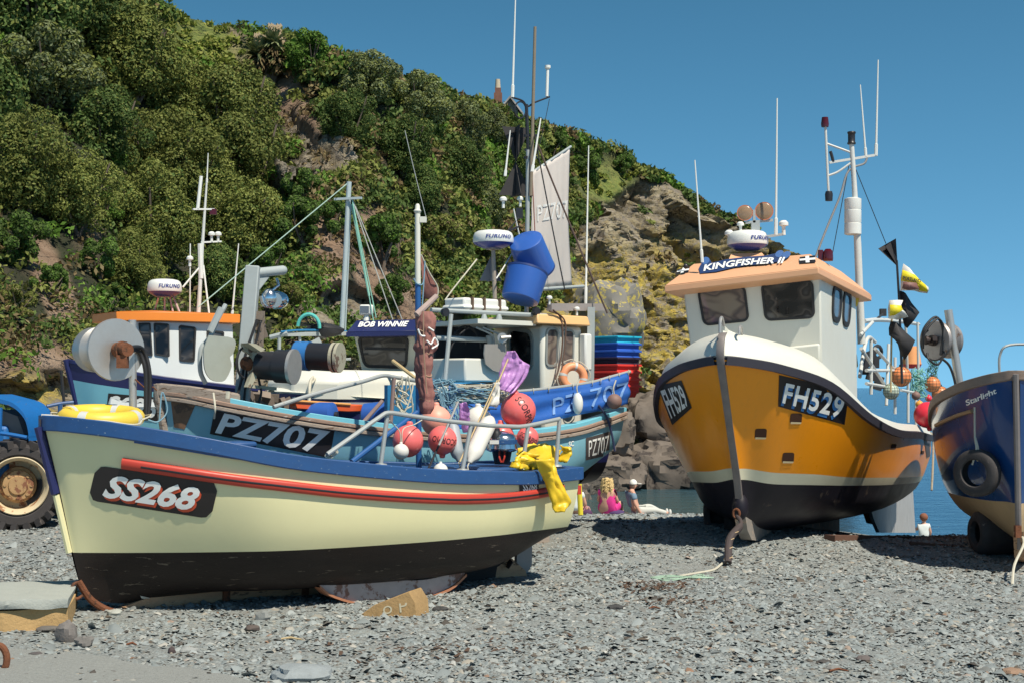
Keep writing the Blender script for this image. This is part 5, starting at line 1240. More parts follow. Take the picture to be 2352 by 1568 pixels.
    top = crv([Vector((u, v, 0)) for u, v in ((1030, 885), (1113, 896), (1167, 901), (1248, 895), (1352, 881), (1400, 868), (1444, 855))], 8)
    bot = crv([Vector((u, v, 0)) for u, v in ((1030, 985), (1113, 985), (1170, 982), (1250, 968), (1340, 950), (1400, 938), (1444, 926))], 8)
    rows = []
    for i, (a, b) in enumerate(zip(top, bot)):
        r = []
        for j in range(11):
            t = j / 10; p = z_(lerp(a.x, b.x, t), lerp(a.y, b.y, t), .99 + .03 * t); r.append(p + FZ.n * (.02 * math.sin(j * 1.3 + i * .12) + .03 * noise.noise(Vector((i * .2, j * .35, 2)))))
        rows.append(r)
    g = M(); g.grid(rows); tp = g.ob('tarpaulin', TARP, B, smooth=80, solid=.006)
    tb_ = BVHTree.FromPolygons(g.v, g.f)
    def thit(u, v):
        d = ray(u, v).normalized(); h = tb_.ray_cast(CAMP, d); return (None, None) if h[0] is None else (h[0], h[1] if h[1].dot(d) < 0 else -h[1])
    decal('lettering', mat('faded_white', (.16, .30, .58), .7), tp, thit, [(1268, 912), (1442, 872), (1442, 918), (1268, 955)], text2d('PZ 707', 0, .0), .012, (0, .05, 1, .95))
    g = M()
    for i in range(14):
        a = top[int(i * (len(top) - 1) / 13)]; p = z_(a.x, a.y, .98); g.tube([p + Vector((0, math.cos(t) * .03, math.sin(t) * .03)) for t in [2 * math.pi * j / 8 for j in range(8)]], .005, 5, closed=True)
    g.ob('lacing', ROPEW, tp)
    # dark net boards forward of the tarpaulin and blue cover
    rows = [[z_(u, v + 4 * math.sin(u * .05 + j), .55 - .35 * j) for j in range(4)] for u, v in [(u, 872 + (u - 990) * .10) for u in range(990, 1190, 10)]]
    g = M(); g.grid(rows); g.ob('blue_cover', COVER, B, solid=.01)
    g = M(); g.box(z_(930, 935, .6), (.5, .05, .45), rz); g.ob('blue_board', COVER, B)
    # bow gear: steel gallows with arm
    gp0, gp1 = z_(548, 905, .2), z_(582, 612, .2); g = M(); g.beam(gp0 - up * .5, gp1, .13, .13, (0, 1, 0)); g.prism([z_(592, 670, .2), z_(618, 636, .2), z_(586, 636, .2)], FZ.n * .02); ga = g.ob('steel_gallows', GREYP, B, bevel=.01)
    g = M(); a0, a1 = z_(590, 627, .2), z_(650, 621, .2); g.tube([a0, a1], .046, 16); g.lathe(a1, a1 + (a1 - a0).normalized() * .04, [(0, .046), (.6, .036), (1, .01)], 16); g.ob('gallows_arm', GREYP, ga)
    g = M(); c = z_(618, 685, .25); g.ball(c, .075, 16, (1, .8, 1.2)); g.lathe(z_(632, 690, .3), z_(646, 690, .22), [(0, .07), (.3, .09), (1, .075)], 16); g.tube([z_(636, 640, .22), z_(640, 656, .25), z_(625, 668, .25)], .014, 6); g.tube(crv([z_(600, 680, .25), z_(606, 700, .25), z_(625, 704, .25)], 4), .02, 8); g.ob('snatch_block', CHROME, ga, smooth=60)
    g = M(); g.tube(crv([z_(590, 735, .3), z_(578, 770, .3), z_(565, 810, .3), z_(555, 870, .3), z_(540, 925, .3)], 4), .014, 6); g.tube(crv([z_(598, 740, .3), z_(590, 780, .3), z_(570, 830, .3), z_(560, 925, .3)], 4), .012, 6); g.ob('hose', BLACKR, ga)
    g = M(); q = random.Random(12)
    g.beam(z_(600, 715, .25), z_(596, 805, .25), .05, .05)
    for i in range(9): c = z_(598 + q.uniform(-9, 9), 720 + i * 9, .25); g.box(c, (q.uniform(.03, .09), q.uniform(.03, .06), q.uniform(.03, .1)), Matrix.Rotation(q.uniform(0, 3), 3, 'Y'))
    g.ob('valve_block', mat('dirty_metal', (.25, .2, .16), .6, .4, var=.4), ga)
    # fairlead plate
    g = M(); pl = crv2([(478, 770), (536, 778), (534, 810), (526, 820), (530, 840), (518, 868), (505, 876), (482, 870), (468, 845), (466, 800)], 3); g.prism([z_(u, v, .3) for u, v in pl], FZ.n * .015)
    g.ob('guide_plate', mat('dull_green_plate', (.40, .42, .36), .55, .2, var=.2, scale=8, spot=(.25, (.2, .15, .1), 14)), B)
    g = M(); g.tube(crv([z_(u, v, .2) for u, v in ((518, 700), (498, 738), (482, 775), (462, 800), (460, 850), (472, 880))], 4), .022, 8); g.beam(z_(482, 762, .3), z_(508, 708, .3), .03, .05); g.ob('guide_rail', GREYP, B)
    # net hauler rollers
    d1 = Vector((.965, -.26, -.05)).normalized(); c0 = z_(595, 838, .4)
    g = M(); g.lathe(c0, c0 + d1 * .33, [(0, .13), (.55, .135), (.56, .155), (1, .155)], 26); nh = g.ob('net_hauler', BLACKP, B)
    g = M(); g.lathe(c0 + d1 * .33, c0 + d1 * .36, [(0, .165), (1, .165)], 26); g.ob('steel_flange', SSTEEL, nh)
    g = M(); g.prism([z_(u, v, .4) for u, v in ((552, 790), (580, 800), (588, 820), (586, 860), (568, 890), (560, 888), (574, 850), (572, 815), (556, 806))], FZ.n * .05); g.prism([z_(u, v, .45) for u, v in ((552, 788), (570, 790), (592, 802), (582, 808))], FZ.n * .12); g.beam(z_(572, 886, .4), z_(632, 892, .4), .05, .03); g.beam(z_(585, 806, .4), z_(622, 812, .4), .03, .03); g.beam(z_(620, 828, .4), z_(626, 806, .4), .03, .03); g.ob('hauler_frame', mat('worn_cream_frame', (.42, .40, .30), .7, var=.4, spot=(.4, (.15, .1, .07), 9)), nh)
    g = M(); g.lathe(z_(556, 832, .4), z_(582, 836, .38), [(0, .03), (.2, .06), (.8, .07), (1, .05)], 14); g.ob('motor', RUST, nh)
    g = M(); g.tube([z_(572 + 20 * math.cos(a) - 8, 832 + 36 * math.sin(a), .42) for a in [R(100 + i * 16) for i in range(11)]], .012, 6); g.tube(crv([z_(u, v, .4) for u, v in ((594, 870), (600, 900), (592, 930))], 4), .012, 6); g.ob('hose', BLACKR, nh)
    c1 = z_(655, 815, -.35); g = M(); g.lathe(c1, c1 + d1 * .56, [(0, .0), (.001, .05), (.12, .08), (.18, .135), (1, .14)], 26); n2 = g.ob('net_roller', BLACKP, B)
    g = M(); g.lathe(c1 + d1 * .12, c1 + d1 * .27, [(0, .143), (1, .148)], 26); g.ob('blue_sleeve', mat('blue_sleeve', (.03, .16, .42), .5, var=.2, spot=(.3, (.35, .45, .5), 14)), n2)
    g = M(); 
    for t_ in (.52, .57): g.lathe(c1 + d1 * t_, c1 + d1 * (t_ + .03), [(0, .15), (1, .15)], 26)
    g.ob('cream_flange', mat('worn_cream_frame', (.42, .4, .3)), n2)
    g = M(); g.box(W(3.3, .2, 1.15), (1.5, 1.1, .35), rz); g.ob('engine_casing', mat('grimy_inner', (.08, .1, .11)), B)
    g = M(); q = random.Random(5)
    g.beam(z_(560, 915, 0), z_(660, 928, 0), .06, .10)
    for i in range(10): c = z_(565 + i * 10, 908 + i + q.uniform(-4, 6), q.uniform(-.03, .03)); g.box(c, (q.uniform(.05, .16), q.uniform(.04, .08), q.uniform(.03, .08)), Matrix.Rotation(q.uniform(0, 3), 3, Vector((q.random(), q.random(), q.random())).normalized()))
    g.ob('deck_clutter', mat('dirty_metal', (.25, .2, .16)), B)
    g = M(); g.tube([z_(522, 915, .8), z_(524, 898, .8)], .02, 6); g.tube(crv([z_(490, 902, .75), z_(494, 935, .85), z_(492, 960, .8)], 4), .009, 6); g.ob('mooring_rope', ROPEW, B)
    g = M(); g.tube(crv([z_(u, v, 1.04) for u, v in ((1375, 930), (1395, 960), (1406, 1000), (1412, 1035))], 4), .013, 6); g.ob('hose', mat('navy_hose', (.03, .04, .1), .7), B)
    return B, H
PZB, PZH = boat_pz()
c = FZ.pix(1317, 866, .62); lifering('lifebuoy', 'faded orange lifebuoy stowed upright beside the wheelhouse of the light blue boat', c, (.3, -.9, .1), .125, .048, mat('faded_orange', (.80, .32, .15), .5, var=.25, scale=8))
def hang(name, label, u, v, r, mt, b, cat, F_=FZ, sc=(1, 1, 1)):
    p = F_.pix(u, v, b); o = T(name, label, cat, p, None); g = M(); g.ball(p, r, 22, sc); g.ob('body', mt, o, smooth=80)
    g = M(); g.tube(crv([p + Vector((0, 0, r * sc[2] * .9)), p + Vector((-.01, -.01, r * sc[2] + .06)), p + Vector((.02, .02, r * sc[2] + .15))], 4), .008, 6); g.ob('lanyard', ROPEW, o)
hang('mooring_buoy', 'brown ball buoy hanging on the blue tarpaulin at the stern of the light blue boat', 1411, 921, 17 * PXM(16.3), mat('brown_buoy', (.22, .13, .11), .6, var=.2), 1.14, 'buoy')
hang('plastic_bottle', 'white plastic bottle float hanging on the blue tarpaulin', 1327, 926, 14 * PXM(16), WHITEG, 1.1, 'float', sc=(.85, .85, 1.7))
def fishbox(i, mt, label):
    p = FZ.pix(1406, 893, .25); p.z = FZ.pix(1406, 893, .25).z - .10 + i * .083; o = T('fish_box', label, 'fish box', p, 'fish boxes stacked at the stern of the light blue boat')
    a, b = FZ.n * .25, FZ.d * .20; u = Vector((0, 0, 1)); g = M()
    def ring(s, z): return [p + (a * x + b * y) * s + u * z for x, y in ((1, 1), (-1, 1), (-1, -1), (1, -1))]
    g.grid([ring(.86, 0), ring(.95, .06), ring(1.0, .06), ring(1.05, .06), ring(1.05, .072), ring(1.0, .072), ring(1.02, .12), ring(1.12, .12), ring(1.12, .145), ring(.92, .145), ring(.82, .02)], closed=True); s_ = g.v
    g.add(ring(.86, .0), [(0, 1, 2, 3)]); g.add(ring(.82, .02), [(0, 1, 2, 3)]); g.ob('tray', mt, o, bevel=.006)
boxc = {'r': mat('red_box', (.78, .05, .04), .45, var=.15), 'k': mat('dark_box', (.03, .02, .05), .5), 'b': mat('blue_box', (.03, .12, .55), .45, var=.15), 'c': mat('cyan_box', (.02, .45, .66), .45, var=.1)}
for i, (c_, l) in enumerate((('r', 'lowest red fish box of the stack'), ('r', 'second red fish box from the bottom of the stack'), ('r', 'third red fish box from the bottom of the stack'), ('r', 'topmost red fish box under the dark box'), ('k', 'nearly black fish box between the red and the blue ones'), ('b', 'lower blue fish box on the dark box'), ('b', 'upper blue fish box under the turquoise one'), ('c', 'turquoise fish box on top of the stack'))): fishbox(i, boxc[c_], l)
g = M(); p0, p1 = FZ.pix(682, 938, .35), FZ.pix(800, 945, .25)
o = T('fish_tub', 'red and orange tub lying inside the bow rail of the light blue boat', 'tub', p0); d = (p1 - p0); g.hexa([p0, p1, p1 + Vector((.1, .22, 0)), p0 + Vector((-.1, .22, 0))], [p + Vector((0, 0, .07)) for p in (p0 - d * .04, p1 + d * .04, p1 + Vector((.12, .25, 0)), p0 + Vector((-.12, .25, 0)))]); g.ob('tub', mat('orange_tub', (.75, .12, .03), .5, var=.3), o, bevel=.008)
g = M(); g.tube([p0 - d * .04 + Vector((0, -.01, .075)), p1 + d * .04 + Vector((0, -.01, .075))], .012, 8); g.ob('rim', mat('pale_orange', (.75, .35, .1), .6), o)
for (u, v, w, lab, cmt) in ((735, 958, .3, 'smaller blue barrel lying behind the bow gunwale of the light blue boat', BARREL), (880, 955, .42, 'blue barrel lying on deck near the blue mast', BARREL)):
    p = FZ.pix(u, v, .35); o = T('deck_barrel', lab, 'barrel', p, 'barrels lying on the deck'); g = M(); g.lathe(p - Vector((w / 2, -.05, 0)), p + Vector((w / 2, -.05, .02)), [(0, .09), (.06, .13), (.5, .14), (.94, .13), (1, .09)], 24); g.ob('shell', cmt, o); g = M(); g.lathe(p + Vector((w / 2, -.05, .02)), p + Vector((w / 2 + .03, -.053, .02)), [(0, .04), (1, .04)], 12); g.ob('bung', BLACKP, o)
rope_tangle(None, 'rope_tangle', ROPEW, FZ.pix(925, 905, 1.0), (.10, .05, .16), 5, .008, 11, .2, label='white ropes hanging from the grey rail beside the blue mast', category='rope', group='ropes hung along the rail')
# ---------------------------------------------------------------- orange boat, bow towards us
FF = Frame(2.14, 14.6, .3746, .927, -1)
def boat_fh():
    W = FF.W; f_ = lambda u, v, b=0: FF.pix(u, v, b); up = Vector((0, 0, 1))
    B = T('fishing_boat', 'orange fishing boat with white wheelhouse seen bow on, propped on the crest of the beach', 'boat', W(4, 0, -.2), 'fishing boats drawn up on the beach')
    st = [[(7.7, 0, .20), (7.7, .9, .25), (7.7, 1.14, .38), (7.7, 1.3, .70), (7.7, 1.32, 1.0)],
          [(6.8, 0, .05), (6.8, 1.0, .2), (6.8, 1.25, .40), (6.8, 1.36, .75), (6.8, 1.40, 1.03)],
          [(5.2, 0, -.02), (5.2, 1.0, .16), (5.2, 1.27, .47), (5.2, 1.38, .82), (5.2, 1.42, 1.12)],
          [(3.6, 0, 0), (3.6, .92, .2), (3.6, 1.17, .55), (3.5, 1.28, .92), (3.4, 1.35, 1.20)],
          [(2.4, 0, .05), (2.4, .70, .27), (2.3, .92, .62), (2.1, 1.08, 1.02), (1.95, 1.22, 1.40)],
          [(1.7, 0, .12), (1.65, .44, .34), (1.5, .65, .67), (1.25, .82, 1.22), (1.0, .93, 1.77)],
          [(1.25, 0, .2), (1.18, .18, .42), (1.05, .32, .70), (.75, .46, 1.3), (.40, .55, 1.94)],
          [(1.02, 0, .32), (.95, .05, .5), (.84, .10, .75), (.50, .17, 1.35), (.10, .22, 2.01)],
          [(.93, 0, .42), (.80, .02, .52), (.71, .03, .76), (.37, .03, 1.35), (0, .03, 2.03)]]
    H = Hull(FF, st, 6, 8); n = H.m
    H.band('hull', 2 * n + 2, 4 * n, ORANGEH, B); H.band('waterline_stripe', 2 * n, 2 * n + 2, mat('cream_stripe', (.72, .68, .5), .45, var=.15), B); H.band('hull_bottom', 0, 2 * n, ANTIF, B)
    # black rubber fendering, white whaleback
    g = M()
    for sg in (1, -1):
        rows = []
        for p in H.sheer:
            rows.append([W(p.x, sg * (p.y + .045), p.z + .03), W(p.x, sg * (p.y - .02), p.z + .05), W(p.x, sg * (p.y - .02), p.z - .05), W(p.x, sg * (p.y + .03), p.z - .055)])
        g.grid(rows, closed=True)
    g.ob('rubber_fendering', mat('fender_rubber', (.035, .032, .045), .6, var=.3, spot=(.25, (.15, .12, .14), 9)), B, smooth=40)
    i0 = 0; g = M(); deck = M(); S_ = H.sheer; N_ = len(S_)
    def hh(p): return lerp(.10, .27, 1 - sstep(1.0, 2.6, p.x))
    for sg in (1, -1):
        rows = []
        for p in S_:
            h = hh(p); k = sstep(3.2, 1.2, p.x); rows.append([W(p.x, sg * (p.y + .01), p.z + .03), W(p.x + .03, sg * max(0, p.y - .02), p.z + .03 + h * .45), W(p.x + .12 * k, sg * max(0, p.y - .05 - .12 * k), p.z + .03 + h), W(p.x + .2 * k, sg * max(0, p.y - .14 - .18 * k), p.z + .03 + h * 1.02), W(p.x + .2 * k, sg * max(0, p.y - .15 - .18 * k), p.z - .1)])
        g.grid(rows)
    g.ob('bulwark', WHITEP, B, smooth=50)
    fw = [p for p in S_ if p.x < 2.6]; deck.grid([[W(p.x + .2, c * max(0, p.y - .3), p.z + .03 + hh(p) * 1.0 + .05 * (1 - c * c)) for c in (1, .5, 0, -.5, -1)] for p in fw]); deck.ob('foredeck', WHITEP, B)
    H.inner(B, mat('fh_inner', (.3, .3, .28), .7, var=.3), .55, .1)
    # stem bar, bulb, keel
    g = M(); pr = [(0.10, 2.31), (-.0, 2.24), (-.03, 2.03), (.16, 1.7), (.36, 1.35), (.55, 1.02), (.69, .76), (.78, .55)]
    rows = [[W(a + .012, .038, z), W(a, 0, z), W(a + .012, -.038, z), W(a + .045, -.04, z), W(a + .045, .04, z)] for a, z in [(p.x, p.y) for p in crv([Vector((a, z, 0)) for a, z in pr], 4)]]
    g.grid(rows, closed=True); g.ob('stem_bar', mat('worn_stem', (.24, .21, .20), .55, .3, var=.35, scale=9), B)
    g = M(); g.tube(crv([W(.16, 0, 2.38), W(.07, 0, 2.46), W(-.0, 0, 2.42), W(-.02, 0, 2.30)], 5), .016, 8); g.tube(crv([W(.3, .16, 2.3), W(.25, .16, 2.37), W(.18, .16, 2.36), W(.15, .16, 2.28)], 4), .014, 8); g.ob('bow_roller', SSTEEL, B)
    g = M(); g.ball(W(.86, 0, .46), .10, 20, (.9, 1.0, 1.5)); g.ob('forefoot_bulb', ANTIF, B, smooth=80)
    g = M(); poly = [(.84, .36), (.95, .20), (1.15, .08), (2.0, -.04), (4, -.22), (6.6, -.42), (7.1, -.42), (7.1, .1), (5, .05), (2, .12), (1.2, .28)]
    g.prism([W(a, -.06, z) for a, z in poly], W(0, .12, 0) - W(0, 0, 0)); g.ob('keel', mat('keel_paint', (.30, .27, .24), .7, var=.5, spot=(.4, (.5, .35, .25), 6)), B)
    g = M(); c = f_(1683, 1172, 0); c = W(.70, 0, .40)
    g.tube([c + up * (.0 + .05 * math.sin(a)) + FF.n * .035 * math.cos(a) - FF.d * .02 for a in [2 * math.pi * i / 12 for i in range(12)]], .014, 6, closed=True); g.ob('shackle', RUST, B)
    # props under the hull
    for (u, v, nm) in ((1650, 1180, 'tyre_prop'),):
        pass
    fin = M(); fin.prism([f_(1985, 1142, .72), f_(2090, 1126, .72), f_(2096, 1222, .72), f_(2012, 1222, .72), f_(1998, 1190, .72)], FF.n * .05); fin.ob('bilge_keel', mat('pale_fin', (.36, .36, .36), .6, var=.25), B)
    fin = M(); fin.prism([W(3.2, -.66, -.3), W(5.4, -.66, -.35), W(5.3, -.66, .25), W(3.3, -.66, .3)], FF.n * .05); fin.ob('bilge_keel', mat('pale_fin', (.36, .36, .36)), B)
    g = M(); g.prism([f_(1972, 1150, .66), f_(1992, 1144, .66), f_(2016, 1206, .66), (f_(1990, 1200, .66))], FF.n * .05); g.ob('fin_bracket', RUST, B)
    # registration boards
    q = [(1789, 860), (1950, 896), (1939, 974), (1787, 932)]; bd = decal('name_board', BOARD, B, H.hit, q, plate_shape(16, 6), .006); ts = text2d('FH529', .22, .022, 1.12)
    decal('lettering', LETB, bd, H.hit, q, ts, .011, (.045, .12, .93, .80), dxy=(-.012, -.08)); decal('lettering', LETW, bd, H.hit, q, ts, .016, (.05, .14, .94, .82))
    q = [(1511, 885), (1566, 872), (1590, 935), (1545, 975)]; bd = decal('name_board', BOARD, B, H.hit, q, plate_shape(8, 8), .006)
    if bd: decal('lettering', LETW, bd, H.hit, q, text2d('FH529', -.1, .02, .92), .012, (.06, .12, .94, .88))
    # draining scuppers with pale lips
    for (u, v, s) in ((1829, 960, 1), (1748, 995, 1), (1811, 1050, 1), (2053, 1024, .45), (2119, 1038, .3)):
        w, h = 27 * s, 24 * s; q = [(u - w / 2, v - h / 2), (u + w / 2, v - h / 2), (u + w / 2 - 2, v + h / 2), (u - w / 2 - 2, v + h / 2)]
        V2 = [(.5 + x, .5 + y) for x, y in rrect(1, 1, .2, 3)]; decal('scupper', mat('scupper_dark', (.07, .025, .01), .8), B, H.hit, q, (V2, [list(range(len(V2)))]), .004)
        if s == 1: q2 = [(u - w / 2, v + h * .30), (u + w / 2 - 2, v + h * .34), (u + w / 2 - 4, v + h * .5), (u - w / 2, v + h * .5)]; decal('scupper_lip', mat('scupper_lip', (.8, .62, .35), .5), B, H.hit, q2, plate_shape(2, 1), .007)
    # handle on the whaleback
    g = M(); g.tube([f_(u, v, .62) for u, v in crv2([(1863, 800), (1872, 797), (1890, 803), (1902, 815), (1904, 828), (1895, 830), (1880, 818)])], .010, 6, closed=True); g.ob('grab_handle', STEEL, B)
    # ---------------- wheelhouse
    YL, YR, YB = 16.35, 15.75, 17.15
    bl, br = V(1602, 800, YL), V(1888, 850, YR); tl, tr = V(1567, 655, YL - .12), V(1884, 616, YR - .12)
    kink = V(1886, 790, YR - .02)
    bb, tb = V(1972, 860, YB), V(1966, 660, YB)
    bz = 1.5; bl.z = br.z = bz; bb.z = bz; obl, otl = bl + (bb - br), tl + (tb - tr)
    br = quad_plane(tl, tr, bl)(1888, 850)[0]; br = br + (br - tr) * ((bz - br.z) / (br.z - tr.z)); bb = tb + (br - tr); obl = bl + (bb - br)
    g = M(); g.hexa([bl, br, bb, obl], [tl, tr, tb, otl]); wh = g.ob('wheelhouse', mat('wheelhouse_white', (.65, .65, .58), .4, var=.08, streak=.05, scale=3), B, bevel=.02)
    hf = quad_plane(tl, tr, bl); hs_ = quad_plane(tr, tb, br)
    window(wh, hf, [(1601, 664), (1712, 655), (1722, 738), (1616, 749)], .06, .18, BLACKR, GLASSL); window(wh, hf, [(1747, 650), (1868, 642), (1873, 731), (1757, 738)], .06, .18, BLACKR, GLASS)
    window(wh, hs_, [(1912, 649), (1934, 661), (1928, 745), (1909, 737)], .14, .35, BLACKR, mat('blue_glass', (.10, .14, .20), .1, var=.2)); window(wh, hs_, [(1937, 663), (1955, 674), (1949, 755), (1933, 746)], .14, .35, BLACKR, mat('blue_glass', (.13, .17, .24)))
    # lower ledge under the windows
    g = M(); pr_ = [hf(1712, 792)[0], hf(1884, 790)[0], hf(1884, 812)[0], hf(1850, 830)[0], hf(1790, 832)[0]]; nn = hf(1800, 800)[1]
    g.prism([p - nn * .0 for p in (hf(1680, 810)[0], hf(1884, 788)[0], hf(1886, 840)[0], hf(1690, 840)[0])], nn * .05); g.ob('lower_ledge', mat('wheelhouse_white', (.65, .65, .58)), wh, bevel=.02)
    # roof with sloping brow
    e = [V(1526, 657, 16.0), V(1880, 614, 15.28), V(2002, 678, 17.5)]; e.append(e[0] + (e[2] - e[1]))
    ri = [V(1592, 607, 16.5), V(1862, 584, 15.85), V(1930, 622, 17.0)]; ri.append(ri[0] + (ri[2] - ri[1]))
    thk = up * -.075; g = M(); g.hexa([p + thk for p in e], e); rf = g.ob('roof', SALMON, wh, bevel=.01)
    g = M(); g.hexa([p + up * .001 for p in e], ri); g.ob('brow', SALMON, rf, bevel=.012)
    g = M(); 
    hb = quad_plane(e[0] , e[1] , ri[0])
    ban = [(0, .38), (.04, .95), (.12, 1.0), (.14, .75), (.3, .93), (.5, 1.0), (.72, .98), (.84, 1.1), (.9, 1.12), (1, .95), (.97, .62), (.92, .45), (.75, .30), (.55, .32), (.4, .25), (.2, .02), (.02, 0)]
    q = [(1606, 600), (1818, 583), (1810, 612), (1604, 630)]
    sbn = decal('name_banner', mat('banner_blue', (.02, .045, .14), .5), rf, hb, q, (ban, [list(range(len(ban)))]), .006)
    for (s0, cx, cy) in ((.05, .07, .95), (.05, .87, 1.02), (.04, .95, .9)):
        V2 = [(cx + .045 * math.cos(a), cy + .28 * math.sin(a)) for a in [2 * math.pi * i / 12 for i in range(12)]]; decal('banner_scroll', mat('banner_light', (.06, .14, .35), .5), rf, hb, q, (V2, [list(range(12))]), .008)
    decal('lettering', LETW, sbn, hb, [(1616, 608), (1805, 590), (1800, 610), (1616, 628)], text2d('KINGFISHER II', .15, .03, 1.0), .012, (0, .12, 1, .85), arc=.22)
    for qq in ([(1559, 619), (1585, 614), (1581, 627), (1552, 632)], [(1837, 592), (1872, 588), (1874, 604), (1837, 606)]):
        fg = decal('cross_flag', BOARD, rf, hb, qq, plate_shape(2, 2), .006)
        cr = [(.38, 0), (.62, 0), (.62, .36), (1, .36), (1, .64), (.62, .64), (.62, 1), (.38, 1), (.38, .64), (0, .64), (0, .36), (.38, .36)]
        decal('white_cross', LETW, fg, hb, qq, (cr, [(0, 1, 2, 11), (11, 2, 5, 8), (2, 3, 4, 5), (8, 5, 6, 7), (9, 10, 11, 8)]), .010)
    # roof gear
    def rp(u, v, Y=16.7): return V(u, v, Y)
    rc = rp(1717, 560); g = M(); g.hexa([rp(1672, 600, 16.5), rp(1762, 595, 16.5), rp(1762, 595, 17), rp(1672, 600, 17)], [rp(1680, 583, 16.6), rp(1750, 581, 16.6), rp(1750, 581, 16.9), rp(1680, 583, 16.9)]); g.ob('radar_plinth', SALMON, rf)
    radar(B, rc, 47 * PXM(16.3), 30 * PXM(16.3), yaw=.0)
    g = M(); g.beam(rp(1712, 512), rp(1775, 506), .03, .03); g.box(rp(1732, 500), (.03, .03, .18)); g.box(rp(1735, 524), (.10, .05, .12)); g.beam(rp(1760, 544), rp(1800, 538), .025, .03); g.ob('roof_bracket', STEEL, B)
    for (u, v, r) in ((1711, 490, 19), (1755, 486, 22)):
        g = M(); c = rp(u, v); R_ = r * PXM(16.3); ax = Vector((-.15, -1, .05)).normalized(); g.lathe(c - ax * .09, c + ax * .02, [(0, R_ * .5), (.3, R_ * .85), (1, R_)], 26); fl_ = g.ob('floodlight', mat('rusty_orange_rim', (.45, .16, .08), .6, var=.2), B)
        g = M(); g.lathe(c + ax * .021, c + ax * .028, [(0, R_ * .86), (.5, R_ * .8), (1, 0)], 26); g.ob('lens', mat('amber_lens', (.30, .20, .12), .25, var=.4, scale=40), fl_)
    for (u, v, s) in ((1675, 560, .16), (1701, 535, .13), (1800, 540, .17)): mushroom(B, rp(u, v), s)
    whip(B, rp(1613, 603, 16.1), rp(1596, 368, 16.1), .012); whip(B, rp(1782, 540, 16.5), rp(1785, 226, 16.5), .014)
    g = M(); c = rp(1902, 590, 16.4); g.lathe(c - up * .05, c + up * .09, [(0, .055), (.2, .06), (.8, .055), (1, .03)], 18); g.box(c + Vector((-.08, .03, .02)), (.05, .05, .12)); g.ob('red_beacon', mat('red_glass', (.08, .005, .01), .15), B)
    g = M(); c = V(1575, 612, 16.2); g.ball(c, .03, 10); g.ob('horn', BLACKP, B)
    # mast behind the wheelhouse
    Ym = 17.9; p = lambda u, v, y=Ym: V(u, v, y)
    g = M(); g.tube([p(1979, 790), p(1970, 560), p(1962, 420), p(1956, 330)], [.05, .045, .032, .03], 12); mt = g.ob('mast', mat('white_pole', (.62, .63, .6), .45, var=.2, scale=6), B)
    g = M(); g.lathe(p(1956, 332), p(1956, 303), [(0, .05), (.1, .055), (.2, .045), (.8, .045), (.9, .055), (1, .05)], 14); g.ob('mast_lamp', BLACKP, mt)
    g = M(); g.lathe(p(1959, 540), p(1959, 455), [(0, .08), (.02, .105), (.3, .105), (.31, .1), (.34, .105), (.66, .105), (.67, .1), (.7, .105), (.97, .105), (1, .07)], 24); g.ob('radar_reflector', WHITEG, mt)
    g = M(); g.tube([p(1896, 290), p(1903, 440)], .016, 8); g.tube([p(1898, 330), p(1953, 350)], .014, 8); g.tube(crv([p(1902, 404), p(1925, 395), p(1954, 375)], 4), .014, 8); g.beam(p(1905, 374), p(2015, 356), .025, .03); sp_2 = g.ob('lamp_spreader', mat('white_pole', (.62, .63, .6)), mt)
    g = M(); g.lathe(p(1895, 292), p(1895, 270), [(0, .045), (.3, .05), (1, .04)], 14); g.ob('red_lamp', mat('red_glass', (.08, .005, .01)), sp_2)
    g = M(); g.lathe(p(1904, 462), p(1904, 440), [(0, .045), (.7, .05), (1, .04)], 14); g.tube(crv([p(1907, 348), p(1910, 356), p(1914, 372)], 3), .02, 8); g.ob('lower_lamp', BLACKP, sp_2)
    whip(sp_2, p(1989, 360), p(1976, 195), .012); whip(sp_2, p(2012, 358), p(2017, 138), .014)
    g = M(); g.tube(crv([p(1992, 362), p(1985, 376), p(1962, 384), p(1945, 400), p(1930, 450), p(1905, 510), p(1885, 560), p(1874, 590)], 4), .014, 6); g.ob('cable_bundle', mat('grey_cable', (.3, .3, .3), .7, var=.4, scale=30), mt)
    line(mt, 'stay', p(1966, 390), p(2035, 560, 18.2), .005, BLACKR); line(mt, 'stay', p(1950, 380), p(1910, 595), .005, BLACKR)
    # A-frame and rails aft
    r_ = M(); a = lambda u, v, b=.9: FF.pix(u, v, b)
    for (u0, v0, u1, v1) in ((2001, 775, 2001, 905), (2041, 790, 2036, 930), (2056, 820, 2056, 950), (2086, 900, 2086, 970), (2104, 905, 2104, 975), (1976, 770, 2004, 740), (1978, 800, 2030, 880), (2010, 800, 2056, 850), (2080, 735, 2086, 900), (2108, 740, 2110, 900), (1990, 850, 2060, 850), (1990, 880, 2050, 890), (2070, 895, 2110, 903)):
        r_.tube([a(u0, v0), a(u1, v1)], .022, 8)
    r_.tube(crv([a(1975, 865), a(1985, 800), a(1995, 775), a(2010, 785)], 4), .024, 8); r_.tube(crv([a(1985, 738, .4), a(2020, 735, .4), a(2080, 740, .4), a(2110, 745, .4)], 4), .035, 8)
    r_.ob('deck_frame', mat('white_pole', (.62, .63, .6)), B)
    g = M(); q = random.Random(9)
    for i in range(11): c = a(q.uniform(1988, 2040), q.uniform(790, 900), .5); g.box(c, (q.uniform(.06, .2), .1, q.uniform(.05, .2)), Matrix.Rotation(q.uniform(0, 3), 3, 'Y'))
    g.tube([a(2016 + 9 * math.cos(t), 808 + 14 * math.sin(t), .3) for t in [R(i * 30) for i in range(12)]], .03, 8, closed=True); g.ob('hauling_gear', mat('dark_gear', (.04, .04, .045), .6, .3, var=.3), B)
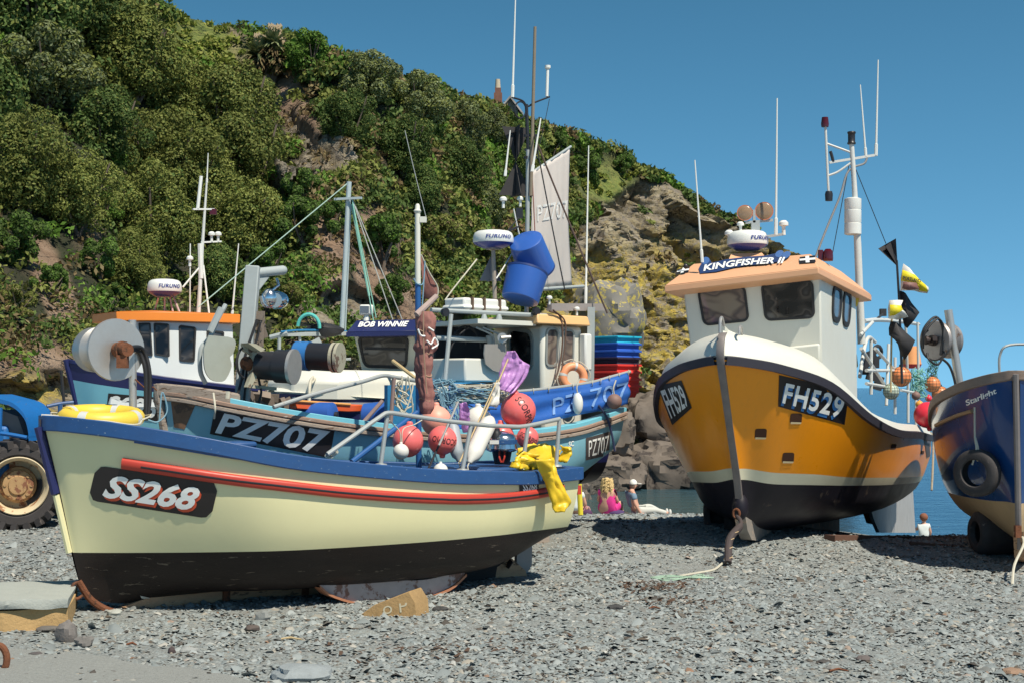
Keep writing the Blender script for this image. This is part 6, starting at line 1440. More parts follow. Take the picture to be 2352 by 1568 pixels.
    g = M(); g.box(a(2028, 718, .4), (.10, .08, .12)); g.tube([a(2010, 735, .4), a(2028, 722, .4)], .02, 6); g.ob('deck_light', mat('dark_gear', (.04, .04, .045)), B)
    g = M(); g.tube(crv([a(2118, 985, 1.2), a(2142, 1000, 1.35), a(2143, 1060, 1.38), a(2140, 1125, 1.38)], 5), .016, 8); g.ob('hanging_rope', mat('striped_rope', (.4, .36, .28), .9, var=.8, scale=25), B)
    g = M(); q = [(2121, 1000), (2140, 1003), (2140, 1045), (2128, 1050)]; decal('name_board', mat('grey_board', (.07, .06, .06)), B, H.hit, q, plate_shape(3, 3), .006)
    g = M(); q = [(1962, 676), (1972, 680), (1966, 705), (1960, 700)]; g.prism([V(u, v, 17.2) for u, v in [(1960, 672), (1976, 676), (1970, 702), (1962, 708)]], (0, .06, 0)); g.ob('yellow_cover', OIL, B)
    return B, H
FHB, FHH = boat_fh()
# props: tyres and baulks holding the orange boat
def tyre(name, label, c, ax, Ro, Ri, w, cat='tyre', group=None, lugs=0, mt=TYRE):
    c = Vector(c); ax = Vector(ax).normalized(); o = T(name, label, cat, c, group); g = M()
    g.lathe(c - ax * w / 2, c + ax * w / 2, [(0.12, Ri), (0, Ri * 1.08), (-.02, (Ri + Ro) / 2), (.06, Ro * .95), (.2, Ro), (.8, Ro), (.94, Ro * .95), (1.02, (Ri + Ro) / 2), (1, Ri * 1.08), (.88, Ri)], 48)
    g.f = g.f[:-2] if len(g.f) > 48 * 9 else g.f; g.m = g.m[:len(g.f)]
    g.ob('casing', mt, o, smooth=50); return o
tyre('support_tyre', 'dark tyre under the left side of the orange boat', V(1665, 1188, 16.9), (1, .35, .1), .36, .2, .25, group='tyres propping the boats')
g = M(); p0 = CAMP + ray(1330 + 600, 1232) * (16.4 / ray(1930, 1232).y); g.beam(V(1905, 1238, 16.2), V(2080, 1240, 17.0), .16, .10); g.ob('timber_baulk', mat('dark_timber', (.12, .06, .04), .9, var=.4), None, label='dark red timber baulk lying under the keel of the orange boat', category='timber', loc=V(1905, 1238, 16.2))
g = M(); g.beam(V(2090, 1248, 16.1), V(2252, 1262, 16.0), .10, .05); g.ob('timber_plank', mat('dark_timber', (.12, .06, .04)), None, label='reddish plank on the shaded shingle between the two right hand boats', category='timber', loc=V(2090, 1248, 16.1))
# mooring rope hanging from the forefoot, wrapped in hose
c = FF.W(.70, 0, .38); e0 = CAMP + ray(1672, 1278) * (-EYE / ray(1672, 1278).z); e0.z = G(e0.x, e0.y) + .03
o = T('mooring_strop', 'taped rope strop hanging from the forefoot of the orange boat to the shingle', 'rope', e0)
pth = crv([c, c + Vector((.02, -.15, -.08)), e0 + Vector((.05, .2, .22)), e0], 5); g = M(); g.tube(pth, [.022] * 6 + [.04] * (len(pth) - 6), 10); g.ob('sleeve', mat('dark_sleeve', (.06, .045, .045), .8, var=.3, scale=9), o)
g = M()
for k in (8, 10, 12, 14): 
    pc = pth[min(k, len(pth) - 2)]; g.tube([pc + Vector((math.cos(a) * .043, math.sin(a) * .043, .012 * math.cos(a))) for a in [R(i * 30) for i in range(12)]], .006, 5, closed=True)
g.ob('tape_band', mat('tan_tape', (.5, .36, .2), .8), o)
def ground_px(u, v, dz=.012):
    d = ray(u, v); k = -EYE / d.z
    for _ in range(6):
        p = CAMP + d * k; k = (G(p.x, p.y) - EYE) / d.z
    p = CAMP + d * k; p.z += dz; return p
g = M(); g.tube(crv([e0, ground_px(1660, 1295), ground_px(1640, 1310), ground_px(1600, 1318), ground_px(1560, 1325)], 5), .012, 6); g.ob('rope_tail', ROPEW, o)
g = M()
for k in range(5): g.tube(crv([ground_px(1495 + 4 * k, 1328 + k), ground_px(1540, 1322 + 3 * k + rnd.uniform(-2, 2)), ground_px(1590 + 5 * k, 1330 - 2 * k + rnd.uniform(-3, 3)), ground_px(1640 - 6 * k, 1326 + rnd.uniform(-3, 3))], 5), .007, 5)
g.ob('rope_scrap', mat('pale_green_rope', (.35, .5, .38), .9, var=.5, scale=9), None, label='frayed pale green rope scraps lying on the open shingle', category='rope', loc=ground_px(1560, 1326))
# buoys, baskets and flags aft on the orange boat
BF = 'floats hung at the stern of the orange boat'
def netted(name, label, u, v, r, mt, b=1.0):
    p = FF.pix(u, v, b); rr = r * PXM(p.y); o = buoy(name, label, p, rr, mt, BF, cat='float'); g = M()
    for k in range(7):
        a = math.pi * k / 7; d = Vector((math.cos(a), math.sin(a), 0)); g.tube([p + (d * math.cos(t) + Vector((0, 0, 1)) * math.sin(t)) * rr * 1.015 for t in [2 * math.pi * i / 24 for i in range(24)]], .0028, 4, closed=True)
    for z in (-.6, -.25, .1, .45, .75):
        q = math.sqrt(1 - z * z); g.tube([p + Vector((math.cos(t) * q, math.sin(t) * q, z)) * rr * 1.015 for t in [2 * math.pi * i / 24 for i in range(24)]], .0028, 4, closed=True)
    g.ob('netting', mat('net_twine', (.12, .12, .08), .9), o); return o
netted('net_float', 'orange netted float nearest the white rails of the orange boat', 2070, 864, 23, ORB)
netted('net_float', 'white and green netted float below the orange netted one', 2047, 898, 18, mat('pale_green_float', (.5, .6, .5), .5, var=.2))
netted('net_float', 'upper orange netted float beside the hauler pole', 2142, 882, 18, ORB, .9)
netted('net_float', 'right orange netted float partly behind the blue bow', 2160, 905, 19, ORB, .9)
buoy('net_float', 'brown float with a shine under the green ropes', FF.pix(2104, 908, 1.05), 12 * PXM(18), mat('brown_buoy', (.22, .13, .11)), BF, cat='float')
buoy('net_float', 'small red float next to the brown float', FF.pix(2133, 914, 1.05), 10 * PXM(18), REDB, BF, cat='float')
buoy('net_float', 'small yellow float below the brown float', FF.pix(2112, 928, 1.05), 11 * PXM(18), mat('yellow_float', (.8, .35, .05), .5), BF, cat='float')
o = buoy('mooring_buoy', 'big crimson pear shaped buoy between the orange and the dark blue boat', FF.pix(2131, 952, 1.5), 32 * PXM(18), REDB, BF, sx=1.05, neck=(.1, -.1, -1))
rope_tangle(None, 'rope_tangle', ROPEG, FF.pix(2112, 880, .95), (.14, .08, .24), 16, .006, 21, .8, label='green ropes hanging in a bundle above the red pear buoy', category='rope', group='ropes hung at the stern of the orange boat')
rope_tangle(None, 'rope_tangle', mat('dark_green_rope', (.1, .25, .22), .9), FF.pix(2142, 850, .9), (.10, .06, .2), 12, .006, 22, .8, label='dark green ropes hanging from the net hauler pole', category='rope', group='ropes hung at the stern of the orange boat')
p = FF.pix(2094, 818, .6); o = T('basket', 'orange ribbed basket turned upside down behind the black flags', 'basket', p); k = PXM(18.2); g = M(); prf = [(0, 22 * k)]
for i in range(9): prf += [(i / 9 + .02, (22 + i * .9) * k), (i / 9 + .06, (23.2 + i * .9) * k)]
g.lathe(p + Vector((0, 0, 32 * k)), p - Vector((0, 0, 26 * k)), prf + [(1, 30 * k)], 28); g.ob('body', mat('orange_basket', (.78, .33, .12), .55, var=.2), o)
g = M(); g.lathe(p - Vector((0, 0, 38 * k)), p - Vector((0, 0, 25 * k)), [(0, 24 * k), (1, 31 * k)], 28); g.ob('red_rim', mat('red_plastic', (.6, .04, .04), .4), o)
def flagpoly(parent, name, pts, Y, mt, amp=.03, seed=1):
    P = [V(u, v, Y) for u, v in pts]; c = sum(P, Vector()) / len(P) + Vector((0, -amp, 0)); g = M(); n = len(P); m = [(P[i] + P[(i + 1) % n]) / 2 + Vector((0, amp * (1 if i % 2 else -1), 0)) for i in range(n)]
    g.add(P + m + [c], [f for i in range(n) for f in ((i, n + i, 2 * n), (n + i, (i + 1) % n, 2 * n))]); return g.ob(name, mt, parent, smooth=75, solid=.006)
Yd = 17.3
o = T('marker_pole', 'marker pole with black cone vanes and a yellow and white bag flag on top', 'flag pole', V(2072, 760, Yd), 'marker flag poles'); g = M(); g.tube([V(2072, 880, Yd), V(2066, 700, Yd), V(2060, 600, Yd), V(2040, 560, Yd)], [.016, .016, .014, .01], 8); g.ob('pole', BLACKP, o)
g = M(); tp = V(2062, 612, Yd)
for (a, b) in (((2018, 571), (2036, 562)), ((2034, 566), (2058, 548))): g.prism([tp, V(*a, Yd - .1), V(*b, Yd + .1)], (0, .02, 0))
g.prism([tp, V(2018, 571, Yd + .12), V(2058, 548, Yd - .05)], (0, .008, 0)); g.ob('cone_vane', FLAGB, o, smooth=0)
fw_ = flagpoly(o, 'bag_flag', [(2075, 606), (2098, 628), (2132, 660), (2130, 674), (2100, 668), (2068, 668)], Yd - .05, mat('white_bag', (.8, .8, .76), .5), .05)
flagpoly(fw_, 'yellow_print', [(2073, 620), (2102, 632), (2126, 655), (2131, 671), (2112, 668), (2110, 650), (2069, 645)], Yd - .14, mat('yellow_print', (.75, .62, .02), .5), .02)
flagpoly(fw_, 'dark_print', [(2075, 648), (2105, 650), (2112, 664), (2086, 667), (2072, 662)], Yd - .17, mat('brown_print', (.18, .08, .07), .6), .01)
decal('lettering', BOARD, fw_, plane_hit(V(2090, 640, Yd - .22), (0, -1, 0)), [(2074, 634), (2114, 642), (2116, 650), (2074, 644)], text2d('PORTLAND', .1, .03), .004)
flagpoly(o, 'black_flag', [(2068, 668), (2080, 674), (2112, 718), (2084, 754), (2076, 744), (2062, 700)], Yd + .02, FLAGB, .04)
o = T('marker_pole', 'bamboo marker pole with a small yellow and white bag and a black flag below', 'flag pole', V(2052, 860, Yd), 'marker flag poles'); g = M(); g.tube([V(2046, 900, Yd), V(2049, 690, Yd)], .012, 8); g.ob('pole', BAMBOO, o)
fb = flagpoly(o, 'bag_flag', [(2043, 690), (2074, 690), (2066, 706), (2086, 728), (2060, 735), (2041, 732)], Yd - .15, mat('white_bag', (.8, .8, .76)), .05)
flagpoly(fb, 'yellow_print', [(2044, 700), (2070, 702), (2074, 712), (2056, 724), (2043, 726)], Yd - .22, mat('yellow_print', (.75, .62, .02)), .02)
flagpoly(o, 'black_flag', [(2046, 738), (2062, 742), (2102, 782), (2078, 826), (2062, 790), (2042, 770)], Yd - .1, FLAGB, .05)
# ---------------------------------------------------------------- dark blue boat at the right edge
FD = Frame(5.03, 14.2, .3746, .927, -1)
def boat_st():
    W = FD.W; up = Vector((0, 0, 1)); d_ = lambda u, v, b=0: FD.pix(u, v, b)
    B = T('fishing_boat', 'dark blue boat with brown timber rail cut off by the right edge', 'boat', W(3, 0, -.1), 'fishing boats drawn up on the beach')
    st = [[(5.6, 0, .1), (5.6, .7, .18), (5.6, .95, .40), (5.6, 1.05, .75), (5.6, 1.08, 1.15)],
          [(4.2, 0, 0), (4.2, .72, .12), (4.2, 1.02, .42), (4.2, 1.12, .82), (4.2, 1.16, 1.22)],
          [(2.6, 0, .0), (2.6, .60, .2), (2.6, .88, .50), (2.6, 1.02, .92), (2.6, 1.08, 1.36)],
          [(1.5, 0, .05), (1.5, .40, .28), (1.45, .62, .54), (1.35, .80, 1.02), (1.25, .90, 1.57)],
          [(.8, 0, .10), (.78, .18, .32), (.74, .32, .56), (.6, .48, 1.1), (.5, .60, 1.72)],
          [(.42, 0, .18), (.40, .06, .36), (.36, .12, .58), (.24, .22, 1.15), (.14, .30, 1.81)],
          [(.22, 0, .3), (.20, .02, .42), (.18, .03, .58), (.1, .03, 1.15), (0, .04, 1.86)]]
    H = Hull(FD, st); n = H.m
    H.band('hull', 2 * n, 4 * n, ROYAL, B); H.band('hull_bottom', 0, 2 * n, mat('ochre_bottom', (.50, .36, .20), .6, var=.3, scale=3, spot=(.3, (.2, .12, .07), 6)), B)
    H.gunwale('gunwale', mat('brown_rail', (.26, .19, .15), .75, var=.4, scale=10, bump=.3, stretch=(1, 1, 4)), B, .12, .10, .03, .06)
    H.inner(B, mat('grimy_inner', (.08, .1, .11)), .7, .08)
    g = M(); g.tube([W(a, 0, z) for a, z in ((-.03, 1.88), (.07, 1.2), (.15, .6), (.19, .3), (.3, .12))], .032, 8); g.ob('stem_bar', mat('worn_stem', (.24, .21, .2)), B)
    g = M(); pl = [(.15, .3), (.35, .02), (1, -.1), (5.4, -.45), (5.4, .1), (1, .1), (.4, .2)]; g.prism([W(a, -.05, z) for a, z in pl], FD.n * .1); g.ob('keel', TAN, B)
    # rubbing bar on the near bow
    pth = on_hull(H, [(2153, 975), (2170, 966), (2195, 955), (2215, 948), (2236, 942)]); 
    if len(pth) > 3: strake('rubbing_bar', mat('tan_bar', (.36, .22, .12), .6, var=.3), B, pth, .04, .035)
    decal('lettering', LETW, B, H.hit, [(2218, 918), (2288, 889), (2291, 906), (2222, 935)], text2d('Starlight', 0, .02, .95), .006, (0, 0, 1, 1))
    g = M(); r0 = V(2320, 792, 15.1); g.tube(crv([V(2296, 862, 15.1), V(2297, 815, 15.1), r0, r0 + Vector((.5, .25, 0)), r0 + Vector((1.1, 1.4, -.02))], 5), .014, 8); g.ob('bow_rail', STEEL, B)
    # net hauler on its pole
    Yh = 15.6; h_ = lambda u, v, y=Yh: V(u, v, y)
    g = M(); g.tube([h_(2206, 895), h_(2178, 712)], .045, 14); po = g.ob('hauler_pole', SSTEEL, B)
    ax = Vector((.82, .5, 0)).normalized(); c = h_(2146, 782); k = PXM(Yh)
    g = M(); g.lathe(c - ax * .0, c + ax * .26, [(0, .03), (0, 44 * k), (.12, 46 * k), (.2, 42 * k), (.4, 22 * k), (.62, 24 * k), (.8, 40 * k), (.95, 40 * k), (1, 36 * k), (1, 0)], 40); dr = g.ob('hauler_drum', mat('dull_steel', (.36, .33, .32), .5, .6, var=.35, spot=(.35, (.2, .12, .08), 8)), po)
    g = M(); g.lathe(c - ax * .16, c - ax * .0, [(0, .045), (.2, .05), (.25, .03), (.6, .03), (.62, .055), (1, .06)], 14); g.box(c + Vector((-.02, -.05, .02)), (.05, .1, .05)); g.ob('hydraulic_motor', mat('oily_motor', (.07, .05, .045), .5, .4, var=.3), dr)
    g = M()
    for k2, (a, b) in enumerate((((2118, 790), (2150, 728)), ((2120, 800), (2165, 735)), ((2130, 810), (2172, 820)))):
        g.tube(crv([h_(a[0], a[1], Yh - .15), h_(a[0] + 4, a[1] - 35 + 50 * (k2 == 2), Yh - .2), h_(2150 + 3 * k2, 728 + 4 * k2 + 100 * (k2 == 2), Yh - .15), h_(2166 + k2 * 3, 760 + 40 * (k2 == 2), Yh - .1), h_(2160, 815, Yh - .1)], 5), .013, 6)
    g.tube(crv([h_(2160, 820, Yh - .1), h_(2180, 838, Yh - .1), h_(2192, 870, Yh - .1), h_(2198, 905, Yh - .1)], 4), .014, 6); g.tube([h_(2120 + 30 * math.cos(a) + 26, 790 + 36 * math.sin(a), Yh - .12) for a in [R(60 + 14 * i) for i in range(14)]], .012, 6); g.ob('hydraulic_hose', BLACKR, po)
    g = M(); g.tube([W(.5, -.6, 1.75), d_(2282, 950, -.62), d_(2282, 985, -.66)], .005, 5); g.ob('thin_line', ROPEW, B)
    g = M(); p = W(.2, 0, .3); e = ground_px(2325, 1345); g.tube(crv([p + up * .12, p, p + Vector((.0, -.15, -.1)), e.lerp(p, .35), e], 4), .013, 6); g.ob('bow_rope', ROPEW, B)
    g = M(); c = p; g.box(c + Vector((-.02, -.03, -.0)), (.06, .06, .12)); g.ob('shackle', RUST, B)
    return B, H
STB, STH = boat_st()
h, nn = STH.hit(2279, 1072); k = PXM(h.y)
ty = tyre('fender_tyre', 'black tyre hung on a rope as a fender on the dark blue boat', h + nn * .19, Vector((-.72, -.69, 0)), 54 * k, 30 * k, .15)
g = M(); t0 = h + nn * .20 + Vector((-.01, 0, 50 * k)); g.tube(crv([t0 + Vector((-.03, 0, -.14)), t0 + Vector((0, -.04, .02)), t0 + Vector((0, 0, .15)), t0 + Vector((0, 0, .45))], 4), .010, 6); g.tube(crv([t0 + Vector((.03, .02, -.10)), t0 + Vector((.02, -.04, .02)), t0 + Vector((0, 0, .15))], 4), .010, 6); g.ob('lanyard', ROPEW, ty)
tyre('support_tyre', 'big dark tyre under the keel of the dark blue boat', V(2285, 1222, 15.6), (1, .1, 0), .24, .12, .45, group='tyres propping the boats')
# ---------------------------------------------------------------- boat with orange cabin roof, far left
FC = Frame(-5.31, 17, .8, .6, -1)
def boat_sc():
    W = FC.W; up = Vector((0, 0, 1)); c_ = lambda u, v, b=0: FC.pix(u, v, b)
    B = T('fishing_boat', 'blue and white boat with orange cabin roof behind the steel hauler on the left', 'boat', W(3, 0, .1), 'fishing boats drawn up on the beach')
    st = [[(5.8, 0, .5), (5.8, .6, .6), (5.8, .9, .85), (5.8, 1.05, 1.2), (5.8, 1.08, 1.5)],
          [(4, 0, .3), (4, .75, .45), (4, 1.0, .8), (4, 1.15, 1.2), (4, 1.2, 1.55)],
          [(2.2, 0, .3), (2.2, .6, .5), (2.2, .85, .85), (2.2, 1.02, 1.3), (2.2, 1.1, 1.70)],
          [(1.1, 0, .35), (1.1, .3, .55), (1.05, .5, .9), (.95, .66, 1.4), (.9, .76, 1.86)],
          [(.5, 0, .45), (.48, .1, .65), (.44, .2, .95), (.36, .32, 1.45), (.3, .40, 1.98)],
          [(.30, 0, .55), (.28, .02, .7), (.24, .03, .95), (.12, .03, 1.5), (0, .04, 2.06)]]
    H = Hull(FC, st); n = H.m
    H.band('hull', n * 2, 4 * n - 2, mat('sky_blue_hull', (.20, .50, .60), .45, var=.1, streak=.05), B); H.band('hull_bottom', 0, 2 * n, ANTIF, B); H.band('navy_topside', 4 * n - 2, 4 * n, NAVY, B)
    H.gunwale('gunwale', NAVY, B, .08, .05, .02, .02); H.topdeck('deck', WHITEP, B, 0, None, -.05, .05)
    g = M(); g.tube([W(-.02, 0, 2.08), W(.13, 0, 1.5), W(.25, 0, .95), W(.35, 0, .5)], .04, 8); g.ob('stem_post', NAVY, B)
    g = M(); g.tube([W(-.08, .0, 1.95), W(-.02, .05, 1.2), W(0, .05, .9)], .02, 6); g.ob('stem_rope', BLACKR, B)
    q = [(249, 902), (368, 912), (362, 968), (244, 950)]; bd = decal('name_board', BOARD, B, H.hit, q, plate_shape(8, 4), .006); decal('lettering', LETW, bd, H.hit, q, text2d('SC25', .1, .03), .012, (.04, .12, .95, .92))
    rz = Matrix.Rotation(math.atan2(FC.d.y, FC.d.x), 3, 'Z')
    for a in (1.5, 4.2):
        g = M(); g.box(W(a, 0, .25), (.3, .9, .5), rz); g.ob('cradle_block', WOOD, B)
    # cabin
    b1 = .62; zc = 1.5
    def cp(u, v, b): return c_(u, v, b)
    P = [cp(338, 742, b1), cp(382, 742, b1 + .02), cp(456, 752, b1 + .04), cp(530, 760, b1 + .04)]
    nose = cp(318, 742, .0); fl = W(0, 0, 0)
    near_top = [cp(378, 738, b1), cp(535, 758, b1)]; a0 = (near_top[0] - FC.o).dot(FC.d); a1 = (near_top[1] - FC.o).dot(FC.d); zt = near_top[0].z
    def Wc(a, b, z): return W(a, b, z)
    top = [Wc(a1, b1, zt), Wc(a0, b1, zt), Wc(a0 - .42, .36, zt), Wc(a0 - .42, -.36, zt), Wc(a0, -b1, zt), Wc(a1, -b1, zt)]
    bot = [Wc(a1, b1 + .08, zc), Wc(a0 - .1, b1 + .08, zc), Wc(a0 - .60, .40, zc), Wc(a0 - .60, -.40, zc), Wc(a0 - .1, -b1 - .08, zc), Wc(a1, -b1 - .08, zc)]
    g = M(); g.hexa(bot, top); cb = g.ob('cabin', mat('cabin_white', (.62, .65, .65), .45, var=.08, streak=.04), B, bevel=.015)
    rt = [p + (p - W((a0 + a1) / 2, 0, zt)).normalized() * .10 for p in top]; g = M(); g.hexa([p + up * .0 for p in rt], [p + up * .11 for p in rt]); cen = sum(rt, Vector()) / 6 + up * .16; k = len(g.v); g.add([p + up * .111 for p in rt] + [cen], [(i, (i + 1) % 6, 6) for i in range(6)]); rf = g.ob('roof', ORANGER, cb, bevel=.008)
    hs_ = quad_plane(top[0], top[1], bot[0]); hf = quad_plane(top[1], top[2], bot[1])
    window(cb, hs_, [(410, 746), (450, 752), (446, 832), (411, 829)], .1, .15); window(cb, hs_, [(474, 757), (514, 762), (512, 792), (474, 788)], .14, .15)
    window(cb, hf, [(353, 742), (389, 744), (390, 820), (356, 815)], .1, .12); window(cb, hf, [(318, 742), (346, 742), (351, 818), (324, 812)], .12, .12)
    rc = c_(378, 668, .1); radar(B, rc, 38 * PXM(rc.y), 26 * PXM(rc.y), yaw=-.1)
    g = M(); 
    for (u, v) in ((352, 718), (378, 722), (400, 724), (416, 720)): g.tube([c_(u, v + 6, .1 + (u - 380) * .004), c_(378 + (u - 378) * .55, 684, .1)], .012, 6)
    g.ob('radar_stand', mat('pale_red_pipe', (.5, .35, .33), .6), B)
    g = M(); g.ball(c_(408, 726, .2), .10, 18, (1.3, 1, .5)); g.ob('roof_vent', WHITEG, rf)
    g = M(); g.tube([c_(455, 736, .1), c_(463, 590, .1), c_(475, 415, .1)], [.028, .022, .012], 8); ms = g.ob('mast', mat('white_pole', (.62, .63, .6)), B); whip(ms, c_(475, 420, .1), c_(478, 352, .1), .01)
    g = M(); g.tube([c_(454, 480, .1), c_(462, 405, .1)], .022, 8); g.ob('vhf_aerial', WHITEG, ms); g = M(); g.beam(c_(443, 481, .1), c_(492, 481, .1), .03, .02); g.beam(c_(462, 557, .1), c_(508, 555, .1), .02, .02); g.tube([c_(462, 610, .1), c_(420, 660, .1)], .012, 6); g.tube([c_(467, 610, .1), c_(482, 735, .3)], .012, 6); g.ob('mast_bracket', WHITEG, ms); g = M(); g.tube([c_(462, 640, .1), c_(460, 560, .1)], .035, 8); g.ob('radar_reflector', WHITEG, ms)
    g = M(); g.box(c_(490, 487, .1), (.08, .06, .07)); g.ob('red_lamp', mat('red_glass', (.08, .005, .01)), ms)
    for (u, v) in ((486, 556), (501, 556)): mushroom(ms, c_(u, v, .1), .13)
    g = M(); g.tube([c_(436, 730, .1), c_(437, 560, .1)], .008, 6); g.ob('whip_aerial', WHITEG, B); mushroom(B, c_(436, 612, .1), .13)
    whip(B, c_(532, 735, .3), c_(548, 560, .3), .013)
    return B
boat_sc()
# ---------------------------------------------------------------- navy and white boat in the middle row
FB = Frame(-2.78, 16.75, .78, .62, -1)
def boat_bw():
    W = FB.W; up = Vector((0, 0, 1)); b_ = lambda u, v, b=0: FB.pix(u, v, b)
    B = T('fishing_boat', 'navy boat with white foredeck and navy roofed wheelhouse behind the light blue boat', 'boat', W(2.4, 0, .1), 'fishing boats drawn up on the beach')
    st = [[(4.6, 0, .4), (4.6, .5, .5), (4.6, .72, .75), (4.6, .82, 1.15), (4.6, .85, 1.45)],
          [(3, 0, .3), (3, .6, .42), (3, .82, .75), (3, .9, 1.15), (3, .93, 1.5)],
          [(1.4, 0, .3), (1.4, .42, .48), (1.4, .62, .8), (1.35, .74, 1.2), (1.3, .78, 1.58)],
          [(.6, 0, .4), (.6, .2, .56), (.55, .34, .85), (.45, .46, 1.25), (.4, .54, 1.64)],
          [(.25, 0, .55), (.24, .06, .66), (.2, .12, .9), (.12, .22, 1.3), (.06, .32, 1.67)],
          [(.18, 0, .6), (.16, .02, .7), (.1, .03, .9), (.0, .03, 1.3), (-.06, .05, 1.68)]]
    H = Hull(FB, st); n = H.m
    H.band('hull', n * 2, 4 * n, NAVY, B); H.band('hull_bottom', 0, 2 * n, ANTIF, B); H.topdeck('deck', WHITEP, B, 0, None, .02, -.03, .05)
    rz = Matrix.Rotation(math.atan2(FB.d.y, FB.d.x), 3, 'Z')
    for a in (1.3, 3.4):
        g = M(); g.box(W(a, 0, .2), (.3, .9, .5), rz); g.ob('cradle_block', WOOD, B)
    # raised white cuddy
    g = M(); lo = [W(2.2, .74, 1.59), W(.45, .64, 1.61), W(.05, .3, 1.62), W(.05, -.3, 1.62), W(.45, -.64, 1.61), W(2.2, -.74, 1.59)]; mi = [p + up * .20 for p in lo]; mi = [W(0, 0, 0) + (p - W(0, 0, 0)) for p in mi]; cen = W(1.5, 0, 1.75); tp = [cen + (p - cen) * .86 + up * .15 for p in mi]
    g.grid([lo, mi, tp], closed=True); g.add(tp, [tuple(range(6))]); g.ob('foredeck_cuddy', WHITEP, B, bevel=.03)
    g = M(); g.beam(W(2.2, .75, 1.52), W(.45, .64, 1.55), .05, .05); g.beam(W(.45, .64, 1.55), W(.08, .3, 1.57), .05, .05); g.ob('rubbing_strake', mat('grey_strake', (.3, .3, .32), .6), B)
    g = M(); p = b_(722, 855, .0); g.tube(crv([b_(735, 850, .1), b_(722, 862, .3), b_(712, 880, .66), b_(710, 930, .76)], 5), .02, 6); g.tube(crv([b_(745, 850, .1), b_(730, 862, .3), b_(716, 880, .66)], 5), .012, 6); g.ob('lashing', ROPEW, B)
    # wheelhouse front seen square on
    YA, YB_ = 18.3, 18.3; tl, tr, br, bl = V(810, 760, 18.2), V(952, 760, 18.0), None, V(836, 875, 18.25); br = quad_plane(tl, tr, bl)(948, 880)[0]
    bk = Vector((.55, .85, 0)); low = (bl - tl).normalized() * .5
    g = M(); g.hexa([bl + low, br + low, br + low + bk, bl + low + bk], [tl, tr, tr + bk, tl + bk]); wh = g.ob('wheelhouse', mat('cream_cabin', (.60, .60, .50), .5, var=.1, streak=.05), B, bevel=.015)
    hf = quad_plane(tl, tr, bl); wn = window(wh, hf, [(820, 770), (940, 770), (935, 846), (836, 843)], .09, .22, BLACKR, GLASS)
    g = M(); a, b = hf(838, 800)[0], hf(930, 802)[0]; g.beam(a + Vector((0, -.02, 0)), b + Vector((0, -.02, 0)), .01, .03); g.ob('glazing_bar', BLACKR, wn)
    e = [V(795, 763, 17.8), V(972, 760, 17.6)]; e += [e[1] + bk * 1.25, e[0] + bk * 1.25]; r2 = [V(818, 736, 18.1), V(960, 734, 17.95)]; r2 += [r2[1] + bk * .8, r2[0] + bk * .8]
    g = M(); g.hexa([p - up * .055 for p in e], e); rf = g.ob('roof', NAVY, wh); g = M(); g.hexa([p + up * .001 for p in e], r2); g.ob('brow', NAVY, rf, bevel=.01)
    hb = quad_plane(e[0], e[1], r2[0]); decal('lettering', LETW, rf, hb, [(824, 740), (940, 738), (936, 751), (822, 752)], text2d('BOB WINNIE', .25, .03), .006, (0, 0, 1, 1))
    g = M(); c = V(842, 712, 18.1); g.box(c, (.17, .10, .13)); g.tube([c - up * .06, c - up * .16], [.03, .05], 10); sl_ = g.ob('searchlight', WHITEG, B, bevel=.02); g = M(); g.box(c + Vector((-.02, -.056, 0)), (.11, .01, .09)); g.ob('lens', mat('lens', (.12, .14, .17), .1), sl_)
    g = M(); g.tube([V(785, 760, 18.4), V(802, 418, 18.4)], .032, 10); g.beam(V(768, 458, 18.4), V(831, 455, 18.3), .03, .03); g.tube([V(793, 760, 18.4), V(806, 470, 18.4)], .010, 6); ms = g.ob('mast', mat('pale_blue_pole', (.42, .5, .52), .5, var=.2), B)
    for (u, v, y) in ((858, 738, 18.0), (864, 730, 18.1), (902, 735, 18.2), (925, 738, 18.3)): line(ms, 'stay', V(808, 455, 18.35), V(u, v, y), .007, ROPEG if u < 880 else mat('grey_line', (.4, .42, .4)))
    line(ms, 'forestay', V(800, 420, 18.4), V(455, 706, 17.4), .007, mat('pale_green_line', (.4, .55, .48))); line(ms, 'bundle', V(808, 470, 18.4), V(848, 680, 18.3), .016, ROPEG)
    # gallows and net ring
    g = M(); g.beam(V(648, 768, 17.3), V(800, 766, 18.0), .05, .05); g.tube([V(642, 768, 17.3), V(640, 840, 17.3)], .022, 8); g.tube([V(688, 768, 17.5), V(690, 810, 17.5)], .018, 8); g.beam(V(690, 805, 17.5), V(736, 782, 17.6), .03, .09); g.tube([V(620, 775, 17.3), V(660, 765, 17.3)], .03, 8); g.tube([V(770, 826, 17.9), V(806, 824, 17.9)], .016, 6); g.ob('deck_frame', GREYP, B)
    g = M(); g.tube(crv([V(645, 762, 17.25), V(700, 758, 17.5), V(796, 761, 18)], 4), .012, 6); g.ob('blue_hose', COVER, B)
    g = M(); g.tube([V(709 + 25 * math.cos(a), 752 + 30 * math.sin(a), 17.6) for a in [R(-175 + i * 15) for i in range(13)]], .022, 8); nr = g.ob('net_ring', mat('turquoise_hoop', (.1, .5, .45), .5, var=.3), B)
    q = random.Random(7); g = M()
    for i in range(26): a, b = q.uniform(0, 6.28), q.uniform(0, 6.28); g.tube([V(709 + 24 * math.cos(a), 752 + 27 * -abs(math.sin(a)), 17.6), V(735 + 20 * math.cos(b), 760 - 12 * abs(math.sin(b)), 17.7)], .005, 4)
    g.ob('netting', BLACKR, nr)
    g = M(); g.ball(V(745, 760, 17.8), .16, 14, (1.6, 1, .6)); 
    for i, p in enumerate(g.v): g.v[i] = p + Vector((0, 0, .05 * noise.noise(p * 9)))
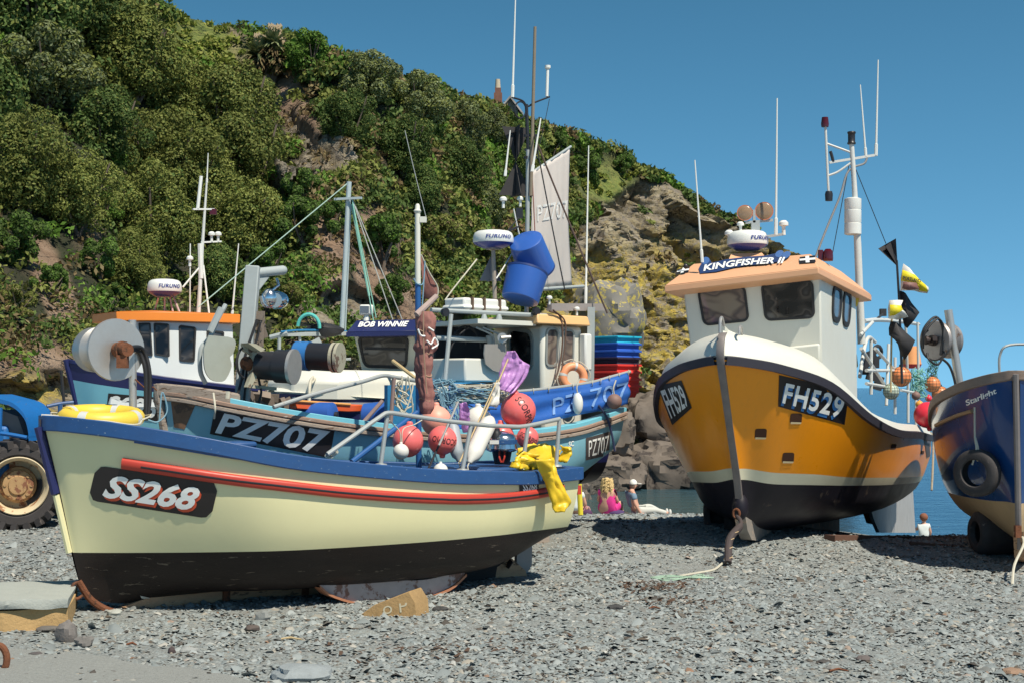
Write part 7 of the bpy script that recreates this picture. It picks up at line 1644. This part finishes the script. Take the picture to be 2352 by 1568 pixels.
    g.ob('net_pile', BLACKR, B)
    g = M(); g.tube([V(902, 828, 16.9), V(960, 872, 16.6)], .022, 8); g.ob('broom_handle', BAMBOO, B)
    return B
boat_bw()
# ---------------------------------------------------------------- tractor, slipway, blocks
def tractor():
    Y = 16.6; c = V(42, 1108, Y); Ro = 103 * PXM(Y); o = T('tractor', 'blue tractor cut off by the left edge, big lugged wheel, pale rusty rim', 'tractor', Vector((c.x, c.y, G(c.x, c.y)))); ax = Vector((.34, -.94, 0)).normalized()
    c = Vector((c.x, c.y, G(c.x, c.y) + Ro * .97)); w = .46
    g = M(); g.lathe(c - ax * w, c, [(0.1, Ro * .62), (0, Ro * .7), (.0, Ro * .86), (.12, Ro * .93), (.5, Ro * .95), (.88, Ro * .93), (1, Ro * .86), (1.0, Ro * .7), (.93, Ro * .63)], 56); g.f = g.f[:-2]; g.m = g.m[:-2]
    up = ax.orthogonal().normalized(); vv = ax.cross(up)
    for i in range(22):
        for sd in (0, 1):
            a = 2 * math.pi * (i + .5 * sd) / 22; e = up * math.cos(a) + vv * math.sin(a); t = -up * math.sin(a) + vv * math.cos(a)
            p0 = c - ax * (w * (0 if sd else 1)) + e * Ro * .92 ; p1 = c - ax * w * .5 + e * Ro * .955 + t * .12
            g.beam(p0 + (ax * .01 if sd else -ax * .01), p1, .075, .09, e)
    wh = g.ob('wheel', TYRE, o, smooth=35)
    g = M(); g.lathe(c - ax * w * .7, c + ax * .01, [(0, Ro * .30), (.05, Ro * .52), (.8, Ro * .56), (.97, Ro * .65), (1, Ro * .63), (.93, Ro * .60)], 48); g.f = g.f[:-2]; g.m = g.m[:-2]; g.ob('rim', mat('pale_rim', (.60, .50, .33), .6, var=.3, scale=5, spot=(.42, (.28, .12, .05), 5)), wh, smooth=40)
    g = M(); g.lathe(c - ax * w * .75, c - ax * .10, [(0, Ro * .42), (.55, Ro * .40), (.6, Ro * .34), (.9, Ro * .33), (.92, Ro * .22), (1, Ro * .2), (1.001, 0)], 32)
    for i in range(8):
        a = R(i * 45); e = up * math.cos(a) + vv * math.sin(a); g.tube([c - ax * .14 + e * Ro * .28, c - ax * .11 + e * Ro * .28], .018, 6)
    g.ob('hub', mat('rusty_hub', (.42, .26, .12), .7, var=.4, scale=8, spot=(.45, (.2, .08, .04), 9)), wh, smooth=35)
    # mudguard and body
    bl = mat('tractor_blue', (.01, .13, .40), .5, var=.3, spot=(.36, (.12, .10, .08), 9))
    def tp(u, v, y=Y + .1): return V(u, v, y)
    g = M(); pa = crv([tp(u, v) for u, v in ((-40, 905), (-5, 914), (30, 925), (55, 950), (64, 978), (66, 1002))], 5); g.grid([[p, p + Vector((.17, .5, 0)), p + Vector((.17, .5, -.05)), p + Vector((0, 0, -.05))] for p in pa], closed=True); g.ob('mudguard', bl, o)
    g = M(); g.prism([tp(u, v, Y + .25) for u, v in ((-60, 955), (0, 940), (40, 955), (56, 1000), (-60, 1010))], (.1, .3, 0)); g.ob('side_plate', mat('dirty_grey', (.2, .18, .17), .8, var=.4), o)
    g = M(); g.tube([tp(-10, 992), tp(30, 998), tp(62, 1004)], .025, 8); g.tube([tp(0, 935), tp(-2, 992)], .03, 8); g.ob('cab_frame', bl, o)
    g = M(); g.box(c + Vector((-.9, .6, .35)), (1.4, .8, .7)); g.ob('bonnet', bl, o, bevel=.05)
    g = M(); g.box(c + Vector((-.7, .5, -.12)), (1.8, .35, .35)); g.ob('chassis', BLACKP, o)
    for dx, dy, r in ((.25, 1.35, Ro), (-1.7, .1, Ro * .6), (-1.45, 1.3, Ro * .6)):
        c2 = Vector((c.x + dx, c.y + dy, 0)); c2.z = G(c2.x, c2.y) + r * .96; g = M(); g.lathe(c2 - ax * .15, c2 + ax * .15, [(0, r * .3), (.0, r * .85), (.15, r), (.85, r), (1, r * .85), (1, r * .3)], 36); g.ob('wheel', TYRE, o)
tractor()
CONC = mat('old_concrete', (.34, .36, .33), .9, var=.2, scale=6, bump=.6, bscale=40, spot=(.3, (.5, .5, .46), 5)); CONCY = mat('ochre_stone', (.46, .30, .13), .9, var=.35, scale=6, spot=(.3, (.25, .14, .08), 9), bump=.7)
def block():
    z0 = 0; pts = [(-120, 1462), (100, 1446), (160, 1440), (158, 1392), (-120, 1392)]
    a, b = ground_px(-60, 1452, 0), ground_px(158, 1443, 0); d = Vector((b - a)); d.z = 0; nrm = Vector((-d.y, d.x, 0)).normalized(); h1, h2 = .15, .07
    o = T('concrete_block', 'weathered concrete block with ochre stone face at the left edge', 'block', (a + b) / 2)
    def wob(m, s, k):
        for i, p in enumerate(m.v): m.v[i] = p + Vector((noise.noise(p * 5 + Vector((s, 0, 0))), noise.noise(p * 5 + Vector((0, s, 0))), noise.noise(p * 5 + Vector((0, 0, s))) * .6)) * k
    def slab(z0, z1, off, mt, nm, s):
        g = M(); n = 24; rows = []
        for i in range(n + 1):
            p = a.lerp(b, i / n); rows.append([p + Vector((0, 0, z0)) - nrm * off, p + Vector((0, 0, (z0 + z1) / 2)) - nrm * (off + .01), p + Vector((0, 0, z1)) - nrm * off, p + Vector((0, 0, z1 + .01)) + nrm * .5, p + Vector((0, 0, z1)) + nrm * 1.0, p + Vector((0, 0, z0)) + nrm * 1.0])
        g.grid(rows, closed=True); g.add(rows[-1], [(0, 1, 2, 3, 4, 5)]); wob(g, s, .035); g.ob(nm, mt, o, smooth=40)
    slab(-.15, h1, .0, CONCY, 'ochre_face', 1); slab(h1, h1 + h2, .03, CONC, 'concrete_cap', 4)
block()
def slip():
    px = [(-300, 1480), (0, 1492), (150, 1500), (330, 1530), (480, 1548), (640, 1600), (700, 1680), (-300, 1680)]
    P = [ground_px(u, v, 0) for u, v in crv2(px[:7], 4)]; g = M(); e = ground_px(-300, 1720, 0)
    top = [Vector((p.x, p.y, .035 + .012 * noise.noise(p * 4))) for p in P]; n = len(top); cen = Vector((P[0].x, 6.5, .03))
    rows = [[Vector((t.x, t.y, -.1)) for t in top], top]
    for k in (1, 2, 3, 4): rows.append([Vector((lerp(t.x, cen.x, k / 4), lerp(t.y, cen.y, k / 4), .04)) for t in top])
    g.grid(rows); g.ob('slipway', mat('slip_concrete', (.27, .28, .265), .9, var=.5, scale=45, bump=.9, bscale=90, spot=(.36, (.13, .12, .11), 34)), None, kind='structure', label='old concrete slipway corner', category='slipway')
slip()
c = ground_px(6, 1540, .02); o = T('mooring_ring', 'rusty iron ring standing on the slipway at the bottom left', 'ring', c); g = M(); g.tube([c + Vector((math.cos(a) * .055 - .03, 0, math.sin(a) * .085 + .05)) for a in [R(i * 18) for i in range(20)]], .022, 10, closed=True); g.ob('ring', RUST, o)
# wedge under the cream boat
a, b, c_, d = ground_px(830, 1416, 0), ground_px(958, 1418, 0), None, None
q = FS.n * -.16; hgt = Vector((0, 0, .185)); A_, B_ = ground_px(822, 1412, -.01), ground_px(958, 1418, -.01); tp1, tp2 = B_ + Vector((-.02, .02, .16)), B_ + Vector((-.06, .03, .20))
o = T('timber_wedge', 'ochre timber wedge chocking the bilge runner of the cream boat', 'wedge', A_); g = M(); g.prism([A_, B_, B_ + Vector((-.01, .02, .12)), B_ + Vector((-.065, .03, .205)), A_ + Vector((.12, .02, .085))], Vector((.08, .22, 0))); g.ob('wedge', mat('ochre_timber', (.36, .23, .10), .9, var=.45, scale=10, spot=(.3, (.55, .45, .3), 12), bump=.6), o, bevel=.008)
hw = quad_plane(A_, B_, B_ + Vector((-.01, .02, .12))); decal('lettering', mat('worn_letter', (.5, .45, .32), .9), o, hw, [(880, 1382), (934, 1376), (938, 1404), (880, 1410)], text2d('o P', 0, .0), .004)
# bits of driftwood and seaweed
for i, (u, v, l, lab) in enumerate(((640, 1472, .16, 'straw coloured stick near the big smooth stone'), (290, 1484, .07, 'brown splinter on the sand beside the slipway'), (1490, 1400, .09, 'dark stick right of the flat black stone'), (1905, 1545, .12, 'brown twig among the pebbles lower right'))):
    p = ground_px(u, v, .015); g = M(); g.tube([p, p + Vector((l * .5, .02, .008)), p + Vector((l, -.01, .0))], [.006, .009, .005], 6); g.ob('driftwood_stick', BAMBOO if i == 0 else RUST, None, label=lab, category='stick', loc=p)
nr = random.Random(31); g = M()
for i in range(420):
    cu, cv, su, sv = ((1500, 1350, 90, 14), (1560, 1385, 120, 16), (1640, 1200, 90, 5), (1430, 1200, 120, 4), (1000, 1500, 300, 30))[nr.choice((0, 0, 1, 2, 3, 4))]
    p = ground_px(nr.gauss(cu, su * .5), nr.gauss(cv, sv * .5), .01); a = nr.uniform(0, 6.28); l = nr.uniform(.02, .07); d = Vector((math.cos(a), math.sin(a), 0)) * l; s = Vector((-d.y, d.x, 0)) * .25
    g.add([p - s, p + s, p + d + s * .6 + Vector((0, 0, .015)), p + d - s * .6 + Vector((0, 0, .01))], [(0, 1, 2, 3)])
g.ob('seaweed', mat('dried_weed', (.09, .05, .03), .8, var=.5, scale=30), None, smooth=0, label='scraps of dried brown seaweed on the shingle', category='seaweed', kind='stuff')
# boulders at the cove
for i, (u, v, w, h, Y, lab) in enumerate(((1310, 1138, 110, 62, 52, 'rounded grey boulder behind the blonde woman'), (1400, 1085, 170, 90, 57, 'big brown grey boulder at the water left of the orange boat'), (1395, 1000, 130, 110, 58, 'cracked upright boulder below the fish boxes'), (1530, 1080, 180, 130, 58, 'large dark boulder hanging over the water beside the orange boat'), (1500, 960, 150, 120, 60, 'grey block of rock left of the orange bow'), (1400, 735, 170, 200, 60, 'grey lichen topped crag behind the fish boxes'))):
    c = V(u, v, Y); w_, h_ = w * PXM(Y), h * PXM(Y); m = M(); m.ball((0, 0, 0), 1, 40)
    for j, q in enumerate(m.v):
        q2 = Vector([math.copysign(abs(t) ** (.72 if i < 5 else 1), t) for t in q]); k = 1 + .30 * noise.noise(q * 1.5 + Vector((i * 9, 0, 0))) + .14 * noise.noise(q * 4 + Vector((i, 0, 0))) + .09 * noise.noise(q * 9) - .10 * abs(noise.noise(q * 3.1 + Vector((i * 4, 2, 0))))
        q2 = q2 * k; m.v[j] = c + Vector((q2.x * w_ / 2, q2.y * w_ / 2, q2.z * h_ / 2))
    ob = m.ob('boulder', mat('boulder', (.17, .14, .115), .9, var=.8, scale=1.6, spot=(.42, (.05, .04, .035), 1.6), bump=1, bscale=5) if i < 5 else mat('lichen_crag', (.2, .19, .17), .9, var=.4, scale=.8, spot=(.44, (.45, .36, .09), 3.2), bump=1, bscale=3), None, smooth=32, label=lab, category='rock', group='boulders by the water', loc=c)
# ---------------------------------------------------------------- people on the shingle by the water
def skinned(name, joints, mt, parent, sub=2):
    """joints: dict key -> (pos, radius, parent key). One continuous skin surface."""
    keys = list(joints); me = bpy.data.meshes.new(name); idx = {k: i for i, k in enumerate(keys)}; off = WL[parent.name]
    me.from_pydata([Vector(joints[k][0]) - off for k in keys], [(idx[joints[k][2]], idx[k]) for k in keys if joints[k][2]], [])
    o = bpy.data.objects.new(name, me); COL.objects.link(o); md = o.modifiers.new('skin', 'SKIN'); md.use_smooth_shade = True
    lay = me.skin_vertices[0].data if me.skin_vertices else None
    if lay is None:
        bpy.context.view_layer.objects.active = o; o.select_set(True)
        bm = bmesh.new(); bm.from_mesh(me); bm.verts.layers.skin.verify(); bm.to_mesh(me); bm.free(); lay = me.skin_vertices[0].data
    for k in keys:
        r = joints[k][1]; lay[idx[k]].radius = (r, r) if isinstance(r, (int, float)) else r
        lay[idx[k]].use_root = joints[k][2] is None
    s = o.modifiers.new('s', 'SUBSURF'); s.levels = s.render_levels = sub
    me.materials.append(mt); o.parent = parent; WL[o.name] = off; return o
def facing(base, ang, s=1.0):
    f = Vector((math.sin(ang), math.cos(ang), 0)); r = Vector((math.cos(ang), -math.sin(ang), 0))
    return lambda x, y, z: Vector(base) + (r * x + f * y + Vector((0, 0, z))) * s      # x right, y forward
def head(parent, P, hz, hair, skin, s=1, cap=None, curly=False):
    c = P(0, hz[0], hz[1])
    g = M(); g.ball(c, .095 * s, 18, (.85, 1, 1.2)); 
    f = (P(0, 1, 0) - P(0, 0, 0)).normalized(); r = (P(1, 0, 0) - P(0, 0, 0)).normalized()
    g.lathe(c + f * .085 * s - Vector((0, 0, .02)), c + f * .125 * s - Vector((0, 0, .035)), [(0, .018 * s), (1, .008 * s)], 8)
    for sd in (1, -1): g.ball(c + r * .085 * s * sd, .022 * s, 8, (.5, .8, 1.3))
    hd = g.ob('head', skin, parent, smooth=80)
    e = M()
    for sd in (1, -1): e.ball(c + f * .088 * s + r * .032 * s * sd + Vector((0, 0, .008)), .011 * s, 8)
    e.box(c + f * .09 * s - Vector((0, 0, .065 * s)), (.04 * s, .012 * s, .008 * s)); e.ob('face', mat('face_dark', (.08, .04, .03), .6), hd)
    return c, f, r, hd
def hand(parent, p, d, s=1, skin=SKIN):
    d = Vector(d).normalized(); x = d.cross(Vector((0, 0, 1))).normalized(); g = M(); g.ball(p + d * .04 * s, .042 * s, 10, (.95, .5, 1.1), d)
    for k, l in ((-.03, .06), (-.01, .075), (.01, .07), (.028, .055)): q = p + d * .07 * s + x * k * s; g.tube([q, q + d * l * .55 * s, q + (d * l - Vector((0, 0, .02))) * s], [.009 * s, .008 * s, .006 * s], 6)
    q = p + d * .03 * s - x * .035 * s; g.tube([q, q - x * .02 * s + d * .03 * s, q - x * .015 * s + d * .055 * s], [.011 * s, .009 * s, .007 * s], 6); return g.ob('hand', skin, parent, smooth=80)
YP = 36.0
def gz(u, v): p = V(u, v, YP); return Vector((p.x, p.y, p.z))
PG = 'people sitting at the water edge'
def woman():
    b = gz(1394, 1181); o = T('person', 'person with curly blonde hair in bright pink top sitting with back turned', 'person', b, PG); P = facing(b, .35); pk = mat('pink_top', (.75, .04, .28), .7, var=.3, scale=12)
    skinned('body', {'hip': (P(0, .02, .15), (.15, .12), None), 'w': (P(0, .02, .32), (.14, .11), 'hip'), 'ch': (P(0, .0, .52), (.16, .12), 'w'), 'nk': (P(0, 0, .66), .06, 'ch'), 'hd': (P(0, .01, .74), .06, 'nk'),
        'sr': (P(.17, 0, .58), .062, 'ch'), 'er': (P(.25, .10, .34), .045, 'sr'), 'wr': (P(.16, .30, .25), .032, 'er'), 'sl': (P(-.17, 0, .58), .062, 'ch'), 'el': (P(-.25, .10, .34), .045, 'sl'), 'wl': (P(-.12, .28, .24), .032, 'el'),
        'tr': (P(.13, .05, .13), .11, 'hip'), 'kr': (P(.24, .45, .28), .07, 'tr'), 'ar': (P(.18, .72, .04), .045, 'kr'), 'fr': (P(.18, .86, .03), .035, 'ar'), 'tl': (P(-.13, .05, .13), .11, 'hip'), 'kl': (P(-.2, .45, .28), .07, 'tl'), 'al': (P(-.15, .72, .04), .045, 'kl'), 'fl': (P(-.15, .86, .03), .035, 'al')}, SKIN, o)
    skinned('pink_dress', {'hip': (P(0, -.02, .13), (.26, .24), None), 'w': (P(0, .02, .32), (.19, .165), 'hip'), 'ch': (P(0, 0, .52), (.20, .155), 'w'), 'sr': (P(.17, 0, .58), .082, 'ch'), 'sr2': (P(.215, .05, .48), .075, 'sr'), 'sl': (P(-.17, 0, .58), .082, 'ch'), 'sl2': (P(-.215, .05, .48), .075, 'sl'), 'tr': (P(.13, .06, .14), .17, 'hip'), 'kr': (P(.2, .34, .24), .13, 'tr'), 'tl': (P(-.13, .06, .14), .17, 'hip'), 'kl': (P(-.18, .34, .24), .13, 'tl')}, pk, o)
    c, f, r, hd = head(o, P, (.02, .80), None, SKIN)
    g = M(); q = random.Random(1); hr = mat('blonde_hair', (.62, .45, .2), .7, var=.5, scale=22)
    for i in range(110):
        a = q.uniform(-2.4, 2.4); st_ = c + (-f * math.cos(a) + r * math.sin(a)) * .09 + Vector((0, 0, q.uniform(-.02, .12))); out = (-f * math.cos(a) + r * math.sin(a)); L = q.uniform(.16, .34); ph = q.uniform(0, 6)
        g.tube([st_ + out * (.02 + .05 * t) + Vector((0, 0, -L * t)) + r * .018 * math.sin(ph + t * 14) + f * .018 * math.cos(ph + t * 14) for t in [k / 8 for k in range(9)]], [.022, .024, .024, .022, .02, .02, .018, .014, .006], 5)
    g.ball(c + Vector((0, 0, .025)) - f * .02, .112, 16, (.95, 1, 1.05)); g.ob('hair', hr, hd, smooth=60)
    hand(o, P(.16, .30, .25), P(0, 1, 0) - P(0, 0, 0)); hand(o, P(-.12, .28, .24), P(0, 1, 0) - P(0, 0, 0))
woman()
def man():
    b = gz(1452, 1183); o = T('person', 'person in pale cap and blue shirt reclining with legs stretched towards the water', 'person', b, PG); P = facing(b, 1.35); sh = mat('blue_shirt', (.16, .24, .32), .8, var=.35, scale=7); tr = mat('pale_trousers', (.55, .55, .50), .8, var=.15)
    skinned('body', {'hip': (P(0, .10, .13), (.16, .13), None), 'w': (P(0, .02, .30), (.15, .12), 'hip'), 'ch': (P(0, -.03, .50), (.18, .13), 'w'), 'nk': (P(0, -.01, .64), .06, 'ch'), 'hd': (P(0, .02, .71), .06, 'nk'),
        'sr': (P(.2, -.03, .56), .065, 'ch'), 'er': (P(.27, .0, .30), .048, 'sr'), 'wr': (P(.24, .16, .06), .034, 'er'), 'sl': (P(-.2, -.03, .56), .065, 'ch'), 'el': (P(-.27, -.0, .30), .048, 'sl'), 'wl': (P(-.24, .2, .2), .034, 'el'),
        'tr': (P(.11, .16, .12), .1, 'hip'), 'kr': (P(.14, .55, .14), .065, 'tr'), 'ar': (P(.13, .92, .05), .045, 'kr'), 'tl': (P(-.11, .16, .12), .1, 'hip'), 'kl': (P(-.14, .50, .22), .065, 'tl'), 'al': (P(-.12, .85, .05), .045, 'kl')}, SKIN, o)
    skinned('shirt', {'w': (P(0, .06, .2), (.17, .145), None), 'm': (P(0, 0, .36), (.165, .14), 'w'), 'ch': (P(0, -.03, .51), (.195, .15), 'm'), 'sr': (P(.2, -.03, .56), .088, 'ch'), 'er': (P(.25, -.01, .40), .08, 'sr'), 'sl': (P(-.2, -.03, .56), .088, 'ch'), 'el': (P(-.25, -.01, .40), .08, 'sl')}, sh, o)
    skinned('trousers', {'hip': (P(0, .12, .13), (.17, .14), None), 'tr': (P(.11, .18, .12), .115, 'hip'), 'kr': (P(.14, .55, .14), .08, 'tr'), 'ar': (P(.13, .88, .06), .058, 'kr'), 'tl': (P(-.11, .18, .12), .115, 'hip'), 'kl': (P(-.14, .50, .22), .08, 'tl'), 'al': (P(-.12, .82, .06), .058, 'kl')}, tr, o)
    c, f, r, hd = head(o, P, (.04, .78), None, SKIN); g = M(); g.ball(c + Vector((0, 0, .03)) - f * .01, .112, 18, (.9, 1.05, .95)); g.v = [p if p.z > c.z + .015 else Vector((p.x, p.y, c.z + .015)) for p in g.v]
    g.hexa([c + f * .08 + r * .07 + Vector((0, 0, .03)), c + f * .08 - r * .07 + Vector((0, 0, .03)), c + f * .20 - r * .045 + Vector((0, 0, .015)), c + f * .20 + r * .045 + Vector((0, 0, .015))], [c + f * .08 + r * .07 + Vector((0, 0, .045)), c + f * .08 - r * .07 + Vector((0, 0, .045)), c + f * .20 - r * .045 + Vector((0, 0, .028)), c + f * .20 + r * .045 + Vector((0, 0, .028))]); g.ob('cap', mat('white_cap', (.75, .74, .68), .7), hd, smooth=50)
    g = M(); g.ball(c - Vector((0, 0, .01)) - f * .02, .1, 14, (.9, 1, 1)); g.ob('hair', mat('grey_hair', (.22, .16, .12), .8), hd)
    hand(o, P(.24, .16, .06), P(.1, 1, 0) - P(0, 0, 0)); hand(o, P(-.24, .2, .2), P(0, 1, 0) - P(0, 0, 0))
    g = M()
    for x in (.13, -.12): g.ball(P(x, .96, .07), .055, 12, (.8, 1.0, 1.6)); 
    g.v = g.v; g.ob('shoes', mat('pale_shoes', (.6, .6, .56), .7), o)
man()
b = gz(1322, 1186); o = T('person', 'person in white top mostly hidden behind the yellow pole and the cream stern', 'person', b, PG); P = facing(b, .2)
skinned('body', {'hip': (P(0, 0, .14), (.17, .14), None), 'w': (P(0, .02, .32), (.15, .12), 'hip'), 'ch': (P(0, .0, .52), (.17, .13), 'w'), 'nk': (P(0, 0, .66), .055, 'ch'), 'hd': (P(0, .01, .74), .06, 'nk'), 'sr': (P(.17, 0, .57), .06, 'ch'), 'er': (P(.24, .06, .32), .045, 'sr'), 'wr': (P(.20, .24, .12), .032, 'er'), 'sl': (P(-.17, 0, .57), .06, 'ch'), 'el': (P(-.24, .06, .32), .045, 'sl'), 'wl': (P(-.20, .24, .12), .032, 'el'), 'tr': (P(.12, .1, .13), .1, 'hip'), 'kr': (P(.2, .5, .2), .065, 'tr'), 'ar': (P(.18, .8, .04), .045, 'kr'), 'tl': (P(-.12, .1, .13), .1, 'hip'), 'kl': (P(-.2, .5, .2), .065, 'tl'), 'al': (P(-.18, .8, .04), .045, 'kl')}, SKIN, o)
skinned('white_top', {'hip': (P(0, 0, .14), (.2, .17), None), 'w': (P(0, .02, .32), (.17, .14), 'hip'), 'ch': (P(0, 0, .52), (.19, .15), 'w'), 'sr': (P(.17, 0, .57), .08, 'ch'), 's2': (P(.21, .03, .46), .07, 'sr'), 'sl': (P(-.17, 0, .57), .08, 'ch'), 's3': (P(-.21, .03, .46), .07, 'sl')}, mat('white_shirt', (.7, .74, .72), .8), o)
c, f, r, hd = head(o, P, (.02, .80), None, SKIN); g = M(); g.ball(c + Vector((0, 0, .02)) - f * .02, .11, 14); g.ob('hair', mat('brown_hair', (.12, .07, .04), .8), hd); hand(o, P(.2, .24, .12), P(0, 1, 0) - P(0, 0, 0)); hand(o, P(-.2, .24, .12), P(0, 1, 0) - P(0, 0, 0))
b = gz(1349, 1187); o = T('bag', 'small dark purple bag on the shingle by the yellow pole', 'bag', b); g = M(); g.ball(b + Vector((0, 0, .1)), .12, 16, (1.1, .6, .85)); g.ob('body', mat('purple_bag', (.08, .03, .09), .8), o); g = M(); g.tube(crv([b + Vector((x, 0, z)) for x, z in ((-.08, .15), (-.04, .26), (.04, .26), (.08, .15))], 4), .012, 6); g.ob('strap', mat('pink_strap', (.6, .3, .35), .7), o)
b = gz(1418, 1185); g = M(); g.ball(b + Vector((0, .0, .08)), .2, 16, (1.1, .7, .45)); g.ob('folded_towel', mat('purple_towel', (.07, .04, .13), .9), None, label='dark purple towel bundle between the two sitting people', category='towel', loc=b)
p0, p1 = V(1335, 1188, 30), V(1330, 1105, 30); g = M(); g.tube([p0 - Vector((0, 0, .2)), p1], .055, 10); g.ob('yellow_pole', mat('yellow_pole', (.75, .62, .04), .5, var=.1), None, label='short yellow pole standing on the shingle behind the stern of the cream boat', category='pole', loc=p0)
# child by the waves on the right, partly hidden by the crest
YC = 34.0; b = V(2122, 1238, YC); hz = .60; b.z = V(2122, 1186, YC).z - .98
o = T('person', 'small child in white top standing by the waves right of the orange boat', 'person', b, 'children at the waves'); P = facing(b, .4, .85)
skinned('body', {'hip': (P(0, 0, .56), (.11, .09), None), 'ch': (P(0, .03, .86), (.12, .09), 'hip'), 'nk': (P(0, .04, .98), .04, 'ch'), 'hd': (P(0, .05, 1.04), .045, 'nk'), 'sr': (P(.13, .03, .92), .04, 'ch'), 'er': (P(.18, .08, .72), .03, 'sr'), 'wr': (P(.14, .2, .6), .022, 'er'), 'sl': (P(-.13, .03, .92), .04, 'ch'), 'el': (P(-.2, .08, .76), .03, 'sl'), 'wl': (P(-.3, .12, .88), .022, 'el'), 'tr': (P(.07, 0, .5), .07, 'hip'), 'kr': (P(.08, 0, .28), .048, 'tr'), 'ar': (P(.08, -.02, .03), .032, 'kr'), 'tl': (P(-.07, 0, .5), .07, 'hip'), 'kl': (P(-.08, 0, .28), .048, 'tl'), 'al': (P(-.08, -.02, .03), .032, 'kl')}, SKIN, o)
skinned('white_top', {'hip': (P(0, 0, .54), (.13, .11), None), 'ch': (P(0, .03, .86), (.14, .11), 'hip'), 'sr': (P(.13, .03, .92), .055, 'ch'), 's2': (P(.155, .05, .83), .05, 'sr'), 'sl': (P(-.13, .03, .92), .055, 'ch'), 's3': (P(-.155, .05, .83), .05, 'sl')}, mat('white_shirt', (.7, .74, .72)), o)
c, f, r, hd = head(o, P, (.06, 1.12), None, SKIN, .9); g = M(); g.ball(c + Vector((0, 0, .02)) - f * .02, .1, 14); g.ob('hair', mat('auburn_hair', (.22, .08, .04), .8), hd); hand(o, P(.14, .2, .6), P(0, 1, 0) - P(0, 0, 0), .7); hand(o, P(-.3, .12, .88), P(-.3, 1, .5) - P(0, 0, 0), .7)
